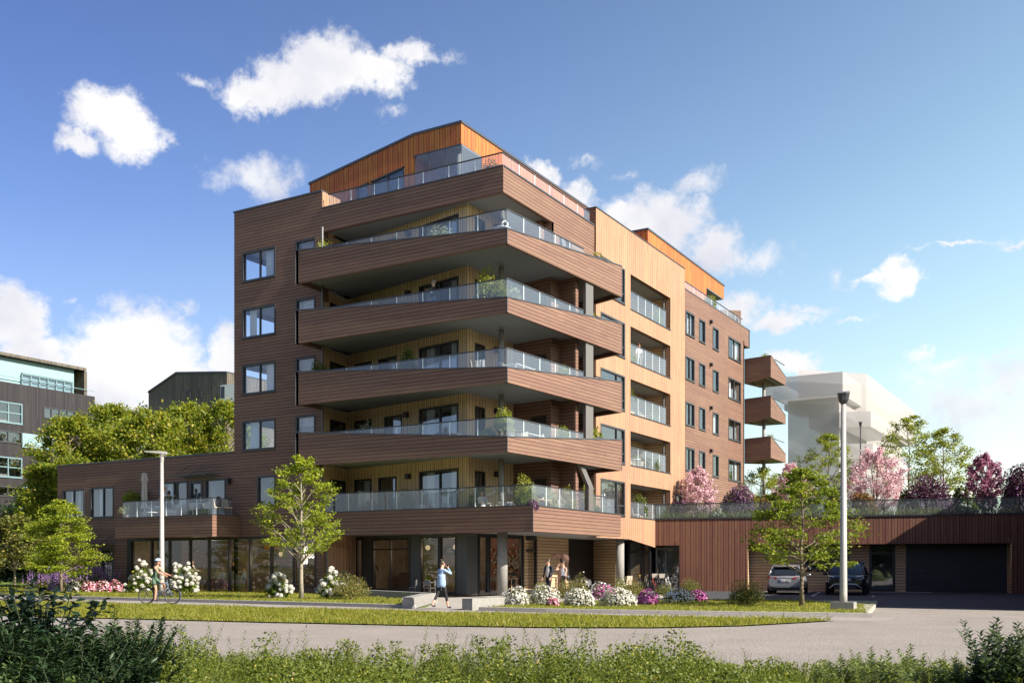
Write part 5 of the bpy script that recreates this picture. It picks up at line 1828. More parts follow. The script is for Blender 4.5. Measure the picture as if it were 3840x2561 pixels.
plant_tree('dense_tree', 'dense dark green tree in shade behind the left lawn', 'tree', (*at_d(120, 2121, 72)[:2], 0), 133, 6.5, [(0.05, 2.0), (.4, 3.0), (.7, 2.4), (1, .5)], .08, LF_DARK, nl=44, nleaf=9000, leaf=.26, up=.6, tr=.1, sec=7, spray=.3, flat=.6)

# ---- roof garden
GZ = GT - .02
def garden(u, v0, y, v1):
    """base on the garden at photo column u and distance y; height up to photo row v1"""
    off = (y - 24.2) * .95 + .15
    x, y = along(*gline(off), hit(u, *gline(off)))
    dep = -(x - CAMX) * SA + (y - CAMY) * CA
    return (x, y, GZ), ZC + (HOR - v1) / FPX * dep - GZ
def iu(x):
    return 2400 + x * .61251
def iv(y):
    return 1550 + y * .61251
TALL = [(0.2, .4), (.35, 1.25), (.5, 1.65), (.65, 1.6), (.8, 1.15), (.92, .6), (1.0, .15)]
for (x, yy, y, seed, sc_, lb) in ((1155, 112, 36, 51, .95, 'light green young tree in the roof garden, just left of the tall grey street lamp'),
                                  (1645, 8, 36, 52, 1.12, 'tallest airy green tree in the roof garden'),
                                  (1855, 85, 35, 53, 1.05, 'leafy green tree beside the tallest roof garden tree'),
                                  (745, 330, 44, 54, 1.1, 'bushy green tree under the far brown balconies')):
    b, H = garden(iu(x), 0, y, iv(yy))
    plant_tree('garden_tree', lb, 'tree', b, seed, H, [(a, r * sc_ * 1.25) for a, r in TALL], .32, LF_LIGHT, M_BARK, nl=32, nleaf=6500, leaf=.13, up=.8, tr=.07, sec=6, spray=.15, flat=.4)
CH = [(0.1, .35), (.3, .95), (.5, 1.15), (.7, 1.0), (.88, .6), (1.0, .15)]
for (x, yy, w, y, seed, lm, lb) in ((350, 330, 190, 27.5, 61, LF_PINK, 'pale pink blossom tree against the brown flank wall'),
                                    (930, 305, 180, 33, 62, LF_PINK, 'small pink blossom tree behind the young street tree'),
                                    (1450, 212, 330, 29, 63, LF_PINK, 'widest pink blossom tree, right of the grey street lamp'),
                                    (2105, 250, 190, 28, 64, LF_MAG, 'deep pink upright blossom tree near the right edge')):
    b, H = garden(iu(x), 0, y, iv(yy))
    dep = -(b[0] - CAMX) * SA + (b[1] - CAMY) * CA
    k = w / 2 * .61251 / 3790 * dep / 1.15
    plant_tree('blossom_tree', lb, 'tree', b, seed, H, [(a, r * k * 1.2) for a, r in CH], .14, lm, M_BARK, nl=56, nleaf=10500, leaf=.095, up=1.6, tr=.05, sec=6, spray=.06, flat=1.0, multi=3, upf=.1, asp=.9)
for (x, yy, w, y, seed, lm, n_, lb) in ((600, 425, 240, 26.3, 71, LF_PURP, 5000, 'purple lilac bush next to the pale pink tree'),
                                        (1770, 382, 330, 27.0, 72, LF_DARKP, 6000, 'dark purple rounded bush under the tall garden trees'),
                                        (2330, 300, 260, 27.0, 73, LF_DARKP, 6500, 'dark plum coloured bush at the right edge of the garden'),
                                        (235, 520, 120, 25.4, 74, LF_DARKP, 2200, 'small dark red shrub at the left end of the garden rail'),
                                        (1370, 470, 200, 26.5, 75, LF_ORANGE, 3200, 'rusty orange shrub below the widest blossom tree'),
                                        (770, 500, 130, 27.5, 76, LF_ORANGE, 2200, 'orange brown shrub right of the lilac bush'),
                                        (1190, 440, 110, 27.5, 77, LF_SHRUB, 2200, 'rounded green shrub left of the grey street lamp, in the garden'),
                                        (1620, 470, 110, 27.5, 78, LF_SHRUB, 2000, 'green shrub between blossom tree and dark purple bush'),
                                        (1960, 430, 140, 28.5, 79, LF_SHRUB, 2200, 'olive green shrub behind the white hydrangea'),
                                        (1000, 430, 200, 29.5, 80, LF_LIGHT, 2600, 'yellow green bush behind the crown of the young street tree')):
    b, H = garden(iu(x), 0, y, iv(yy))
    dep = -(b[0] - CAMX) * SA + (b[1] - CAMY) * CA
    w_ = w / 2 * .61251 / 3790 * dep
    bush('garden_shrub', lb, b, (w_, w_ * .7, H / 1.12), seed, lm, int(n_ * 2.2), .13, stems=True)
for (x, yy, w, y, seed, lb) in ((2010, 470, 130, 25.6, 81, 'white hydrangea behind the garden rail, below the deep pink tree'), (470, 575, 110, 25.1, 82, 'white hydrangea behind the garden rail, between pink tree and lilac'), (1275, 560, 80, 25.0, 83, 'small white hydrangea behind the garden rail, right of the lamp')):
    b, H = garden(iu(x), 0, y, iv(yy))
    dep = -(b[0] - CAMX) * SA + (b[1] - CAMY) * CA
    w_ = w / 2 * .61251 / 3790 * dep
    hydrangea(lb, b, (w_, w_ * .7, H / 1.15), seed, 14, .12)


def tufts(name, area, n, h, w, seed, lm, z, kind='stuff', spike=None):
    """grass tufts or flower spikes spread over a strip"""
    rng = np.random.default_rng(seed)
    (x0, x1), (y0, y1) = area
    c = np.stack([rng.uniform(x0, x1, n), rng.uniform(y0, y1, n), np.full(n, z)], 1)
    a = rng.uniform(0, 6.28, n)
    hh = h * rng.uniform(.4, 1.15, n)
    ln = rng.normal(size=(n, 2)) * .35
    d = np.stack([np.cos(a) * w, np.sin(a) * w, np.zeros(n)], 1)
    tip = c + np.stack([ln[:, 0] * hh, ln[:, 1] * hh, hh], 1)
    mid = c + np.stack([ln[:, 0] * hh * .35, ln[:, 1] * hh * .35, hh * .6], 1)
    V = np.stack([c - d, c + d, mid + d * .8, mid - d * .8, mid - d * .8, mid + d * .8, tip + d * .1, tip - d * .1], 1).reshape(-1, 3)
    o = link(name, fast_mesh(name, V, np.arange(len(V)).reshape(-1, 4), lm))
    o['kind'] = kind
    return o


o = tufts('grass', ((0.1, 24), (.25, 1.3)), 5200, .55, .011, 91, LF_SHRUB, 0)
o.location = (*GO, GZ); o.rotation_euler.z = GTH
rng = np.random.default_rng(92)
C = []
for (a, b) in ((10.5, 13.4), (13.6, 15.3), (17.0, 20.5), (1.0, 2.6)):
    for k in range(26):
        x, y, _ = gw(rng.uniform(a, b) + 1.2, rng.uniform(.3, 1.3))
        hh = rng.uniform(.45, .95); dx, dy = rng.normal() * .25, rng.normal() * .2
        t_ = np.linspace(.55, 1, 16)[:, None]
        C.append(np.array([x, y, GZ]) + t_ * np.array([dx, dy, hh]) + rng.normal(size=(16, 3)) * .018)
v, f = leaf_quads(np.concatenate(C), .05, rng, .2, .8)
o = link('lavender_flowers', fast_mesh('lavender_flowers', v, f, leafmat('mauve_spikes', (.30, .22, .36), (.52, .42, .56), None, .3))); o['kind'] = 'stuff'

# ---- flower bed by the entrance
def bed(name, label, hx, hy, w, h, seed, lm, n=1800, leaf=.05, fl=None, nf=500, fs=.05, d=0.0, **kw):
    """hx, hy: foot of the bush in the photograph"""
    u, v = 1700 + hx * .42535, 1800 + hy * .42535
    x, y, z = gp(u, v, .115)
    if d:
        dx, dy, _ = ray(u, HOR)
        L = math.hypot(dx, dy)
        x, y = x + dx / L * d, y + dy / L * d
    dep = -(x - CAMX) * SA + (y - CAMY) * CA
    k = .42535 / 3790 * dep
    return bush(name, label, (x, y, z), (w / 2 * k, w / 2 * k * .85, h * k / 1.12), seed, lm, n, leaf, fl, nf, fs, **kw)


bed('flower_shrub', 'white flowered mound at the left end of the bed, by the low wall', 555, 1098, 280, 158, 201, LF_SHRUB, 2400, .05, PT_CREAM, 900, .05)
bed('flower_shrub', 'white flowered mound with red blossoms low down, left of the couple', 800, 1100, 320, 190, 202, LF_SHRUB, 2600, .05, PT_CREAM, 850, .05, d=.3)
bed('flower_shrub', 'white flowered dome in the middle of the bed', 1112, 1108, 300, 170, 203, LF_SHRUB, 2400, .05, PT_CREAM, 1000, .05)
bed('flower_shrub', 'largest white flowered dome, right of the middle', 1450, 1108, 350, 180, 204, LF_SHRUB, 2800, .05, PT_CREAM, 1250, .05)
bed('flower_shrub', 'bright magenta flowered mound right of the largest white dome', 1705, 1095, 240, 130, 205, LF_SHRUB, 1800, .05, PT_MAG, 900, .055)
bed('flower_shrub', 'half white half green mound at the right end of the bed', 1985, 1078, 300, 140, 206, LF_SHRUB, 2600, .045, PT_WHITE, 420, .055)
bed('flower_shrub', 'dark magenta flowered mound at the far right of the bed', 2165, 1068, 180, 115, 207, LF_DARK, 1600, .05, PT_MAG, 420, .05)
bed('flower_shrub', 'low red flowers tucked under the white mounds at the left', 880, 1108, 130, 80, 208, LF_SHRUB, 900, .05, PT_RED, 240, .055, d=-.15)
bed('flower_shrub', 'magenta flowers behind the white domes', 1330, 1060, 270, 140, 209, LF_SHRUB, 1800, .05, PT_MAG, 700, .055, d=.9)
bed('flower_shrub', 'loose white flowers at the back of the bed', 1310, 1030, 230, 130, 210, LF_SHRUB, 1600, .05, PT_WHITE, 500, .05, d=1.8)
bed('green_shrub', 'light green shrub with a few white flowers, left of the standing man', 775, 1050, 190, 150, 211, LF_LIGHT, 1800, .055, PT_CREAM, 90, .05, d=1.0)
bed('green_shrub', 'olive shrub in front of the woman in the white top', 1020, 1065, 320, 195, 212, LF_OLIVE, 3400, .05, d=1.1)
bed('green_shrub', 'broad olive shrub in front of the parked bicycles', 1565, 1050, 350, 200, 213, LF_OLIVE, 3600, .05, d=1.3)
bed('green_shrub', 'low green shrub between olive bush and round bush', 1860, 1030, 240, 115, 214, LF_SHRUB, 2200, .05, d=1.3)
bed('green_shrub', 'round green shrub before the red brown garage wall', 2090, 1000, 220, 145, 215, LF_SHRUB, 2600, .05, d=1.6)
bed('green_shrub', 'wispy plant with grey feathery heads right of the woman', 1120, 1030, 190, 210, 216, LF_OLIVE, 1100, .07, PT_CREAM, 60, .06, d=1.9)
bed('green_shrub', 'leafy shrub with white buds at the foot of the right column', 1470, 1010, 150, 150, 217, LF_LIGHT, 1200, .06, PT_WHITE, 60, .05, d=2.2)
x, y, z = gp(iu(632), iv(1172), .115)
dep = -(x - CAMX) * SA + (y - CAMY) * CA
k = .61251 / 3790 * dep
bush('green_shrub', 'dense dark green dome shrub standing alone, left of the silver car', (x, y + .4, z), (132 * k, 110 * k, 165 * k / 1.1), 218, LF_SHRUB, 4200, .055)

# ---- plants along the left lawn
for (u, v, w, h, seed, nh, lb) in ((528, 2222, 128, 118, 221, 34, 'white hydrangea left of the cyclist, by the corner of the shop window'), (690, 2226, 138, 120, 222, 46, 'largest white hydrangea, right of the street lamp'),
                                  (1046, 2240, 116, 92, 223, 30, 'white hydrangea left of the young tree trunk'), (1242, 2244, 118, 105, 224, 28, 'white hydrangea between young tree and olive shrub')):
    x, y, z = gp(u, v, .115)
    dep = -(x - CAMX) * SA + (y - CAMY) * CA
    k = dep / 3790
    hydrangea(lb, (x, y, z), (w / 2 * k, w / 2 * k * .8, h * k / 1.08), seed, int(nh * 1.35), .112)
x, y, z = gp(1316, 2246, .115)
bush('green_shrub', 'olive green dome shrub at the end of the low wall', (x, y, z), (.93, .8, .98), 225, LF_OLIVE, 4600, .055)
bush('green_shrub', 'small dark clipped shrub before the tan boards', (*gp(1290, 2215, .3)[:2], .2), (.6, .6, 1.15), 226, LF_DARK, 2000, .06)
# purple spikes and bedding flowers by the wing
def spikes(label, base, w, h, n, seed, lm):
    rng = np.random.default_rng(seed)
    t = thing('spike_plant', label, 'flowers', base)
    C, G = [], []
    for k in range(n):
        x, y = rng.normal() * w * .45, rng.normal() * w * .3
        hh = h * rng.uniform(.6, 1.05)
        m = 46
        tt = rng.uniform(.4, 1, m)
        r = .055 * (1.1 - tt)
        a = rng.uniform(0, 6.28, m)
        C.append(np.stack([x + r * np.cos(a) + tt * .03, y + r * np.sin(a), hh * tt], 1))
        m = 26
        tt = rng.uniform(.05, .55, m); a = rng.uniform(0, 6.28, m); r = rng.uniform(.02, .14, m)
        G.append(np.stack([x + r * np.cos(a), y + r * np.sin(a), hh * tt], 1))
    v, f = leaf_quads(np.concatenate(C), .05, rng, .1, .9)
    link('blossom', fast_mesh('blossom', v, f, lm), t)
    v, f = leaf_quads(np.concatenate(G), .12, rng, .2, .35)
    link('foliage', fast_mesh('foliage', v, f, LF_SHRUB), t)
    return t


def fz(x, y):
    return x * .48544, 1800 + y * .48544
for i, (x, h) in enumerate(((265, .8), (330, .85), (400, .95), (465, .9), (530, .95), (595, 1.2), (660, 1.1), (720, 1.25), (780, 1.0), (850, 1.0))):
    u, v = fz(x, 850)
    b = gp(u, v, .115)
    dx, dy, _ = ray(u, HOR); L = math.hypot(dx, dy)
    lb = 'purple flower spikes by the wing, ' + ['nearest the left edge', 'below the tree crown at its left', 'under the spreading tree', 'just right of the tree trunk', 'above the first white flowers', 'tall clump above the white flowers',
                                                                'above the red flowers', 'tallest clump', 'beside the tallest clump', 'right end, before the wing door'][i]
    spikes(lb, (b[0] + dx / L * 1.2, b[1] + dy / L * 1.2, b[2]), .8, h * 1.4, 22, 300 + i, PT_LAV)
for i, (x, w, lm, lb) in enumerate(((560, 120, PT_CREAM, 'cream bedding flowers under the purple spikes'), (690, 150, PT_RED, 'red and pink bedding flowers by the wing'), (800, 150, PT_RED, 'mixed pink and red flowers near the right end of the wing bed'), (895, 110, PT_RED, 'low pink flowers at the right end of the wing bed'), (430, 130, PT_LAV, 'low mauve flowers under the spreading tree'))):
    u, v = fz(x, 862)
    b = gp(u, v, .115)
    dep = -(b[0] - CAMX) * SA + (b[1] - CAMY) * CA
    k = .48544 / 3790 * dep
    bush('bedding_plant', lb, b, (w / 2 * k * 1.15, w / 2 * k * .8, 82 * k), 320 + i, LF_SHRUB, 1500, .06, lm, 420, .075, cat='flowers')

# ---- grass
def grass_on(poly, n, h, w, seed, z, lm=LF_GRASS):
    rng = np.random.default_rng(seed)
    xs_, ys_ = [p[0] for p in poly], [p[1] for p in poly]
    X = rng.uniform(min(xs_), max(xs_), n * 3); Y = rng.uniform(min(ys_), max(ys_), n * 3)
    k = inside(poly, X, Y)
    X, Y = X[k][:n], Y[k][:n]
    n = len(X)
    c = np.stack([X, Y, np.full(n, z)], 1)
    a = rng.uniform(0, 6.28, n)
    pn = 0.65 + 0.7 * (np.sin(X * 1.3 + np.sin(Y * 1.7) * 2) * np.sin(Y * 1.1 + X * .4) * .5 + .5)
    hh = h * rng.uniform(.35, 1.1, n) * pn
    d = np.stack([np.cos(a) * w, np.sin(a) * w, np.zeros(n)], 1)
    ln = rng.normal(size=(n, 2)) * .6
    tip = c + np.stack([ln[:, 0] * hh, ln[:, 1] * hh, hh], 1)
    V = np.stack([c - d, c + d, tip], 1).reshape(-1, 3)
    o = link('grass', fast_mesh('grass', V, np.arange(n * 3).reshape(-1, 3), lm))
    o['kind'] = 'stuff'
    return o


G1 = [p for p in STRIP if p[0] > -16]
grass_on([(-16, -20.4), (-12, -20.2), (-3.2, -18.95), (3.3, -17.95), (7.7, -17.05), (10.5, -16.25), (13, -14.95), (14.6, -13.05), (15.4, -11.05), (16, -9.3), (14, -9.65), (11.1, -10.25), (6.7, -11.0), (2.2, -11.2), (-3, -11.4), (-7, -11.55), (-16, -11.6)], 52000, .115, .016, 401, .03)
grass_on(LAWN1, 26000, .09, .018, 402, .115)
grass_on(LAWN2, 15000, .08, .015, 403, .115)
grass_on(TP, 1500, .07, .015, 404, .1)

# ================================================================ people
SKINS = {'fair': mat('fair_skin', (0.52, 0.30, 0.21), 0.55), 'tan': mat('tan_skin', (0.42, 0.22, 0.14), 0.55)}
CLOTH = {}
def cloth(c, name='cloth'):
    k = (name, c)
    if k not in CLOTH:
        CLOTH[k] = mat(name, c, 0.85, 0, 0.15, 60, 0.1, 20)
    return CLOTH[k]


M_HAIRB = mat('dark_brown_hair', (0.03, 0.018, 0.012), 0.5)
M_HAIRL = mat('blond_hair', (0.55, 0.42, 0.25), 0.5)
M_HAIRR = mat('auburn_hair', (0.14, 0.05, 0.025), 0.5)
M_LENS = mat('dark_lens', (0.01, 0.01, 0.012), 0.15)
M_LIP = mat('lips', (0.38, 0.12, 0.11), 0.5)
M_EYE = mat('eye', (0.03, 0.02, 0.02), 0.2)


def limb_dir(flex, abd, side):
    """hanging limb (0,0,-1) swung forward (-y) by flex and outward by abd, degrees"""
    f, a = R(flex), R(abd)
    return Vector((side * math.sin(a), -math.sin(f) * math.cos(a), -math.cos(f) * math.cos(a)))


def person(label, loc, rz, H=1.75, lean=0, arms=((0, 6, 10), (0, 6, 10)), legs=((0, 2, 0), (0, 2, 0)), top=(.5, .5, .5), bottom=(.1, .1, .1), shoe=(.03, .03, .03), skin='fair',
           hair=M_HAIRB, hstyle='short', sleeve=2, legc=4, sit=False, female=False, inner=None, head=(0, 0), glasses=False, belly=0, seat=None, helmet=False, grip=35, twist=0.0):
    """sleeve 0 none..4 wrist; legc 0 none..4 ankle: how far cloth reaches; facing local -y"""
    k = H / 1.75
    t = thing('person', label, 'person', loc, rz)
    hip_z = (0.93 * k) if seat is None else seat + 0.10
    pel = Vector((0, 0, hip_z))
    lr = Matrix.Rotation(R(lean), 3, 'X')        # positive leans forward (-y)
    def tr(x, y, z):
        return pel + lr @ Vector((x * k, y * k, z * k))
    sw = 0.175 if female else 0.195
    V, E_, Rr, Mt = [], [], [], []

    def vert(p, r, par=None, m=0):
        V.append(Vector(p)); Rr.append(r)
        if par is not None:
            E_.append((par, len(V) - 1)); Mt.append(m)
        return len(V) - 1
    TOP, BOT, SK, SH = 1, 2, 0, 3
    p0 = vert(pel, (.145 * k, .115 * k))
    p1 = vert(tr(0, 0, .13), ((.118 if female else .135) * k, .098 * k), p0, BOT if female and sleeve == 0 else TOP)
    p2 = vert(tr(0, .01, .30), (.145 * k, .112 * k), p1, TOP)
    p3 = vert(tr(0, .015, .44), (.135 * k, .10 * k), p2, TOP)
    p4 = vert(tr(0, 0, .535), (.058 * k, .06 * k), p3, SK)
    hd = Matrix.Rotation(R(head[0]), 3, 'Z') @ Matrix.Rotation(R(head[1]), 3, 'X')
    nb = tr(0, -.005, .535)
    p5 = vert(nb + Vector((0, -.01, .07)) * k, (.055 * k, .06 * k), p4, SK)
    hc = nb + Vector((0, -.02 - .0, .165)) * k
    p6 = vert(hc - Vector((0, 0, .03)) * k, (.072 * k, .088 * k), p5, SK)
    p7 = vert(hc + Vector((0, .005, .06)) * k, (.076 * k, .092 * k), p6, SK)
    hands, feet = [], []
    for s_, (fl, ab, el) in zip((1, -1), arms):
        sh = tr(s_ * sw, .015, .47)
        a0 = vert(sh, .056 * k, p3, TOP if sleeve > 0 else SK)
        d = limb_dir(fl, ab, s_)
        d = lr @ d if not sit else d
        elb = sh + d * .29 * k
        mid = sh + d * .15 * k
        a1 = vert(mid, .047 * k, a0, TOP if sleeve >= 1 else SK)
        a2 = vert(elb, .040 * k, a1, TOP if sleeve >= 2 else SK)
        e2 = limb_dir(fl + el, ab * .3 - (34 if el > 60 else 0), s_)
        wr = elb + e2 * .25 * k
        a3 = vert(elb + e2 * .13 * k, .037 * k, a2, TOP if sleeve >= 3 else SK)
        a4 = vert(wr, .026 * k, a3, TOP if sleeve >= 4 else SK)
        a5 = vert(wr + e2 * .075 * k, (.040 * k, .020 * k), a4, SK)
        hands.append((wr + e2 * .075 * k, e2, s_))
    for s_, (fl, ab, kn) in zip((1, -1), legs):
        hp = pel + Vector((s_ * .095 * k, 0, -.03 * k))
        l0 = vert(hp, .088 * k, p0, BOT)
        d = limb_dir(fl, ab, s_)
        kne = hp + d * .41 * k
        l1 = vert(hp + d * .2 * k, .078 * k, l0, BOT if legc >= 1 else SK)
        l2 = vert(kne, .057 * k, l1, BOT if legc >= 2 else SK)
        d2 = limb_dir(fl - kn, ab * .5, s_)
        ank = kne + d2 * .40 * k
        l3 = vert(kne + d2 * .17 * k, .056 * k, l2, BOT if legc >= 3 else SK)
        l4 = vert(ank, .036 * k, l3, BOT if legc >= 4 else SK)
        fd = Vector((0, -1, -.12 if kn < 40 or seat is None else -.05))
        if kn > 25 and seat is None and not sit:
            fd = Vector((0, -.8, -.7))
        fd.normalize()
        l5 = vert(ank + Vector((0, .01, -.045 * k)), .038 * k, l4, SH)
        l6 = vert(ank + fd * .15 * k + Vector((0, 0, -.04 * k)), (.038 * k, .03 * k), l5, SH)
        feet.append(ank)
    me = bpy.data.meshes.new('body')
    me.from_pydata([tuple(v) for v in V], E_, [])
    ob = bpy.data.objects.new('body', me)
    COL.objects.link(ob)
    md = ob.modifiers.new('s', 'SKIN')
    md.use_smooth_shade = True
    md.branch_smoothing = 0.6
    sv = me.skin_vertices[0].data
    for i, r in enumerate(Rr):
        sv[i].radius = r if isinstance(r, tuple) else (r, r)
        sv[i].use_root = (i == 0)
    ob.modifiers.new('u', 'SUBSURF').levels = 1
    bm_ = bpy.data.meshes.new_from_object(ob.evaluated_get(bpy.context.evaluated_depsgraph_get()))
    bpy.data.objects.remove(ob)
    mats = [SKINS[skin], cloth(top, 'top_cloth'), cloth(bottom, 'trouser_cloth'), cloth(shoe, 'shoe_leather'), cloth(inner or (.8, .8, .8), 'shirt_cloth'), M_EYE, M_LIP]
    for m in mats:
        bm_.materials.append(m)
    A = np.array([V[a] for a, b in E_]); B = np.array([V[b] for a, b in E_])
    nf = len(bm_.polygons)
    cen = np.empty(nf * 3); bm_.polygons.foreach_get('center', cen); cen = cen.reshape(-1, 3)
    nor = np.empty(nf * 3); bm_.polygons.foreach_get('normal', nor); nor = nor.reshape(-1, 3)
    AB = B - A
    tt = np.clip(((cen[:, None] - A) * AB).sum(2) / ((AB ** 2).sum(1) + 1e-9), 0, 1)
    dist = np.linalg.norm(cen[:, None] - (A + AB * tt[..., None]), axis=2)
    rm = np.array([(max(r) if isinstance(r, tuple) else r) for r in Rr])
    rad = np.array([(rm[a] + rm[b]) / 2 for a, b in E_])
    mi = np.array(Mt)[np.argmin(dist / rad, axis=1)]
    hips = (np.linalg.norm(cen - np.array(pel), axis=1) < .17 * k) & (cen[:, 2] < hip_z + .07 * k)
    mi[hips] = BOT
    if inner:
        lo, hi = hip_z + .02, hip_z + .5 * k
        mi[(np.abs(cen[:, 0]) < .062 * k) & (nor[:, 1] < -.35) & (cen[:, 2] > lo) & (cen[:, 2] < hi)] = 4
    bm_.polygons.foreach_set('material_index', mi.astype(np.int32))
    bm_.polygons.foreach_set('use_smooth', np.ones(nf, bool))
    # face, fingers: added to the same mesh
    mb = MB()
    def hp_(x, y, z):
        return hc + hd @ Vector((x * k, y * k, z * k))
    mb.tube([hp_(0, -.088, .02), hp_(0, -.108, -.018), hp_(0, -.09, -.028)], [.009, .014, .008], 6, 0)
    for s_ in (1, -1):
        mb.ell(hp_(s_ * .032, -.084, .016), (.012, .008, .007), 6, 4, 5)
        mb.ell(hp_(s_ * .078, .0, -.005), (.012, .02, .032), 6, 4, 0)
    mb.ell(hp_(0, -.088, -.055), (.024, .008, .007), 6, 4, 6)
    mb.ell(hp_(0, -.07, -.085), (.03, .03, .022), 6, 4, 0)
    for (c, d, s_) in hands:
        a = d.orthogonal().normalized()
        side = Vector((s_, 0, 0)) if abs(d.x) < .8 else Vector((0, -1, 0))
        w_ = (side - d * side.dot(d)).normalized()
        fwd = w_.cross(d) * s_
        if fwd.y > 0:
            fwd = -fwd
        for i, ln in enumerate((.066, .078, .074, .058)):
            b0 = c + fwd * (.026 - .0175 * i) * k + d * .018 * k
            cv = -w_ * math.sin(R(grip))
            q1 = b0 + (d * .8 + cv * .3) * ln * .5 * k
            q2 = q1 + (d * .45 + cv) * ln * .5 * k
            mb.tube([b0, q1, q2], [.0095 * k, .0085 * k, .006 * k], 5, 0)
        b0 = c + fwd * .032 * k - d * .03 * k
        mb.tube([b0, b0 + (fwd * .8 + d * .5 - w_ * .3) * .035 * k, b0 + (fwd * .7 + d * 1.3 - w_ * .5) * .045 * k], [.011 * k, .010 * k, .007 * k], 5, 0)
    b2 = bmesh.new(); b2.from_mesh(bm_)
    ex = mb.mesh('x', mats[0], True)
    b2.from_mesh(ex); b2.to_mesh(bm_); b2.free()
    ob = link('body', bm_, t)
    # hair
    mb = MB()
    if not helmet or hstyle != 'short':
        n, m = 14, 9
        vs, fs = [], []
        for i in range(m + 1):
            th = math.pi * .62 * i / m
            for j in range(n):
                ph = 2 * math.pi * j / n
                back = math.sin(ph)            # +y is the back of the head
                th2 = th * (1.0 if back > -.25 else .55 + .1 * (1 + back))
                q = Vector((.090 * math.sin(th2) * math.cos(ph), .104 * math.sin(th2) * math.sin(ph), .112 * math.cos(th2)))
                vs.append(hp_(q.x, q.y + .012, q.z + .022))
        for i in range(m):
            for j in range(n):
                fs.append((i * n + j, (i + 1) * n + j, (i + 1) * n + (j + 1) % n, i * n + (j + 1) % n))
        mb.add(vs, fs)
        if hstyle == 'bun':
            mb.ell(hp_(0, .06, .135), (.045 * k, .045 * k, .04 * k), 10, 7)
        elif hstyle == 'long':
            mb.tube([hp_(0, .06, .03), hp_(0, .105, -.12), hp_(0, .13, -.30), hp_(0, .12, -.46)], [.08 * k, .075 * k, .06 * k, .02 * k], 8)
        elif hstyle == 'tail':
            mb.ell(hp_(0, .1, .0), (.04 * k, .035 * k, .05 * k), 8, 6)
        elif hstyle == 'bob':
            mb.ell(hp_(0, .03, -.03), (.098 * k, .092 * k, .085 * k), 10, 7)
    if mb.v:
        mb.build('hair', hair, t, True)
    if glasses:
        mb = MB()
        for s_ in (1, -1):
            mb.ell(hp_(s_ * .034, -.098, .016), (.027, .008, .02), 8, 5)
            mb.tube([hp_(s_ * .06, -.09, .022), hp_(s_ * .085, .0, .02)], .005, 4)
        mb.tube([hp_(.01, -.102, .02), hp_(-.01, -.102, .02)], .005, 4)
        mb.build('sunglasses', M_LENS, t)
    W = Matrix.Translation(Vector(loc)) @ Matrix.Rotation(rz, 4, 'Z')
    return t, [W @ c for c, d, s_ in hands], W @ hc


def face(dirx, diry):
    """turn that makes local -y point along a ground direction"""
    return math.atan2(diry, dirx) + math.pi / 2


VIEW = lambda x, y: face(CAMX - x, CAMY - y)
# woman walking in at the entrance, seen from behind
wx, wy, _ = gp(1655, 2284, .012)
w, hs, hc = person('person walking away in a pale blue shirt and black trousers, phone at the ear', (wx, wy, .012), face(-SA + .75, CA + .1), 1.68, 3, ((20, 10, 14), (58, 24, 138)), ((-17, -1, 18), (19, 0, 5)), (.24, .34, .50), (.012, .012, .014), (.02, .02, .03),
            'fair', M_HAIRB, 'bun', 4, 3, female=True)
mb = MB()        # loose shirt tail
mb.lathe((0, 0, 0), [(.165, .76), (.172, .86), (.165, .98), (.15, 1.1), (.155, 1.2)], 18, sy=.82)
mb.build('shirt_tail', cloth((.24, .34, .50), 'top_cloth'), w, True)
hp = hs[0]
bag = thing('handbag', 'black handbag hanging from the hand of the person in the pale blue shirt', 'handbag', (hp.x, hp.y, hp.z - .42))
mb = MB(); mb.add([(-.17, -.06, 0), (.17, -.06, 0), (.17, .06, 0), (-.17, .06, 0), (-.12, -.04, .24), (.12, -.04, .24), (.12, .04, .24), (-.12, .04, .24)], [(0, 3, 2, 1), (4, 5, 6, 7), (0, 1, 5, 4), (1, 2, 6, 5), (2, 3, 7, 6), (3, 0, 4, 7)])
mb.build('body', mat('black_leather', (.012, .012, .013), .4), bag)
mb = MB()
mb.torus((0, 0, .24), (0, 1, 0), .1, .008, 16, 5, 0)
mb.build('handle', M_BLACK, bag)
hp = hs[1]
ph = thing('phone', 'phone held to the ear of the person in the pale blue shirt', 'phone', tuple(hp))
mb = MB(); mb.box(-.036, -.006, -.07, .036, .006, .07); mb.build('case', M_BLACK, ph)
mb = MB(); mb.box(-.031, -.008, -.062, .031, -.0065, .062); mb.build('screen', M_LENS, ph)
# couple behind the flower bed
x, y, _ = at_d(2057, HOR, 47.5)
person('person in a dark navy suit jacket, white tee and sunglasses, hand in pocket', (x, y, .012), face(-.2, -1), 1.82, 0, ((6, 8, 25), (4, 8, 20)), ((8, 2, 6), (-8, 2, 8)), (.012, .018, .035), (.01, .011, .016), (.02, .02, .02), 'fair', M_HAIRB, 'short', 4, 4, inner=(.72, .72, .72), glasses=True, head=(-20, 0))
x, y, _ = at_d(2112, HOR, 46.5)
w, hs, hc = person('person in a white sleeveless top and sunglasses, one hand raised to the face', (x, y, .012), face(-.25, -1), 1.73, 0, ((4, 8, 10), (70, 18, 128)), ((10, 2, 5), (-10, 2, 10)), (.80, .80, .82), (.10, .075, .05), (.05, .04, .03), 'fair', M_HAIRB, 'tail', 0, 4, female=True, glasses=True, head=(-25, 0))
bg = thing('shoulder_bag', 'dark shoulder bag of the person in the white top', 'bag', (x + .26, y + .02, .82))
mb = MB(); mb.ell((0, 0, .12), (.07, .16, .16), 10, 7); mb.build('body', M_BLACK, bg, True)
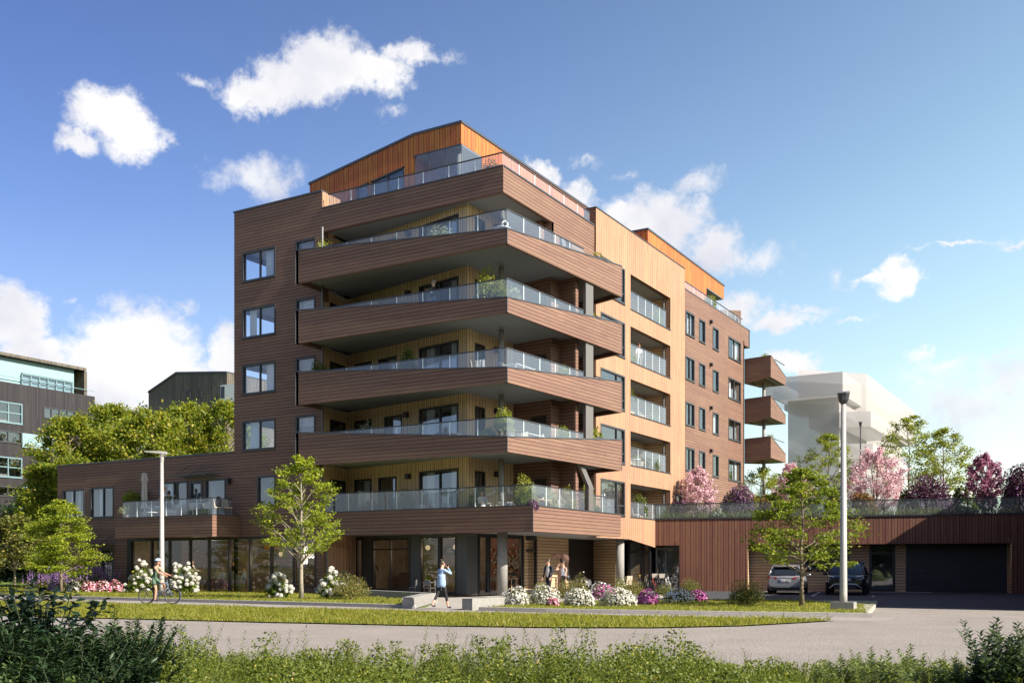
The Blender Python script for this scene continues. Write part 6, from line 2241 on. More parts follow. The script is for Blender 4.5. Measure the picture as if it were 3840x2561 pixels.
mb = MB(); mb.tube([(0, -.1, .2), (-.06, -.05, .6), (-.08, .02, .68), (-.04, .08, .6), (0, .1, .2)], .012, 5); mb.build('strap', M_BLACK, bg)

# ---- bicycles
def bicycle(name, label, loc, rz, frame, group=None, basket=False, mud=False, seatc=None):
    """wheels 0.34 m, heading local +x"""
    t = thing(name, label, 'bicycle', loc, rz, group)
    r, wb = .335, 1.06
    for x in (-wb / 2, wb / 2):
        mb = MB(); mb.torus((x, 0, r + .01), (0, 1, 0), r - .018, .021, 30, 7)
        w_ = mb.build('wheel', mat('tyre_rubber', (.018, .018, .02), .8) if 'tyre_rubber' not in bpy.data.materials else bpy.data.materials['tyre_rubber'], t, True)
        mb = MB(); mb.torus((x, 0, r + .01), (0, 1, 0), r - .045, .010, 30, 5); mb.build('rim', M_PIPE, w_, True)
        mb = MB()
        for i in range(16):
            a = i * math.pi / 8
            mb.tube([(x, .02 * (-1) ** i, r + .01), (x + math.cos(a) * (r - .045), 0, r + .01 + math.sin(a) * (r - .045))], .0022, 3, cap=False)
        mb.tube([(x, -.045, r + .01), (x, .045, r + .01)], .022, 8)
        mb.build('spokes', M_PIPE, w_)
    A, B = (-wb / 2, 0, r + .01), (wb / 2, 0, r + .01)
    bb, st, hd0, hd1 = (-.07, 0, .29), (-.2, 0, .78), (.36, 0, .66), (.32, 0, .84)
    mb = MB()
    for p, q, rr in ((bb, st, .019), (bb, hd0, .022), (st, hd1, .018), (hd0, hd1, .022), (A, bb, .011), (A, st, .010)):
        mb.tube([p, q], rr, 8)
    mb.tube([hd0, (.40, .05, .58), (B[0], .05, B[2])], .013, 6); mb.tube([hd0, (.40, -.05, .58), (B[0], -.05, B[2])], .013, 6)
    mb.tube([hd1, (.305, 0, .95)], .014, 6)
    mb.build('frame', frame, t, True)
    mb = MB(); mb.tube([(.20, .29, .99), (.30, .17, 1.0), (.315, 0, .96), (.30, -.17, 1.0), (.20, -.29, .99)], .012, 6); h = mb.build('handlebar', M_BLACK, t, True)
    mb = MB(); mb.tube([(.14, .29, .985), (.22, .29, .99)], .018, 6); mb.tube([(.14, -.29, .985), (.22, -.29, .99)], .018, 6); mb.build('grip', M_BLACK, h)
    mb = MB(); mb.tube([(-.2, 0, .78), (-.225, 0, .9)], .014, 6)
    mb.ell((-.24, 0, .92), (.13, .07, .03), 10, 6)
    mb.build('saddle', seatc or M_BLACK, t, True)
    mb = MB(); mb.torus((bb[0], .03, bb[2]), (0, 1, 0), .085, .008, 20, 5); mb.tube([(bb[0] - .02, .05, bb[2] + .16), bb, (bb[0] + .02, -.05, bb[2] - .16)], .011, 6)
    mb.box(bb[0] - .07, .05, bb[2] + .15, bb[0] + .03, .14, bb[2] + .17); mb.box(bb[0] - .03, -.14, bb[2] - .17, bb[0] + .07, -.05, bb[2] - .15)
    mb.build('pedals', M_BLACK, t)
    mb = MB()
    for s_ in (.06, -.06):
        mb.tube([(-.26, s_, .76), (-.74, s_, .75)], .008, 5); mb.tube([(-.66, s_, .75), (A[0], s_ * .8, A[2])], .007, 5)
    mb.box(-.7, -.05, .752, -.35, .05, .762)
    mb.build('carrier', M_BLACK, t)
    mb = MB()
    for x in (-wb / 2, wb / 2):
        mb.torus((x, 0, r + .01), (0, 1, 0), r + .022, .011, 22, 5, a0=R(20), a1=R(170))
    mb.build('mudguard', frame, t, True)
    if basket:
        mb = MB()
        mb.add([(.38, -.14, .78), (.56, -.14, .78), (.56, .14, .78), (.38, .14, .78), (.34, -.18, 1.03), (.62, -.18, 1.03), (.62, .18, 1.03), (.34, .18, 1.03)], [(0, 3, 2, 1), (0, 1, 5, 4), (1, 2, 6, 5), (2, 3, 7, 6), (3, 0, 4, 7)])
        mb.build('basket', mat('pale_basket', (.42, .38, .32), .8, var=.2, vscale=60), t)
    return t


cxm, cym, _ = at_d(598, HOR, 39.4)
hx, hy = 1 * CA + .1 * SA, 1 * SA - .1 * CA
hx, hy = CA * 1.0 - SA * (-.12), SA * 1.0 + CA * (-.12)
bz = math.atan2(hy, hx)
bicycle('bicycle', 'grey blue city bicycle ridden along the pavement', (cxm, cym, .004), bz, mat('bike_grey_blue', (.12, .16, .22), .4, .3))
# the rider: hips above the saddle, hands on the bar
ox, oy = math.cos(bz) * -.22, math.sin(bz) * -.22
w, hs, hc = person('person riding a bicycle in a green sports top, green shorts and a pale blue helmet', (cxm + ox, cym + oy, .004), face(hx, hy), 1.72, 16, ((54, 8, 14), (54, 8, 14)), ((62, 3, 66), (20, 3, 26)), (.055, .10, .065), (.07, .125, .08), (.015, .02, .03), 'tan', M_HAIRB, 'long', 0, 1, female=True, seat=.90, sit=False, helmet=True)
hl = thing('cycle_helmet', 'pale blue and black cycling helmet on the rider', 'helmet', (hc.x, hc.y, hc.z + .03), face(hx, hy))
mb = MB()
n, m = 18, 8
vs, fs = [], []
for i in range(m + 1):
    th = math.pi * .5 * i / m
    for j in range(n):
        ph_ = 2 * math.pi * j / n
        vs.append((.112 * math.sin(th) * math.cos(ph_), .142 * math.sin(th) * math.sin(ph_) + .0, .115 * math.cos(th)))
for i in range(m):
    for j in range(n):
        fs.append((i * n + j, (i + 1) * n + j, (i + 1) * n + (j + 1) % n, i * n + (j + 1) % n))
mb.add(vs, fs)
mb.build('shell', mat('helmet_blue', (.42, .52, .66), .35), hl, True)
mb = MB()
for s_ in (-.07, -.035, 0, .035, .07):
    mb.tube([(s_, -.11, .075), (s_, -.02, .118 - abs(s_) * .45), (s_, .09, .09)], [.006, .010, .006], 5)
mb.tube([(.09, 0, 0), (.07, -.03, -.12), (0, -.05, -.15), (-.07, -.03, -.12), (-.09, 0, 0)], .006, 4)
mb.build('vent', M_BLACK, hl)
# parked bicycles by the side entrance
for i in range(6):
    u = 2400 + i * 25
    x, y = along(*gline(-1.1), hit(u, *gline(-1.1)))
    bicycle('bicycle', ['black bicycle with a yellow saddle cover, leftmost in the rack', 'silver bicycle second in the rack', 'red framed bicycle with a pale basket', 'dark bicycle with a pale basket', 'white bicycle second from the right', 'black bicycle nearest the red brown wall'][i], (x, y, .012), R(-62 + i * 2),
            [M_BLACK, M_PIPE, mat('bike_red', (.35, .04, .04), .4), M_BLACK, M_WHITE, M_BLACK][i], 'bicycles parked by the side entrance', basket=i in (2, 3), seatc=mat('yellow_cover', (.75, .42, .03), .6) if i == 0 else None)

# ---- cars
def loft(mb, secs, mi=0, cap=True):
    n = len(secs[0])
    vs = [p for s_ in secs for p in s_]
    fs = []
    for i in range(len(secs) - 1):
        for k in range(n - 1):
            fs.append((i * n + k, i * n + k + 1, (i + 1) * n + k + 1, (i + 1) * n + k))
    mb.add(vs, fs, mi)
    if cap:
        mb.add(secs[0], [tuple(range(n))], mi); mb.add(secs[-1], [tuple(range(n - 1, -1, -1))], mi)


def car(name, label, loc, rz, L, W, Hh, paint, suv):
    """local +x is the front; lofted lower body and glasshouse"""
    t = thing(name, label, 'car', loc, rz)
    gl_ = mat('car_glass', (.012, .016, .02), .06, spec=.8) if 'car_glass' not in bpy.data.materials else bpy.data.materials['car_glass']
    rub = bpy.data.materials['tyre_rubber']
    w = W / 2
    if suv:
        st = [(-.50, .50, .92, .86), (-.47, .30, 1.06, .95), (-.36, .27, 1.10, 1.0), (-.1, .27, 1.06, 1.0), (.2, .27, 1.06, 1.0), (.33, .28, 1.04, .99), (.44, .34, .98, .95), (.485, .42, .88, .88), (.5, .5, .78, .80)]
        gh = [(-.455, .62, 1.06), (-.40, .76, 1.60), (-.25, .80, Hh - .02), (.02, .80, Hh), (.10, .78, Hh - .06), (.27, .74, 1.08)]
    else:
        st = [(-.50, .42, .86, .88), (-.485, .30, .98, .95), (-.40, .24, 1.0, 1.0), (-.1, .22, .96, 1.0), (.15, .22, .95, 1.0), (.32, .23, .90, .98), (.44, .27, .82, .93), (.485, .34, .72, .86), (.5, .4, .64, .78)]
        gh = [(-.485, .74, 1.0), (-.42, .70, Hh - .10), (-.3, .76, Hh - .01), (-.02, .78, Hh), (.07, .76, Hh - .06), (.24, .72, .95)]
    secs = []
    for x, zb, zt_, kw in st:
        ww = w * kw
        secs.append([(x * L, 0, zb), (x * L, ww * .8, zb), (x * L, ww * .97, zb + .08), (x * L, ww, zb + (zt_ - zb) * .45), (x * L, ww * .985, zb + (zt_ - zb) * .72), (x * L, ww * .93, zt_ - .035), (x * L, ww * .86, zt_), (x * L, 0, zt_ + .025)])
    mb = MB()
    loft(mb, secs); loft(mb, [[(p[0], -p[1], p[2]) for p in s_[::-1]] for s_ in secs])
    body = mb.build('body', paint, t, True)
    g = []
    for x, kw, z in gh:
        zb = max(s_[2] for s_ in st) - .05
        g.append([(x * L, 0, zb - .06), (x * L, w * .9, zb - .04), (x * L, w * (.9 - (z - zb) * .32 * (1 if z > zb + .1 else .3)), z - .05 if z > zb + .1 else z), (x * L, w * (.8 - (z - zb) * .3), z), (x * L, 0, z + (.03 if z > zb + .2 else 0))])
    mb = MB()
    loft(mb, g); loft(mb, [[(p[0], -p[1], p[2]) for p in s_[::-1]] for s_ in g])
    mb.build('windows', gl_, t, True)
    # roof skin and pillars over the glass
    mb = MB()
    top = [s_ for s_, q in zip(g, gh) if q[2] > Hh - .2]
    secs = [[(p[0], p[1] * 1.01, p[2] + .012) for p in (s_[2], s_[3], s_[4])] for s_ in top]
    loft(mb, secs, cap=False); loft(mb, [[(p[0], -p[1], p[2]) for p in s_[::-1]] for s_ in secs], cap=False)
    for s_ in (1, -1):
        for a, b in ((g[-1], g[-2]), (g[0], g[1]), (g[-2], g[-3]), (g[1], g[2])):
            mb.tube([(a[2][0], a[2][1] * s_, a[2][2]), (b[2][0], b[2][1] * s_, b[2][2])], .04, 5)
        q = g[2][2]; q2 = g[3][2]; zb = g[0][1][2]
        mb.tube([((q[0] + q2[0]) / 2, w * .9 * s_, zb), ((q[0] + q2[0]) / 2, (q[1]) * s_, q[2])], .03, 5)
    mb.build('roof', paint, t, True)
    mb = MB()
    for s_ in (1, -1):
        mb.tube([(g[1][2][0] + .1, g[1][2][1] * s_ * .93, Hh - .03), (g[2][2][0], g[2][2][1] * s_ * .95, Hh + .03), (g[3][2][0], g[3][2][1] * s_ * .95, Hh + .04), (g[4][2][0] - .1, g[4][2][1] * s_ * .93, Hh)], .016, 5)
    mb.build('roof_rail', M_PIPE, t)
    R_ = .36 if suv else .33
    for x in (-.30, .315):
        for s_ in (1, -1):
            mb = MB()
            c = (x * L, s_ * (w - .12), R_)
            mb.torus(c, (0, 1, 0), R_ - .09, .095, 26, 9)
            wh_ = mb.build('wheel', rub, t, True)
            mb = MB(); mb.tube([(c[0], c[1] - .1, R_), (c[0], c[1] + .1, R_)], R_ - .12, 18); mb.build('rim', M_PIPE if not suv else M_METAL, wh_)
            mb = MB(); mb.torus((x * L, s_ * (w - .015), R_ + .0), (0, 1, 0), R_ + .05, .03, 20, 5, a0=0, a1=2 * math.pi); mb.build('wheel_arch', M_BLACK, t)
    for s_ in (1, -1):
        mb = MB(); mb.ell((.16 * L, s_ * (w + .12), 1.08 if suv else 1.0), (.08, .12, .085), 10, 6); mb.tube([(.16 * L, s_ * (w - .05), 1.0 if suv else .93), (.16 * L, s_ * (w + .08), 1.04 if suv else .96)], .025, 5)
        mb.build('mirror', M_BLACK if suv else paint, t, True)
    M_PL = mat('number_plate', (.78, .78, .76), .5) if 'number_plate' not in bpy.data.materials else bpy.data.materials['number_plate']

    def plate(xx, z, sgn, txt):
        mb = MB(); mb.box(xx - .012, -.27, z - .058, xx + .012, .27, z + .058); p = mb.build('number_plate', M_PL, t)
        mb = MB(); mb.box(xx + sgn * .014 - .002, (.21 if sgn < 0 else -.268), z - .05, xx + sgn * .014 + .002, (.268 if sgn < 0 else -.21), z + .05); mb.build('country_strip', mat('plate_blue', (.04, .05, .35), .5), p)
        text_obj(txt, .105, M_BLACK, p, (xx + sgn * .016, -sgn * -.03 if sgn > 0 else -.03, z - .038), sgn)
    mb = MB()
    if suv:
        xf = .5 * L
        for s_ in (1, -1):
            mb = MB(); mb.tube([(xf - .06, s_ * .55 * w, .93), (xf - .22, s_ * .86 * w, .985)], [.03, .035], 6); mb.build('headlight', mat('headlamp', (.75, .78, .82), .15) if 'headlamp' not in bpy.data.materials else bpy.data.materials['headlamp'], t, True)
        mb = MB()
        mb.tube([(xf - .08, -.78 * w, .36), (xf + .01, -.52 * w, .56), (xf + .02, 0, .57), (xf + .01, .52 * w, .56), (xf - .08, .78 * w, .36)], [.05, .038, .034, .038, .05], 8)
        mb.build('bumper_trim', mat('silver_trim', (.5, .52, .54), .35, .3), t, True)
        mb = MB(); mb.box(xf - .1, -.55 * w, .30, xf + .005, .55 * w, .53); mb.build('lower_grille', M_BLACK, t)
        mb = MB(); mb.box(xf - .14, -.72 * w, .62, xf - .012, .72 * w, .66); mb.box(xf - .14, -.5 * w, .70, xf + .008, .5 * w, .88); mb.build('grille', M_BLACK, t)
        plate(xf + .022, .80, 1, 'NO 65543')
    else:
        xr = -.5 * L
        for s_ in (1, -1):
            mb = MB(); mb.add([(xr - .012, s_ * .45 * w, .80), (xr - .012, s_ * .45 * w, .90), (xr + .03, s_ * .90 * w, .93), (xr + .03, s_ * .90 * w, .78), (xr + .3, s_ * 1.0 * w, .93), (xr + .25, s_ * 1.0 * w, .80)], [(0, 1, 2, 3), (3, 2, 4, 5)])
            mb.build('tail_light', mat('tail_lamp', (.30, .008, .012), .2) if 'tail_lamp' not in bpy.data.materials else bpy.data.materials['tail_lamp'], t)
            mb = MB(); mb.box(xr + .02, s_ * .80 * w - .14, .44, xr + .065, s_ * .80 * w + .14, .48); mb.build('reflector', bpy.data.materials['tail_lamp'], t)
        mb = MB(); mb.tube([(xr + .09, -.93 * w, .37), (xr + .0, -.5 * w, .37), (xr + .0, .5 * w, .37), (xr + .09, .93 * w, .37)], .025, 6); mb.build('bumper_trim', bpy.data.materials['silver_trim'] if 'silver_trim' in bpy.data.materials else M_PIPE, t, True)
        mb = MB(); mb.box(xr + .03, -.86 * w, .22, xr + .2, .86 * w, .35); mb.build('diffuser', M_BLACK, t)
        mb = MB(); mb.add([(g[0][3][0] - .03, -.62 * w, 1.03), (g[0][3][0] - .03, .62 * w, 1.03), (g[1][3][0] - .04, .56 * w, Hh - .15), (g[1][3][0] - .04, -.56 * w, Hh - .15)], [(0, 1, 2, 3)]); mb.build('rear_window', gl_, t)
        mb = MB(); mb.box(g[1][3][0] - .14, -.62 * w, Hh - .11, g[1][3][0] + .1, .62 * w, Hh - .07); mb.build('spoiler', M_BLACK, t)
        plate(xr - .012, .72, -1, 'NO 65549')
    return t


def text_obj(txt, size, m, parent, loc, sgn=None, rot=None, extr=.0015, align='CENTER', name='lettering', cu_off=None):
    cu = bpy.data.curves.new('lettering', 'FONT')
    cu.body = txt; cu.size = size; cu.align_x = align; cu.extrude = extr
    if cu_off:
        cu.offset = cu_off
    o = bpy.data.objects.new('lettering', cu)
    COL.objects.link(o)
    me = bpy.data.meshes.new_from_object(o.evaluated_get(bpy.context.evaluated_depsgraph_get()))
    bpy.data.objects.remove(o)
    me.materials.clear(); me.materials.append(m)
    o = link(name, me, parent, loc)
    if rot:
        o.rotation_euler = rot
    elif sgn:
        o.rotation_euler = (math.pi / 2, 0, math.pi / 2 if sgn > 0 else -math.pi / 2)
    return o


M_SILVER = mat('silver_paint', (.30, .31, .33), .3, .55, spec=.6)
M_NAVY = mat('black_blue_paint', (.008, .010, .018), .12, .0, spec=.9)
car('parked_car', 'silver estate car parked with its rear to the street', (7.4, 17.2, .012), math.pi / 2 + .2, 4.65, 1.84, 1.52, M_SILVER, False)
car('parked_car', 'black blue sport utility car parked nose outward beside the silver car', (10.5, 17.4, .012), -math.pi / 2 + .16, 4.6, 1.98, 1.74, M_NAVY, True)
# abstract rusty sculpture behind the couple
x, y, _ = at_d(2106, HOR, 50)
sc_ = thing('sculpture', 'rusty brown abstract figure sculpture with a block head beside the entrance', 'sculpture', (x, y, .01), VIEW(x, y) + math.pi)
M_RUST = mat('rusty_steel', (.075, .035, .022), .7, .2, .3, 30, .4, 8)
mb = MB()
mb.add([(-.26, -.15, 0), (.22, -.15, 0), (.22, .15, 0), (-.26, .15, 0), (-.2, -.14, 1.1), (.2, -.14, 1.1), (.2, .14, 1.1), (-.2, .14, 1.1), (-.05, -.1, 1.55), (.16, -.1, 1.55), (.16, .1, 1.55), (-.05, .1, 1.55)],
       [(0, 3, 2, 1), (8, 9, 10, 11), (0, 1, 5, 4), (1, 2, 6, 5), (2, 3, 7, 6), (3, 0, 4, 7), (4, 5, 9, 8), (5, 6, 10, 9), (6, 7, 11, 10), (7, 4, 8, 11)])
mb.build('torso', M_RUST, sc_)
mb = MB(); mb.ell((-.12, 0, 1.82), (.26, .17, .28), 12, 8); mb.build('head', M_RUST, sc_, True)
mb = MB(); mb.box(.02, -.12, 1.86, .42, .12, 2.08); mb.box(-.02, -.1, 1.5, .14, .1, 1.9); mb.build('block', M_RUST, sc_)

# ================================================================ furniture and plants on the terraces
M_RATTAN = mat('pale_rattan', (.50, .45, .38), .8, 0, .4, 80, .2, 40)
M_RATD = mat('brown_rattan', (.16, .10, .065), .8, 0, .4, 80, .2, 40)
M_CUSH = mat('pale_cushion', (.62, .60, .57), .95, var=.05)
M_WHT = mat('white_metal', (.70, .69, .67), .5)
M_BEIGE = mat('beige_fabric', (.45, .36, .28), .9, var=.08)
M_POT = mat('clay_pot', (.30, .26, .23), .85, var=.15)


def chair_proto(kind, label, loc, rz=0):
    t = thing('chair', label, 'chair', loc, rz)
    if kind == 'shell':                       # rounded shell on thin legs
        fm, sm = M_BLACK, M_RATTAN
        mb = MB()
        vs, fs = [], []
        for i in range(9):
            a = R(-30 + 240 * i / 8)
            for j, (rr, z) in enumerate(((.21, .44), (.25, .55), (.28, .70 + .1 * math.sin(a)))):
                vs.append((math.cos(a) * rr, math.sin(a) * rr, z))
        for i in range(8):
            for j in range(2):
                fs.append((i * 3 + j, i * 3 + 3 + j, i * 3 + 4 + j, i * 3 + 1 + j))
        mb.add(vs, fs)
        mb.build('backrest', sm, t, True)
        mb = MB(); mb.lathe((0, 0, .41), [(.02, 0), (.22, 0), (.23, .04), (.02, .05)], 14); mb.build('seat', M_CUSH, t, True)
    elif kind == 'wire':                      # grey metal bistro chair with hooped back
        fm, sm = M_PIPE, M_PIPE
        mb = MB(); mb.box(-.2, -.2, .44, .2, .2, .465); mb.build('seat', sm, t)
        mb = MB(); mb.tube([(-.2, .19, .45), (-.2, .22, .74), (-.14, .235, .82), (.14, .235, .82), (.2, .22, .74), (.2, .19, .45)], .012, 6); mb.box(-.17, .21, .55, .17, .225, .78); mb.build('backrest', sm, t)
    else:                                     # upholstered side chair
        fm, sm = M_PIPE, M_BEIGE
        mb = MB(); mb.box(-.22, -.21, .42, .22, .21, .48); mb.build('seat', sm, t)
        mb = MB(); mb.add([(-.21, .17, .48), (.21, .17, .48), (.21, .21, .48), (-.21, .21, .48), (-.2, .25, .92), (.2, .25, .92), (.2, .28, .92), (-.2, .28, .92)], [(0, 3, 2, 1), (4, 5, 6, 7), (0, 1, 5, 4), (1, 2, 6, 5), (2, 3, 7, 6), (3, 0, 4, 7)]); mb.build('backrest', sm, t)
    for x, y in ((-.17, -.17), (.17, -.17), (.17, .17), (-.17, .17)):
        mb = MB(); mb.tube([(x, y, .44), (x * 1.25, y * 1.25, 0)], .012, 5); mb.build('leg', fm, t)
    return t


PROTO = {}
def chair(kind, label, loc, rz=0):
    if kind not in PROTO:
        PROTO[kind] = chair_proto(kind, label, loc, rz)
        return PROTO[kind]
    return copy_thing(PROTO[kind], loc, rz, label)


def table(label, loc, r=.45, h=.73, top=None, square=None, rz=0, name='table'):
    t = thing(name, label, 'table', loc, rz)
    mb = MB()
    if square:
        mb.box(-square[0] / 2, -square[1] / 2, h - .03, square[0] / 2, square[1] / 2, h)
    else:
        mb.lathe((0, 0, h - .03), [(r, 0), (r, .03)], 20)
    mb.build('tabletop', top or M_WHT, t)
    if square:
        for x, y in ((-1, -1), (1, -1), (1, 1), (-1, 1)):
            mb = MB(); mb.tube([(x * (square[0] / 2 - .06), y * (square[1] / 2 - .06), h - .03), (x * (square[0] / 2 - .06), y * (square[1] / 2 - .06), 0)], .02, 5); mb.build('leg', top or M_WHT, t)
    else:
        mb = MB(); mb.tube([(0, 0, 0), (0, 0, h - .03)], .035, 8); mb.lathe((0, 0, 0), [(.24, 0), (.24, .02), (.05, .04)], 14); mb.build('leg', top or M_WHT, t)
    return t


def sofa(label, loc, rz, w, name='sofa', m=None):
    t = thing(name, label, name, loc, rz)
    mb = MB(); mb.box(-w / 2, -.38, .10, w / 2, .38, .28); mb.build('base', m or M_RATTAN, t)
    mb = MB(); mb.box(-w / 2 + .06, -.38, .28, w / 2 - .06, .26, .44); mb.build('seat', M_CUSH, t)
    mb = MB(); mb.box(-w / 2, .26, .28, w / 2, .38, .78); mb.build('backrest', m or M_RATTAN, t)
    for s_ in (-1, 1):
        mb = MB(); mb.box(s_ * w / 2 - .05 * (s_ + 1) / 2 - .0, -.38, .28, s_ * w / 2 + .05 * (1 - s_) / 2, .255, .60); mb.build('armrest', m or M_RATTAN, t)
    for k in range(max(1, int(w / .6))):
        x = -w / 2 + (k + .5) * w / max(1, int(w / .6))
        mb = MB(); mb.ell((x, .18, .60), (.2, .09, .17), 10, 7); mb.build('cushion', M_CUSH, t, True)
    return t


def potted(label, loc, r, h, seed, lm, n=900, leaf=.07, pot=.2, trunk=0.0, flowers=None, nf=80, name='potted_plant', asp=.5):
    rng = np.random.default_rng(seed)
    t = thing(name, label, 'plant', loc)
    if pot:
        mb = MB(); mb.lathe((0, 0, 0), [(pot * .7, 0), (pot, pot * 1.5), (pot * .92, pot * 1.5), (pot * .9, pot * 1.3)], 14)
        mb.build('pot', M_POT, t, True)
    z0 = pot * 1.4 + trunk
    n = int(n * 1.6)
    leaf *= 1.35
    p, d = blob_pts(rng, n, (r, r, (h - z0) * .85), inner=.2)
    p[:, 2] += z0
    v, f = leaf_quads(p, leaf, rng, .15, asp, d + [0, 0, .3])
    link('foliage', fast_mesh('foliage', v, f, lm), t)
    mb = MB()
    for i in range(6):
        a = rng.uniform(0, 6.28); q = r * rng.uniform(.2, .6)
        mb.tube([(0, 0, pot), (math.cos(a) * q * .3, math.sin(a) * q * .3, z0 + (h - z0) * .4), (math.cos(a) * q, math.sin(a) * q, z0 + (h - z0) * .8)], [.012, .009, .003], 4, cap=False)
    mb.build('stem', M_BARK, t)
    if flowers:
        p, d = blob_pts(rng, nf * 5, (r, r, (h - z0) * .85), inner=.9)
        p[:, 2] += z0
        v, f = leaf_quads(p, .05, rng, .3, .9)
        link('blossom', fast_mesh('blossom', v, f, flowers), t)
    return t


def tp(u, y, z, side=False):
    """standing place on a terrace floor at photo column u; y is the distance row, or x for the gable side"""
    return (*(at_x(u, HOR, y)[:2] if side else at_y(u, HOR, y)[:2]), z)


Z1, Z2, Z3, Z4, Z5, ZR = 3.72, 6.8, 9.8, 12.83, 15.79, 18.82
LV = leafmat('balcony_leaves', (.13, .17, .02), (.36, .37, .06), None, .45, clump=4)
LD = leafmat('dark_balcony_leaves', (.05, .08, .015), (.18, .21, .04), None, .35, clump=4)
LS = leafmat('silver_leaves', (.14, .16, .09), (.32, .34, .20), None, .3, clump=4)
# top terrace
potted('green shrub at the left end of the roof terrace', tp(1258, 2.5, ZR), .5, 1.0, 601, LV, 1200)
potted('pinkish shrub second from the left on the roof terrace', tp(1330, 2.5, ZR), .45, 1.05, 602, LF_ORANGE, 900)
potted('pink flowering bush in the roof terrace corner', tp(1842, 2.6, ZR), .62, 1.75, 603, LD, 1200, flowers=PT_MAG, nf=70)
sofa('small armchair with a pale cushion on the roof terrace', tp(1593, 2.5, ZR), 2.4, .75, 'armchair', M_RATD)
chair('shell', 'brown wicker tub chair on the roof terrace', tp(1716, 2.6, ZR), 1.2)
table('round table on the roof terrace', tp(1655, 2.7, ZR), .5)
lt_ = thing('basket_lamp', 'cone shaped basket lamp on the roof terrace table', 'lamp', tp(1657, 2.7, ZR + .73))
mb = MB(); mb.lathe((0, 0, 0), [(.22, 0), (.2, .06), (.05, .26), (.03, .32)], 14); mb.build('shade', mat('straw', (.45, .30, .16), .8, 0, .4, 60), lt_, True)
mb = MB(); mb.lathe((0, 0, 0), [(.1, -.0), (.1, .012)], 12); mb.build('base', M_BLACK, lt_)
potted('grey green herb shrub behind the roof railing, at the gable side', (-1.75, 4.2, ZR), .4, .95, 604, LS, 900)
potted('second grey green herb shrub on the gable side of the roof terrace', (-1.75, 5.6, ZR), .4, .85, 605, LS, 900)
# fifth floor
potted('yellow green shrub at the left end of the fifth floor balcony', tp(1214, 0.75, Z5), .55, 1.95, 611, LV, 1500)
potted('olive tree in front of the big fifth floor window', tp(1657, .75, Z5), .75, 1.35, 612, LS, 1500)
potted('small plant right of the olive tree on the fifth floor', tp(1725, .7, Z5), .35, .8, 613, LV, 700)
chair('shell', 'pale lounge chair on the fifth floor balcony', tp(1787, 1.0, Z5), 2.6)
table('small round table at the corner of the fifth floor balcony', tp(1882, .75, Z5), .4, .62)
vs_ = thing('ring_vase', 'white ring vase with a cream pampas plume on the fifth floor table', 'vase', tp(1893, .75, Z5 + .62))
mb = MB(); mb.torus((0, 0, .17), (SA, -CA, 0), .12, .045, 20, 8); mb.build('ring', M_WHT, vs_, True)
rng = np.random.default_rng(66)
m_ = 420; tt = rng.uniform(0, 1, m_)
c = np.stack([rng.normal(size=m_) * .07 * np.sin(tt * 3.1) - .1 * tt, rng.normal(size=m_) * .06 * np.sin(tt * 3.1), .3 + .5 * tt], 1)
v, f = leaf_quads(c, .06, rng, .2, .3); link('plume', fast_mesh('plume', v, f, PT_CREAM), vs_)
chair('shell', 'second pale lounge chair, by the gable side of the fifth floor', tp(1968, -.55, Z5, True), .6)
potted('green shrub spilling over the right end of the fifth floor balcony', (-.2, 9.4, Z5 + .1), .55, 1.85, 614, LV, 1500)
# fourth floor
person('person holding a white mug in a dark sweater, on the fourth floor balcony', tp(1627, .7, Z4), face(-.9, -.5), 1.8, 0, ((8, 8, 20), (38, 8, 95)), ((0, 2, 0), (0, 2, 4)), (.02, .022, .026), (.10, .14, .22), (.05, .05, .05), 'fair', mat('grey_hair', (.2, .17, .15), .6), 'short', 4, 4, head=(-20, 0))
mg = thing('mug', 'white mug held by the person on the fourth floor balcony', 'mug', tp(1617, .42, Z4 + 1.12))
mb = MB(); mb.lathe((0, 0, 0), [(.035, 0), (.04, .1), (.035, .1), (.03, .02)], 12); mb.build('cup', M_WHT, mg, True)
mb = MB(); mb.torus((.05, 0, .05), (0, 1, 0), .028, .007, 12, 5); mb.build('handle', M_WHT, mg, True)
potted('low shrub under the wall lamp on the fourth floor', tp(1524, .75, Z4), .55, 1.25, 621, LV, 1200)
potted('tall leafy shrub at the corner of the fourth floor balcony', tp(1822, .8, Z4), .55, 2.3, 622, LV, 1800)
potted('broad shrub beside the corner column on the fourth floor', tp(1872, .85, Z4), .5, 1.5, 623, LV, 1500)
potted('shrub on the gable side of the fourth floor corner', tp(1930, -.55, Z4, True), .42, 1.2, 624, LS, 1100)
potted('bright shrub behind the post at the right end of the fourth floor', (-.25, 8.6, Z4), .55, 1.75, 625, LV, 1500)
sofa('white framed day bed on the gable side of the fourth floor', tp(2030, -.75, Z4, True), 1.7, 1.3, 'sofa', M_WHT)
# third floor
potted('dark green shrub at the left end of the third floor balcony', tp(1196, .75, Z3), .7, 1.95, 631, LD, 2200, .09)
potted('tall climbing shrub beside the big third floor window', tp(1530, .8, Z3), .55, 2.15, 632, LD, 2200, .08)
potted('low silver plant before the big third floor window', tp(1622, .7, Z3), .4, .85, 633, LS, 800)
ch = chair('side', 'lounge chair with a white throw on the third floor balcony', tp(1785, .95, Z3), 2.3)
th_ = thing('throw', 'white throw hung over the back of the third floor lounge chair', 'blanket', tp(1800, .88, Z3))
mb = MB()
for i in range(10):
    a, b = -.25 + .05 * i, -.25 + .05 * (i + 1)
    o0, o1 = .015 * math.sin(i * 2.1), .015 * math.sin((i + 1) * 2.1)
    mb.quad((a, -.05 + o0, .25), (b, -.05 + o1, .25), (b, o1, .95), (a, o0, .95))
    mb.quad((a, o0, .95), (b, o1, .95), (b, .08 + o1, .4), (a, .08 + o0, .4))
mb.build('cloth', M_CUSH, th_, True)
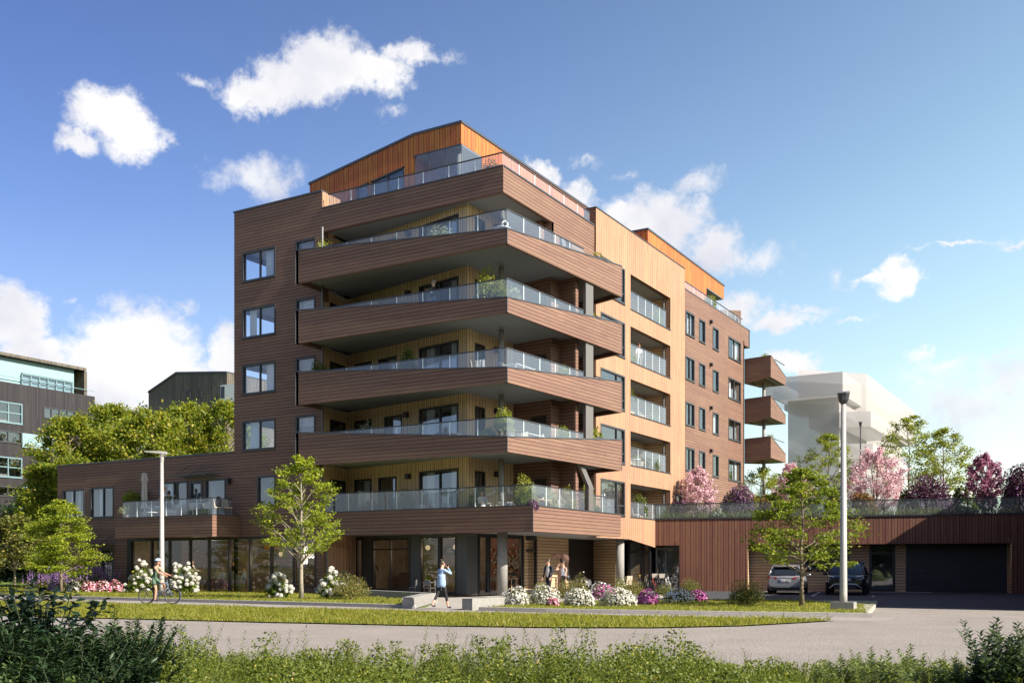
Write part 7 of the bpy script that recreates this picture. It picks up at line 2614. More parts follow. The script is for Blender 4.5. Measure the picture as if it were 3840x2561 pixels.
chair('shell', 'white wicker chair at the corner of the third floor balcony', tp(1884, .9, Z3), 1.8)
table('white dining table on the gable side of the third floor', tp(1940, -.75, Z3, True), 0, .73, None, (.8, 1.5))
chair('shell', 'wicker chair at the end of the third floor dining table', tp(1985, -.6, Z3, True), -.5)
potted('bright shrub on the gable side of the third floor, before the post', (-.25, 5.6, Z3), .5, 1.55, 634, LV, 1400)
# second floor
potted('white flowering bush on the second floor balcony', tp(1372, .7, Z2), .6, 1.75, 641, LS, 1400, flowers=PT_CREAM, nf=70)
table('round dark table before the big second floor window', tp(1672, .75, Z2), .5, .72, M_BLACK)
ln = thing('lantern', 'dark lantern on the round second floor table', 'lantern', tp(1672, .75, Z2 + .72))
mb = MB(); mb.lathe((0, 0, 0), [(.1, 0), (.12, .02), (.1, .26), (.03, .32)], 10); mb.build('body', M_BLACK, ln)
mb = MB(); mb.torus((0, 0, .34), (1, 0, 0), .05, .007, 12, 4); mb.build('handle', M_BLACK, ln)
chair('shell', 'tub chair left of the round second floor table', tp(1630, .85, Z2), -1.2)
chair('shell', 'tub chair right of the round second floor table', tp(1716, .85, Z2), 1.3)
potted('potted tree with a round crown at the corner of the second floor', tp(1888, .85, Z2), .55, 1.95, 642, LV, 1700, trunk=.35)
potted('low green bush left of the corner tree on the second floor', tp(1832, .8, Z2), .45, .95, 643, LV, 1100)
table('pale dining table on the gable side of the second floor', tp(1985, -.7, Z2, True), 0, .73, None, (.8, 1.6))
for i, (u, k, lb) in enumerate(((1915, .9, 'left'), (1958, -.4, 'middle'), (2036, .4, 'right'))):
    chair('shell', 'pale tub chair by the second floor dining table, ' + {'left': 'nearest the corner', 'middle': 'in front of the table', 'right': 'at the far table end'}[lb], tp(u, -.55, Z2, True), k * 2)
potted('leafy shrub before the post on the gable side, second floor', (-.2, 5.5, Z2), .5, 1.6, 644, LV, 1400)
potted('large leaved plant at the right end of the second floor balcony', (-.25, 9.2, Z2 + .05), .55, 1.75, 645, LV, 1300, .11)
# first floor
for (u, r_, h, lm, lb) in ((1310, .4, 1.5, LD, 'dark wispy shrub near the left end of the first floor terrace'), (1392, .5, 1.2, LD, 'second dark shrub on the first floor terrace, by the second window'), (1525, .5, 1.75, LV, 'tall green shrub under the first floor wall lamp'),
                           (1776, .35, 1.25, LD, 'dark reddish shrub left of the seated person')):
    potted(lb, tp(u, 2.6, Z1), r_, h, int(u), lm, 1200)
sofa('pale lounge sofa on the first floor terrace, left of the seated person', tp(1555, 2.6, Z1), .1, 1.3)
sofa('wicker armchair in which a person sits, on the first floor terrace', tp(1812, 2.72, Z1), face(.5, -.6), .85, 'armchair')
sx_, sy_, _ = tp(1812, 2.72, Z1)
person('person sitting in a wicker armchair with a white shirt and beige trousers', (sx_ + .02, sy_ - .04, Z1), face(.8, -.45), 1.78, -12, ((25, 8, 55), (30, 8, 50)), ((72, 5, 25), (82, 6, 70)), (.68, .69, .72), (.42, .34, .24), (.6, .6, .58), 'fair', M_HAIRR, 'short', 4, 4, seat=.43, sit=True)
sofa('pale footstool sofa right of the seated person', tp(1905, 2.75, Z1), .3, 1.0)
potted('big rounded green tree in a pot at the terrace corner', tp(1972, 2.6, Z1), .68, 2.1, 651, LV, 2400)
potted('dark purple leaved plant at the corner of the first floor terrace', tp(1995, 2.1, Z1), .35, .85, 655, LF_DARKP, 800)
table('high timber bench table on the gable side of the first floor', (-.35, 3.6, Z1), 0, .85, M_WOODL, (.5, 1.3))
chair('side', 'timber coloured chair beside the high bench table', (-.3, 4.7, Z1), -1.2)
for (yy, r_, h, lm, fl, lb) in ((5.2, .5, 1.35, LS, None, 'grey green shrub left of the steel post'), (6.2, .5, 1.75, LV, None, 'fern like bright plant before the steel post'), (6.6, .4, 1.0, LD, PT_CREAM, 'white flowered dark shrub at the foot of the steel post'),
                                (4.5, .45, 1.5, LV, None, 'feathery green plant behind the bench table'), (8.5, .42, 2.35, LV, None, 'slender light green tree right of the slanted post'), (9.4, .45, .95, LD, None, 'low grass like plant right of the slanted post')):
    potted(lb, (-.35, yy, Z1), r_, h, int(yy * 100), lm, 1500, flowers=fl)
pl_ = thing('planter', 'long pale timber planter at the right end of the first floor terrace', 'planter', (-.25, 9.6, Z1))
mb = MB(); mb.box(-.2, -.7, 0, .2, .7, .45); mb.build('box', M_RATTAN, pl_)
mb = MB(); mb.box(-.17, -.67, .45, .17, .67, .47); mb.build('soil', M_RUST, pl_)
# loggias on the gable
LGX = -2.0
def lf(k):
    return LOG[k][0] - .25
potted('leafy plant at the right of the top loggia', (LGX + .3, 20.6, lf(4)), .45, 1.5, 661, LV, 1300)
potted('shrub at the left of the loggia with the standing person', (LGX + .35, 16.3, lf(3)), .5, 1.6, 662, LV, 1400)
person('person standing in a white top in the fourth floor loggia', (LGX + .35, 17.9, lf(3)), face(.35, -.3), 1.72, 0, ((5, 6, 10), (5, 6, 10)), ((0, 2, 0), (0, 2, 0)), (.72, .72, .72), (.35, .30, .25), (.1, .1, .1), 'fair', M_HAIRR, 'bun', 1, 4, female=True)
potted('clipped ball tree in the third floor loggia', (LGX + .35, 16.5, lf(2)), .45, 1.9, 663, LD, 2000, .05, trunk=.7)
chair('shell', 'pale chair in the third floor loggia', (LGX + .3, 18.0, lf(2)), 1.9)
potted('white flowers in a pot in the third floor loggia', (LGX + .35, 20.2, lf(2)), .4, .95, 664, LS, 800, flowers=PT_CREAM, nf=60)
table('white round table in the second floor loggia', (LGX + .4, 17.0, lf(1)), .42, .72)
chair('shell', 'white chair beside the second floor loggia table', (LGX + .4, 17.9, lf(1)), 2.2)
potted('dark shrub at the right of the second floor loggia', (LGX + .4, 19.6, lf(1)), .6, 1.25, 665, LD, 1500)
hb = thing('hanging_planter', 'black wall planter with trailing yellow green leaves in the second floor loggia', 'planter', (TX - 1.6, 19.6, lf(1) + 1.35))
mb = MB(); mb.box(-.1, -.9, 0, .15, .9, .2); mb.build('trough', M_BLACK, hb)
rng = np.random.default_rng(67)
c = np.stack([rng.uniform(-.05, .25, 1500), rng.uniform(-.95, .95, 1500), .32 - np.abs(rng.normal(size=1500)) * .22], 1)
c[:500, 1] = .3 + rng.normal(size=500) * .15; c[:500, 2] = .3 - rng.uniform(0, 1.0, 500)
v, f = leaf_quads(c, .07, rng, .2, .5); link('foliage', fast_mesh('foliage', v, f, LV), hb)
potted('leafy potted tree in the lowest loggia', (LGX + .35, 18.0, lf(0)), .62, 2.0, 666, LD, 1800, .09)
chair('side', 'white chair in the lowest loggia', (LGX + .4, 17.2, lf(0)), 2.4)
table('small white side table in the lowest loggia', (LGX + .45, 19.4, lf(0)), 0, .5, None, (.5, .5))
# upper right terrace and far balconies
potted('green shrub on the rear roof terrace beside the orange wall', (-1.8, 30.5, 19.2), .6, 1.35, 671, LV, 1400)
potted('dry feathery shrub at the far end of the rear roof terrace', (-1.75, 35.3, 19.2), .5, 1.05, 672, LF_ORANGE, 900)
for i, zt_ in enumerate((17.1, 14.1, 11.1)):
    if i != 1:
        potted(['small tree on the uppermost far balcony', '', 'small tree on the lowest far balcony'][i], (-.2, 38.4 + i * .6, zt_ - 1.55), .55, 2.35, 673 + i, LV, 1300, trunk=.5)
potted('silvery tree beside the top far balcony column', (-.5, 39.6, 12.55), .45, 2.0, 679, LS, 1000, trunk=.5)

# wing balcony
ZW = 4.12
def wq(x):
    return 200 + x * 760 / 2351
t = thing('yucca', 'silver spiky plant at the left end of the wing balcony', 'plant', tp(wq(870), .5, ZW))
rng = np.random.default_rng(71)
d = unit(rng.normal(size=(150, 3)) + [0, 0, .7]); d[:, 2] = np.abs(d[:, 2])

def spiky(d, L, w, rng):
    s_ = unit(np.cross(d, rng.normal(size=d.shape)))
    o = np.zeros_like(d); o[:, 2] = .25
    b = o; e = o + d * L
    mid = o + d * L * .5 + np.array([0, 0, .05])
    V = np.stack([b, mid + s_ * w, e, mid - s_ * w], 1).reshape(-1, 3)
    return V, np.arange(len(V)).reshape(-1, 4)


v, f = spiky(d, .65, .025, rng)
link('foliage', fast_mesh('foliage', v, f, LS), t)
mb = MB(); mb.lathe((0, 0, 0), [(.16, 0), (.2, .28), (.17, .28)], 12); mb.build('pot', M_POT, t, True)
potted('dark green shrub beside the closed parasol', tp(wq(985), .8, ZW), .42, 1.2, 682, LD, 1300)
potted('small bushy topped tree by the wall of the wing balcony', tp(wq(920), 1.2, ZW), .62, 1.75, 683, LV, 1500, trunk=.75)
t = thing('parasol', 'closed beige parasol on the wing balcony', 'parasol', tp(wq(1057), .75, ZW))
mb = MB(); mb.tube([(0, 0, 0), (0, 0, 2.6)], .025, 8); mb.build('pole', M_WHT, t)
mb = MB()
n = 18
prof = [(.0, 2.62), (.11, 2.56), (.17, 2.2), (.12, 1.98), (.135, 1.6), (.15, 1.1), (.11, .95), (.17, .72), (.2, .6)]
vs, fs = [], []
for r_, z in prof:
    for k in range(n):
        q = r_ * (1 + .16 * (-1) ** k)
        vs.append((q * math.cos(k * 2 * math.pi / n), q * math.sin(k * 2 * math.pi / n), z))
for i in range(len(prof) - 1):
    for k in range(n):
        fs.append((i * n + k, i * n + (k + 1) % n, (i + 1) * n + (k + 1) % n, (i + 1) * n + k))
mb.add(vs, fs); mb.build('canopy', mat('parasol_cloth', (.42, .38, .34), .95), t)
mb = MB(); mb.lathe((0, 0, 0), [(.28, 0), (.28, .05), (.05, .09)], 14); mb.build('base', M_CONC, t)
sofa('pale two seat sofa on the wing balcony', tp(wq(1130), 1.15, ZW), 0, 1.25)
table('low white coffee table before the sofa on the wing balcony', tp(wq(1150), .45, ZW), .5, .34)
vv = thing('vase', 'green glass vase with twigs on the wing balcony coffee table', 'vase', tp(wq(1128), .45, ZW + .34))
mb = MB(); mb.lathe((0, 0, 0), [(.07, 0), (.1, .08), (.08, .18), (.03, .22)], 12); mb.build('body', mat('green_glass', (.05, .09, .07), .1), vv, True)
mb = MB(); mb.tube([(0, 0, .2), (-.15, 0, .42)], .006, 4); mb.tube([(0, 0, .2), (.13, .02, .45)], .006, 4); mb.build('twigs', M_BARK, vv)
bx, by, _ = tp(wq(1282), .75, ZW)
person('person with blond hair in a white shirt embracing another on the wing balcony', (bx, by, ZW), face(.9, .1), 1.78, 6, ((55, 14, 40), (55, 12, 35)), ((25, 4, 40), (-5, 3, 0)), (.70, .70, .72), (.03, .04, .05), (.1, .1, .1), 'fair', M_HAIRL, 'short', 4, 4)
bx, by, _ = tp(wq(1348), .8, ZW)
person('person with dark curly hair in an olive shirt seated on the wing balcony', (bx, by, ZW), face(-.9, -.1), 1.72, 4, ((60, 10, 35), (55, 10, 30)), ((70, 8, 60), (75, 8, 65)), (.10, .11, .06), (.03, .035, .03), (.1, .1, .1), 'tan', M_HAIRB, 'bob', 2, 4, seat=.62, sit=True)
sofa('pale armchair right of the couple on the wing balcony', tp(wq(1420), 1.0, ZW), .1, .95, 'armchair')
table('white dining table on the wing balcony', tp(wq(1760), .8, ZW), 0, .74, None, (1.3, .75))
for (x, y, k, rz, lb) in ((1630, .75, 'shell', 1.5, 'pale tub chair left of the wing balcony dining table'), (1800, .35, 'shell', 0.2, 'pale tub chair in front of the wing balcony dining table'),
                          (1890, .35, 'side', 2.9, 'beige side chair at the balcony corner, nearest the glass'), (2010, .9, 'side', 1.3, 'beige side chair by the right hand railing of the wing balcony')):
    chair(k, lb, tp(wq(x), y, ZW), rz)
jar = thing('vase', 'smoked glass vase on the wing balcony dining table', 'vase', tp(wq(1915), .7, ZW + .55))
mb = MB(); mb.lathe((0, 0, 0), [(.1, 0), (.2, .12), (.16, .3), (.09, .42), (.1, .5)], 14); mb.build('body', mat('smoked_glass', (.09, .06, .045), .1), jar, True)
mb = MB(); mb.torus((0, 0, .5), (0, 0, 1), .1, .012, 14, 5); mb.build('rim', M_RATD, jar, True)
stl = table('tall dark side table under the smoked vase', tp(wq(1915), .7, ZW), .22, .545, M_BLACK)

# ================================================================ coffee shop, inside and outside
ZC_ = .10
def zq(x):
    return 480 + x * .32326
# counter, back shelves, lamps
ct = thing('counter', 'dark serving counter at the back of the coffee shop', 'counter', (-20.6, 7.6, ZC_))
mb = MB(); mb.box(-3.6, -.3, 0, 3.6, .3, 1.0); mb.build('base', mat('counter_wood', (.09, .06, .04), .6, var=.2), ct)
mb = MB(); mb.box(-3.7, -.36, 1.0, 3.7, .36, 1.06); mb.build('worktop', M_CONC, ct)
shv = thing('shelf_unit', 'black wall shelves with crockery behind the counter', 'shelves', (-20.2, 9.1, ZC_))
for z in (1.35, 1.85, 2.35):
    mb = MB(); mb.box(-3.4, -.25, z, 3.0, .2, z + .05); mb.build('shelf', M_BLACK, shv)
rg = random.Random(8)
M_JAR = mat('crockery', (.55, .50, .43), .5); M_CRATE = mat('orange_crate', (.52, .22, .05), .7)
for i in range(30):
    z = (1.40, 1.90, 2.40)[i % 3]
    x = -23.4 + rg.random() * 6.2
    o = thing('jar', 'small pale jars and cups along the coffee shop shelves', 'jar', (x, 8.95, ZC_ + z), 0, 'jars on the coffee shop shelves')
    mb = MB(); r_ = rg.uniform(.05, .1); hgt = rg.uniform(.12, .26)
    mb.lathe((0, 0, 0), [(r_ * .8, 0), (r_, hgt * .4), (r_ * .9, hgt), (r_ * .7, hgt)], 10); mb.build('body', M_JAR if i % 4 else M_PIPE, o, True)
for x, lb in ((-22.6, 'orange wooden crate on the top shelf, left one'), (-21.8, 'orange wooden crate on the top shelf, right one')):
    o = thing('crate', lb, 'crate', (x, 8.95, ZC_ + 2.40))
    mb = MB()
    for k in range(3):
        mb.box(-.34, -.18, .03 + k * .1, .34, -.16, .10 + k * .1)
        mb.box(-.34, .14, .03 + k * .1, .34, .16, .10 + k * .1)
    mb.box(-.34, -.16, 0, .34, .14, .02); mb.box(-.34, -.16, .02, -.32, .14, .3); mb.box(.32, -.16, .02, .34, .14, .3)
    mb.build('slats', M_CRATE, o)
M_GLOBE = emis('added_glow_globe', (1.0, .76, .45), .3)  # glow added to the brass globes
for i, (x, y, z, lb) in enumerate(((-16.6, 3.6, 2.05, 'brass globe pendant lamp, left of the menu board'), (-15.4, 3.6, 2.1, 'brass globe pendant lamp under the menu board'), (-8.2, 5.6, 2.35, 'brass globe pendant behind the entrance door'), (-6.0, 4.9, 2.35, 'brass globe pendant behind the window next to the door'), (-24.2, 4.5, 2.35, 'dark dome pendant at the left of the shop'), (-22.9, 4.5, 2.35, 'dark dome pendant right of the first dome'))):
    o = thing('pendant_lamp', lb, 'lamp', (x, y, z + ZC_))
    mb = MB()
    if i < 4:
        mb.ell((0, 0, 0), (.13, .13, .13), 14, 9)
    else:
        mb.lathe((0, 0, -.1), [(.22, 0), (.19, .1), (.08, .18), (.03, .2)], 14)
    mb.build('shade', M_GLOBE if i < 4 else M_BLACK, o, True)
    mb = MB(); mb.tube([(0, 0, .1), (0, 0, 2.98 - z)], .008, 4); mb.build('cord', M_BLACK, o)
    ld = bpy.data.lights.new('shop_fill', 'POINT'); ld.energy = 32; ld.color = (1, .80, .58); ld.shadow_soft_size = .12  # fill light added under each pendant to brighten the shop
    lo_ = bpy.data.objects.new('shop_fill', ld); COL.objects.link(lo_); lo_.parent = o; lo_.location = (0, 0, -.32)
# lettered menu on the first panes and the chalk board
mn = thing('menu_board', 'menu lettering in capitals on a brown panel behind the first shop panes', 'menu', (-24.9, 3.0, .9))
mb = MB(); mb.box(-.95, .0, .15, 1.15, .04, 2.1); mb.build('panel', mat('menu_panel', (.10, .075, .055), .7), mn)
M_INK = mat('pale_lettering', (.42, .38, .31), .7)
for i, tx in enumerate(('ESPRESSO', 'CAPPUCCINO', 'LATTE', 'MOCHA', 'HAND DRIP COFFEE')):
    o = text_obj(tx, .21, M_INK, mn, (-.85, -.008, 1.62 - i * .32), rot=(math.pi / 2, 0, 0), align='LEFT')
cb = thing('chalk_board', 'tall black chalk board with white lettering in the right part of the shop', 'chalk board', (-14.75, 4.6, 1.9))
mb = MB(); mb.box(-.42, 0, -.05, .42, .04, 1.05); mb.build('board', M_BLACK, cb)
for i, (tx, sz) in enumerate((('OUR', .13), ('COFFEE', .17), ('BREW', .2), ('No 1', .17), ('FRESH', .13))):
    text_obj(tx, sz, M_INK, cb, (0, -.006, .86 - i * .19), rot=(math.pi / 2, 0, 0))
for x, lb in ((-9.2, 'framed chalk picture over the counter, left'), (-8.2, 'framed chalk picture over the counter, right')):
    o = thing('picture', lb, 'picture', (x, 9.1, 2.35))
    mb = MB(); mb.box(-.38, 0, -.22, .38, .03, .22); mb.build('frame', M_BLACK, o)
    mb = MB()
    for k in range(4):
        mb.box(-.25 + .04 * (k % 2), -.004, -.14 + k * .08, .24 - .05 * (k % 3), -.001, -.10 + k * .08)
    mb.build('chalk', M_INK, o)
# glowing script sign: a cup with the word in one stroke
ns = thing('neon_sign', 'white glowing script sign reading Coffee with a cup outline', 'sign', (-13.93, 2.4, 1.2))
M_NEON = emis('neon_white', (1.0, .93, .82), 1.3)
def stroke(pts, s=1.0, ox=0, oz=0, r_=.016):
    mb = MB()
    P = []
    n = len(pts)
    for i in range(n - 1):
        p0, p1, p2, p3 = pts[max(i - 1, 0)], pts[i], pts[i + 1], pts[min(i + 2, n - 1)]
        for k in range(5):
            t_ = k / 5
            a = [.5 * ((2 * p1[j]) + (-p0[j] + p2[j]) * t_ + (2 * p0[j] - 5 * p1[j] + 4 * p2[j] - p3[j]) * t_ ** 2 + (-p0[j] + 3 * p1[j] - 3 * p2[j] + p3[j]) * t_ ** 3) for j in (0, 1)]
            P.append((ox + a[0] * s, 0, oz + a[1] * s))
    P.append((ox + pts[-1][0] * s, 0, oz + pts[-1][1] * s))
    mb.tube(P, r_, 6)
    return mb
word = [(.3, .85), (.1, .95), (-.1, .6), (.0, .15), (.25, .1), (.45, .3), (.5, .5), (.38, .38), (.45, .12), (.62, .15), (.66, .42), (.52, .5), (.75, .42), (1.0, .75), (1.02, 1.1), (.9, 1.0), (.88, .3), (.85, -.4), (.98, -.3), (1.0, .2), (1.1, .45),
        (1.28, .8), (1.3, 1.15), (1.18, 1.0), (1.16, .3), (1.13, -.4), (1.26, -.3), (1.28, .2), (1.36, .28), (1.6, .42), (1.55, .55), (1.42, .45), (1.42, .2), (1.55, .1), (1.75, .25), (1.95, .42), (1.9, .55), (1.78, .45), (1.78, .2), (1.92, .1), (2.1, .25)]
stroke(word, .58, -.42, .66, .02).build('script', M_NEON, ns, True)
stroke([(-.1, 1.7), (.05, 1.15), (.35, .98), (.7, 1.1), (.85, 1.7), (.4, 1.82), (-.1, 1.72)], .55, -.36, .72, .016).build('cup_outline', M_NEON, ns, True)
# guests
GPOS = [(870, 3.3, 'person in a dusty pink shirt seated in the coffee shop', (.36, .17, .14), (.08, .08, .09), M_HAIRB, 'short', face(.5, -.6), True, False),
        (1115, 3.2, 'person with a blond bob and a pale blue blouse seated in the coffee shop', (.45, .52, .66), (.22, .24, .30), M_HAIRL, 'bob', face(-.75, -.2), True, True),
        (1050, 4.2, 'person in a pale top seated behind the blond person', (.5, .47, .42), (.2, .2, .2), M_HAIRR, 'long', face(.6, -.6), True, True),
        (1222, 3.0, 'person standing in black with a hand at the mouth in the coffee shop', (.012, .012, .014), (.02, .02, .022), M_HAIRR, 'long', face(.3, -.8), False, True),
        (1360, 3.8, 'person in a light blue shirt seated at the right of the shop', (.35, .45, .58), (.1, .1, .12), M_HAIRR, 'short', face(-.7, -.5), True, False),
        (600, 5.8, 'person in a dark tee behind the counter', (.03, .035, .035), (.03, .03, .03), M_HAIRR, 'short', face(.3, -.8), False, False),
        (742, 5.0, 'person in a white shirt with back turned in the coffee shop', (.6, .58, .54), (.1, .1, .1), M_HAIRB, 'short', face(.3, .8), False, False),
        (1990, 3.6, 'person in black seated beneath the glowing sign', (.02, .02, .022), (.03, .03, .03), M_HAIRB, 'short', face(-.6, -.5), True, False)]
for i, (x, y, lb, tc_, bc, hr, hs_, fr, st_, fem) in enumerate(GPOS):
    px_, py_, _ = at_y(zq(x), HOR, y)
    person(lb, (px_, py_, ZC_), fr, 1.7 if fem else 1.78, 6 if st_ else 0, ((22, 8, 40), (26, 8, 50)) if i != 3 else ((20, 6, 60), (60, 14, 128)), ((78, 5, 78), (72, 5, 62)) if st_ else ((2, 2, 4), (-4, 3, 2)), tc_, bc, (.03, .03, .03), 'fair', hr, hs_, 4, 4, female=fem, seat=.44 if st_ else None, sit=st_)
    if st_:
        chair('wire', 'metal chair under the seated guest: ' + lb.replace('person ', '').split(' seated')[0], (px_, py_, ZC_), fr)
for x, y, lb in ((960, 3.3, 'small dark table between the pink shirt and the blond bob'), (1290, 3.5, 'small dark table before the person in light blue'), (1910, 3.5, 'small dark table beneath the glowing sign')):
    table(lb, (*at_y(zq(x), HOR, y)[:2], ZC_), .33, .72, M_BLACK)
for x, y, lb in ((1350, 2.9, 'empty metal chair behind the shop glass, left of the chalk board'), (1560, 3.0, 'empty metal chair under the chalk board')):
    chair('wire', lb, (*at_y(zq(x), HOR, y)[:2], ZC_), 2.2)
def zz(x):
    return 1240 + x * 740 / 2351
px_, py_, _ = at_y(zz(505), HOR, 6.2)
person('person at the till seen through the entrance door', (px_, py_, .13), face(.6, -.5), 1.75, 0, ((30, 8, 50), (30, 8, 50)), ((0, 2, 0), (0, 2, 0)), (.02, .02, .025), (.03, .03, .03), (.03, .03, .03), 'fair', M_HAIRR, 'short', 4, 4, inner=(.5, .5, .5))
px_, py_, _ = at_y(zz(2222), HOR, 7.2)
person('person with dark curly hair seated at a table behind the corner window', (px_ - .3, py_, .13), face(.2, -.8), 1.75, 6, ((40, 10, 65), (40, 10, 65)), ((78, 5, 78), (74, 5, 70)), (.035, .05, .05), (.05, .05, .06), (.03, .03, .03), 'tan', M_HAIRB, 'bob', 2, 4, seat=.44, sit=True)
chair('wire', 'metal chair of the guest behind the corner window', (px_ - .3, py_, .13), face(.2, -.8))
table('light timber table before the guest behind the corner window', (px_ - .25, py_ - .65, .13), 0, .74, M_WOODL, (1.0, .6))
table('long timber table before the tiled red wall', (-5.2, 7.6, .13), 0, .74, M_WOODL, (1.5, .7))
for x, lb in ((-5.6, 'metal chair at the long timber table, left'), (-4.8, 'metal chair at the long timber table, right')):
    chair('wire', lb, (x, 7.0, .13), math.pi)
b2c = thing('counter', 'bar counter with taps behind the entrance door', 'counter', (-9.2, 7.6, .13))
mb = MB(); mb.box(-2.2, -.3, 0, 2.2, .3, 1.02); mb.build('base', bpy.data.materials['counter_wood'], b2c)
mb = MB(); mb.box(-2.3, -.36, 1.02, 2.3, .36, 1.08); mb.build('worktop', M_CONC, b2c)
mb = MB(); mb.tube([(-.6, 0, 1.08), (-.6, 0, 1.5), (-.5, 0, 1.62), (-.38, 0, 1.58), (-.36, 0, 1.4)], .02, 6); mb.build('tap', M_PIPE, b2c)
# outside seats
table('small grey bistro table with a plant outside the shop window', (*at_y(zz(1172), HOR, 2.0)[:2], .012), .34, .72, M_PIPE)
potted('little potted plant on the grey bistro table', (*at_y(zz(1160), HOR, 2.0)[:2], .732), .14, .42, 691, LV, 260, .05, .07)
for x, rz, y, lb in ((1000, -1.6, 2.0, 'grey metal chair left of the bistro table, seen from the side'), (1180, 3.1, 1.35, 'grey metal chair in front of the bistro table, back to the street'), (1312, 1.5, 2.0, 'grey metal chair right of the bistro table, beside the walking person')):
    chair('wire', lb, (*at_y(zz(x), HOR, y)[:2], .012), rz)
# things by the couple
table('round rusty table beside the couple', (*at_d(1700 + 905 * .42535, HOR, 48.5)[:2], .012), .4, .95, M_RUST)
chair('wire', 'pale metal chair right of the couple by the entrance', (*at_d(1700 + 1215 * .42535, HOR, 49)[:2], .012), 1.2)
chair('side', 'pale chair behind the right column, by the side entrance', (*at_d(1700 + 1528 * .42535, HOR, 57)[:2], .012), -2)

# ---- wild plants in front of the camera
def stalk(rng, h, nl, ll, lw, lean=.12, whorl=False, cup=.6):
    """upright stem with lance leaves: returns leaf centres, axes, and stem points"""
    d = rng.normal(size=2) * lean
    t = np.linspace(0, 1, 5)[:, None]
    st = np.concatenate([t * d * h * t, t * h], 1)
    tt = np.linspace(.12, 1.0, nl)
    a = np.arange(nl) * 2.4 + rng.uniform(0, 6)
    L = ll * (1.05 - .65 * tt) * rng.uniform(.8, 1.15, nl)
    up = cup * (.5 + .9 * tt)
    ax = unit(np.stack([np.cos(a), np.sin(a), up], 1))
    base = np.stack([d[0] * h * tt ** 2, d[1] * h * tt ** 2, h * tt], 1)
    return base + ax * L[:, None] * .5, ax, L, st


def oriented(c, ax, L, asp, rng):
    n = len(c)
    sd_ = unit(np.cross(ax, rng.normal(size=(n, 3)) * .3 + np.array([0, 0, 1.0])))
    nr = np.cross(sd_, ax)
    s = L[:, None]
    # a leaf of two faces folded along its rib, drooping at the tip
    v = np.stack([c - ax * s * .5, c + sd_ * s * asp * .5 + nr * s * .05, c + ax * s * .5 - nr * s * .1, c - sd_ * s * asp * .5 + nr * s * .05], 1)
    return v.reshape(-1, 3), np.arange(n * 4).reshape(-1, 4)


LF_WILD = leafmat('wild_leaves', (0.05, 0.085, 0.012), (0.21, 0.235, 0.035), (0.30, 0.29, 0.06), .4, f2=.95, clump=1.6)
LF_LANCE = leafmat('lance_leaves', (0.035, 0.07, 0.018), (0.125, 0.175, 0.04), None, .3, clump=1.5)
LF_BROAD = leafmat('broad_shaded_leaves', (0.007, 0.018, 0.010), (0.022, 0.045, 0.02), None, .12, rough=.35, clump=2, spec=.4)  # dark green, with the left corner's shade put into the colour
LF_FIR = leafmat('needle_leaves', (0.012, 0.03, 0.014), (0.05, 0.09, 0.03), None, .18, clump=1.5)  # dark green that also carries the corner's shade
M_STEM = mat('green_stem', (.03, .042, .014), .8)
LF_GLOSS = leafmat('glossy_leaves', (0.07, 0.11, 0.03), (0.25, 0.29, 0.085), None, .28, rough=.35, clump=2, spec=.5)


def plant(name, label, base, seed, stems, lm, rz=0, cat='plant', group=None, stemm=None, sc=1.0):
    """stems: list of (dx, dy, h, nleaf, leaf length, aspect, lean, cup)"""
    rng = np.random.default_rng(seed)
    t = thing(name, label, cat, base, rz, group)
    V, F, n = [], [], 0
    mb = MB()
    for (dx, dy, h, nl, ll, asp, lean, cup) in stems:
        c, ax, L, st = stalk(rng, h, nl, ll, asp, lean, cup=cup)
        v, f = oriented(c + [dx, dy, 0], ax, L, asp, rng)
        V.append(v); F.append(f + n); n += len(v)
        mb.tube([(p[0] + dx, p[1] + dy, p[2]) for p in st], [.006, .005, .004, .003, .002], 4, cap=False)
    link('leaves', fast_mesh('leaves', np.concatenate(V), np.concatenate(F), lm), t)
    mb.build('stem', stemm or M_STEM, t)
    return t


def front(u, dep):
    x, y, _ = at_d(u, HOR, dep)
    return x, y


# broad dark shrub at the left
rng = np.random.default_rng(500)
x, y = front(150, 11.5)
mbs = MB()
t = thing('broadleaf_shrub', 'big dark shrub with broad drooping leaves at the lower left corner', 'shrub', (x, y, 0))
C, AX = [], []
for i in range(60):
    a = rng.uniform(0, 6.28)
    r_ = rng.uniform(.15, .85)
    h = rng.uniform(.75, 1.42)
    e = np.array([math.cos(a) * r_, math.sin(a) * r_ * .7, h * (1 - .25 * r_)])
    b0 = np.array([math.cos(a) * .1, math.sin(a) * .1, 0])
    m = b0 * .5 + e * .5 + np.array([0, 0, .18])
    mbs.tube([b0, m, e], [.013, .009, .004], 5, cap=False)
    for k in range(26):
        f = rng.uniform(.25, 1.03)
        p = b0 * (1 - f) ** 2 + 2 * m * f * (1 - f) + e * f * f
        d = rng.normal(size=3) * [1, 1, .4] + (e - m) * .8 + [0, 0, -.15]
        d /= np.linalg.norm(d)
        C.append(p + d * .075); AX.append(d)
C, AX = np.array(C), np.array(AX)
v, f = oriented(C, AX, rng.uniform(.10, .17, len(C)), .58, rng)
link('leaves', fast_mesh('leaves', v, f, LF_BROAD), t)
mbs.build('stem', M_STEM, t)
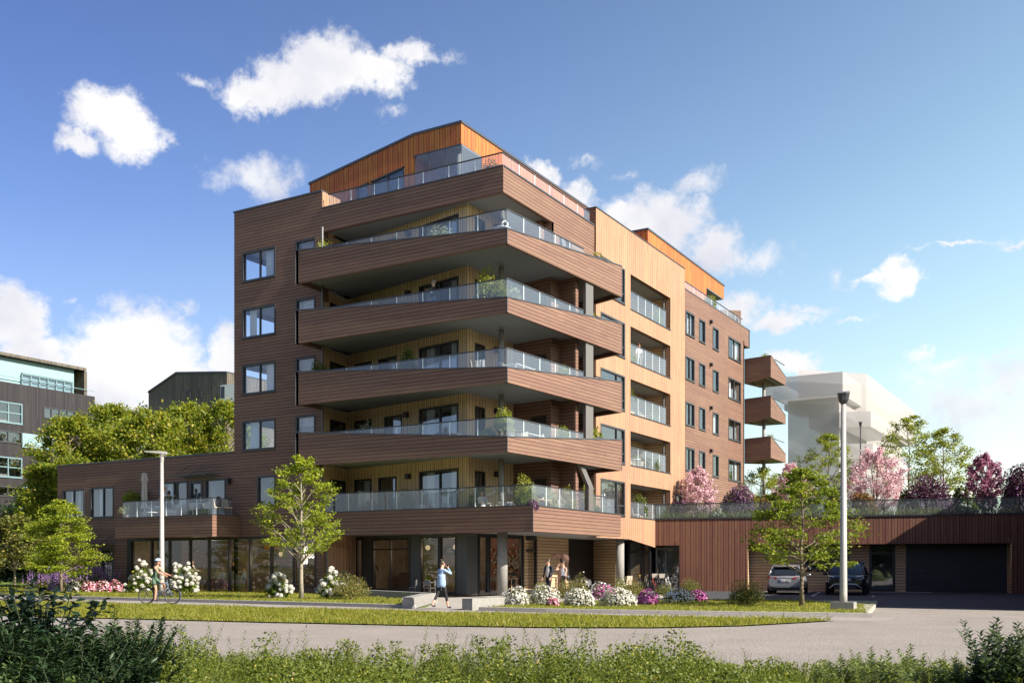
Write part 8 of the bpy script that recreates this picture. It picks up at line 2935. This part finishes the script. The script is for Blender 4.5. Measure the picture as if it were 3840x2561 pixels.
# needle sprays below it
rng = np.random.default_rng(505)
for i in range(9):
    u = [-20, 90, 200, 310, 420, 520, 40, 260, 470][i]
    dep = [9.5, 9, 9.3, 9.2, 9.8, 10.3, 8.2, 8.0, 8.6][i]
    x, y = front(u, dep)
    tt = thing('fir_shrub', 'dark needled shrub in the shaded lower left corner', 'shrub', (x, y, 0), 0, 'needled shrubs in the lower left corner')
    C, AX = [], []
    mb = MB()
    for k in range(46):
        a = rng.uniform(0, 6.28); h = rng.uniform(.35, .95) * (1.0 if i < 6 else .8); r_ = rng.uniform(.1, .5)
        b0 = np.array([0, 0, .05]); e = np.array([math.cos(a) * r_, math.sin(a) * r_, h])
        mb.tube([b0, b0 * .5 + e * .5 + [0, 0, .05], e], [.008, .006, .002], 4, cap=False)
        n = 110
        f_ = rng.uniform(.2, 1, n)[:, None]
        s_ = rng.choice([-1, 1], n)[:, None]
        side_ = np.array([-math.sin(a), math.cos(a), 0])
        d = unit(side_ * s_ + (e - b0) * .6 + rng.normal(size=(n, 3)) * .25)
        C.append(b0 + (e - b0) * f_ + d * .04); AX.append(d)
    C, AX = np.concatenate(C), np.concatenate(AX)
    v, f = oriented(C, AX, np.full(len(C), .085), .2, rng)
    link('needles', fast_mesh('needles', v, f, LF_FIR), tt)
    mb.build('stem', M_STEM, tt)
# upright lance-leaved stalks rising over the road, left part
src = None
LU = [(430, 2290, 13.2), (505, 2320, 12.8), (560, 2350, 12.5), (600, 2330, 12.9), (690, 2350, 12.6), (395, 2350, 12.3), (730, 2400, 12.2), (470, 2390, 11.8), (640, 2420, 11.6)]
for i, (u, v, dep) in enumerate(LU):
    x, y, z = at_d(u, v, dep)
    lb = 'tall narrow leaved stalk before the road, ' + ['highest of the left group', 'just right of the highest', 'third from the highest at its right', 'slim one near the cyclist front wheel', 'outermost to the right', 'nearest the dark broadleaf shrub', 'short one at the right end of the group', 'short one below the highest', 'lowest one in the middle'][i]
    if src is None:
        src = plant('lance_plant', lb, (x, y, 0), 520, [(0, 0, 1, 80, .19, .24, .05, .6), (.09, .05, .84, 60, .18, .24, .08, .6), (-.1, .06, .76, 54, .17, .24, .1, .6), (.02, -.1, .68, 50, .17, .24, .1, .6)], LF_LANCE, cat='plant', group='tall narrow leaved stalks by the road')
        o = src
    else:
        o = copy_thing(src, (x, y, 0), i * 1.3, lb)
    o.location = (x, y, 0); o.scale = (1, 1, z)
# glossy stalks at the right
src = None
RU = [(3150, 2452, 11.6), (3215, 2450, 11.4), (3270, 2430, 11.8), (3330, 2440, 11.3), (3410, 2420, 11.9), (3465, 2455, 11.5), (3530, 2470, 11.2), (3590, 2480, 11.0), (3640, 2445, 11.3), (3380, 2490, 10.9), (3100, 2485, 11.4)]
for i, (u, v, dep) in enumerate(RU):
    x, y, z = at_d(u, v, dep)
    lb = 'glossy leaved stalk at the lower right, ' + ['near its left end', 'second from its left end', 'third from its left end', 'just left of the tallest', 'the tallest', 'just right of the tallest', 'short one in the right half', 'close beside the dark right shrub', 'leaning into the dark right shrub', 'lowest one below the tallest', 'outermost to the left'][i]
    if src is None:
        src = plant('glossy_plant', lb, (x, y, 0), 540, [(0, 0, 1, 60, .19, .34, .05, .9), (.1, .05, .88, 50, .18, .34, .10, .9), (-.1, .0, .8, 46, .18, .34, .10, .9), (.03, -.08, .7, 40, .17, .34, .12, .9)], LF_GLOSS, group='glossy leaved stalks by the road')
        o = src
    else:
        o = copy_thing(src, (x, y, 0), i * 1.9, lb)
    o.location = (x, y, 0); o.scale = (1, 1, z)
# dark glossy shrub at the right edge
rng = np.random.default_rng(560)
x, y = front(3790, 10.8)
st = []
for i in range(44):
    a, r_ = rng.uniform(0, 6.28), rng.uniform(0, .5)
    st.append((math.cos(a) * r_, math.sin(a) * r_, rng.uniform(.45, 1.0) * (1 - .3 * r_), 54, .17, .42, .2, .6))
plant('glossy_shrub', 'dark glossy leaved shrub at the lower right corner', (x, y, 0), 561, st, leafmat('dark_glossy_leaves', (.02, .042, .018), (.09, .125, .045), None, .2, rough=.35, spec=.5), cat='shrub')
# undergrowth mass
rng = np.random.default_rng(570)
V, F, n0, DK = [], [], 0, []
NP = 1350
for i in range(NP):
    u = rng.uniform(-200, 4050)
    dep = rng.uniform(7.0, 13.9 - max(0, u - 2300) / 1500)
    x, y = front(u, dep)
    top = .62 + .18 * math.sin(u * .004 + dep) + rng.normal() * .1
    if dep > 12.6:
        top *= .8
    h = max(.2, top * rng.uniform(.55, 1.1)) * (0.9 if dep > 9 else .75)
    if u > 2500:
        h *= max(.5, 1 - (u - 2500) / 1300)
    if rng.random() < .55:
        # loose twiggy weed: small leaves through a cone
        m = 190
        tt = rng.uniform(.05, 1, m) ** .7
        a = rng.uniform(0, 6.28, m); r_ = .17 * np.sqrt(rng.uniform(0, 1, m)) * (1.15 - .6 * tt)
        c = np.stack([x + r_ * np.cos(a), y + r_ * np.sin(a), h * tt], 1)
        v, f = leaf_quads(c, .036, rng, .3, .6)
    else:
        c, ax, L, st = stalk(rng, h * 1.1, 46, .085, .3, .16, cup=.7)
        v, f = oriented(c + [x, y, 0], ax, L, .32, rng)
    V.append(v); F.append(f + n0); n0 += len(v)
    DK += [1 if u + rng.normal() * 120 < 520 else 0] * len(f)  # left end takes the darker leaves in place of real shade
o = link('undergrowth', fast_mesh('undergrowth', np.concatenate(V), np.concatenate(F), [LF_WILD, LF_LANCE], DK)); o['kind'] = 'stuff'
# blades and small yellow flowers among it
VG = [(front(-300, 14.6)), (front(600, 14.7)), (front(1500, 14.2)), (front(2600, 13.8)), (front(4200, 12.9)), (front(4200, 6)), (front(-300, 6))]
grass_on(VG, 34000, .34, .007, 571, 0, LF_WILD)
C = []
for i in range(22):
    u = rng.uniform(900, 2500); dep = rng.uniform(8.5, 12)
    x, y = front(u, dep)
    p = np.array([x, y, rng.uniform(.3, .48)])
    C.append(p + rng.normal(size=(7, 3)) * .010)
v, f = leaf_quads(np.concatenate(C), .022, rng, .5, .9)
o = link('wild_flowers', fast_mesh('wild_flowers', v, f, leafmat('yellow_petals', (.55, .36, .03), (.75, .6, .2), (.8, .78, .7), .2))); o['kind'] = 'stuff'
# dark belt of woodland across the road, behind the camera, mirrored in the shop windows
rng = np.random.default_rng(580)
V, F, n0 = [], [], 0
for i in range(96):
    a = R(-122 + 184 * (i % 48) / 47 + rng.normal() * 2)
    d = 38 + (i // 48) * 9 + rng.normal() * 3
    # directions measured round the viewer, away from the building
    fx_, fy_ = SA, -CA
    cx = CAMX + d * (fx_ * math.cos(a) - fy_ * math.sin(a)); cy = CAMY + d * (fx_ * math.sin(a) + fy_ * math.cos(a))
    if cx > 40 and cy > -55:
        continue
    h = rng.uniform(12, 19)
    m = 700
    p, dd = blob_pts(rng, m, (4.6, 4.6, h * .55), inner=.5)
    p[:, 2] += h * .32 * (p[:, 2] / (h * .5))
    v, f = leaf_quads(p + [cx, cy, 0], .95, rng, .2, .8)
    V.append(v); F.append(f + n0); n0 += len(v)
o = link('woodland', fast_mesh('woodland', np.concatenate(V), np.concatenate(F), leafmat('woodland_leaves', (.03, .055, .01), (.13, .16, .03), None, .25, clump=.3))); o['kind'] = 'stuff'
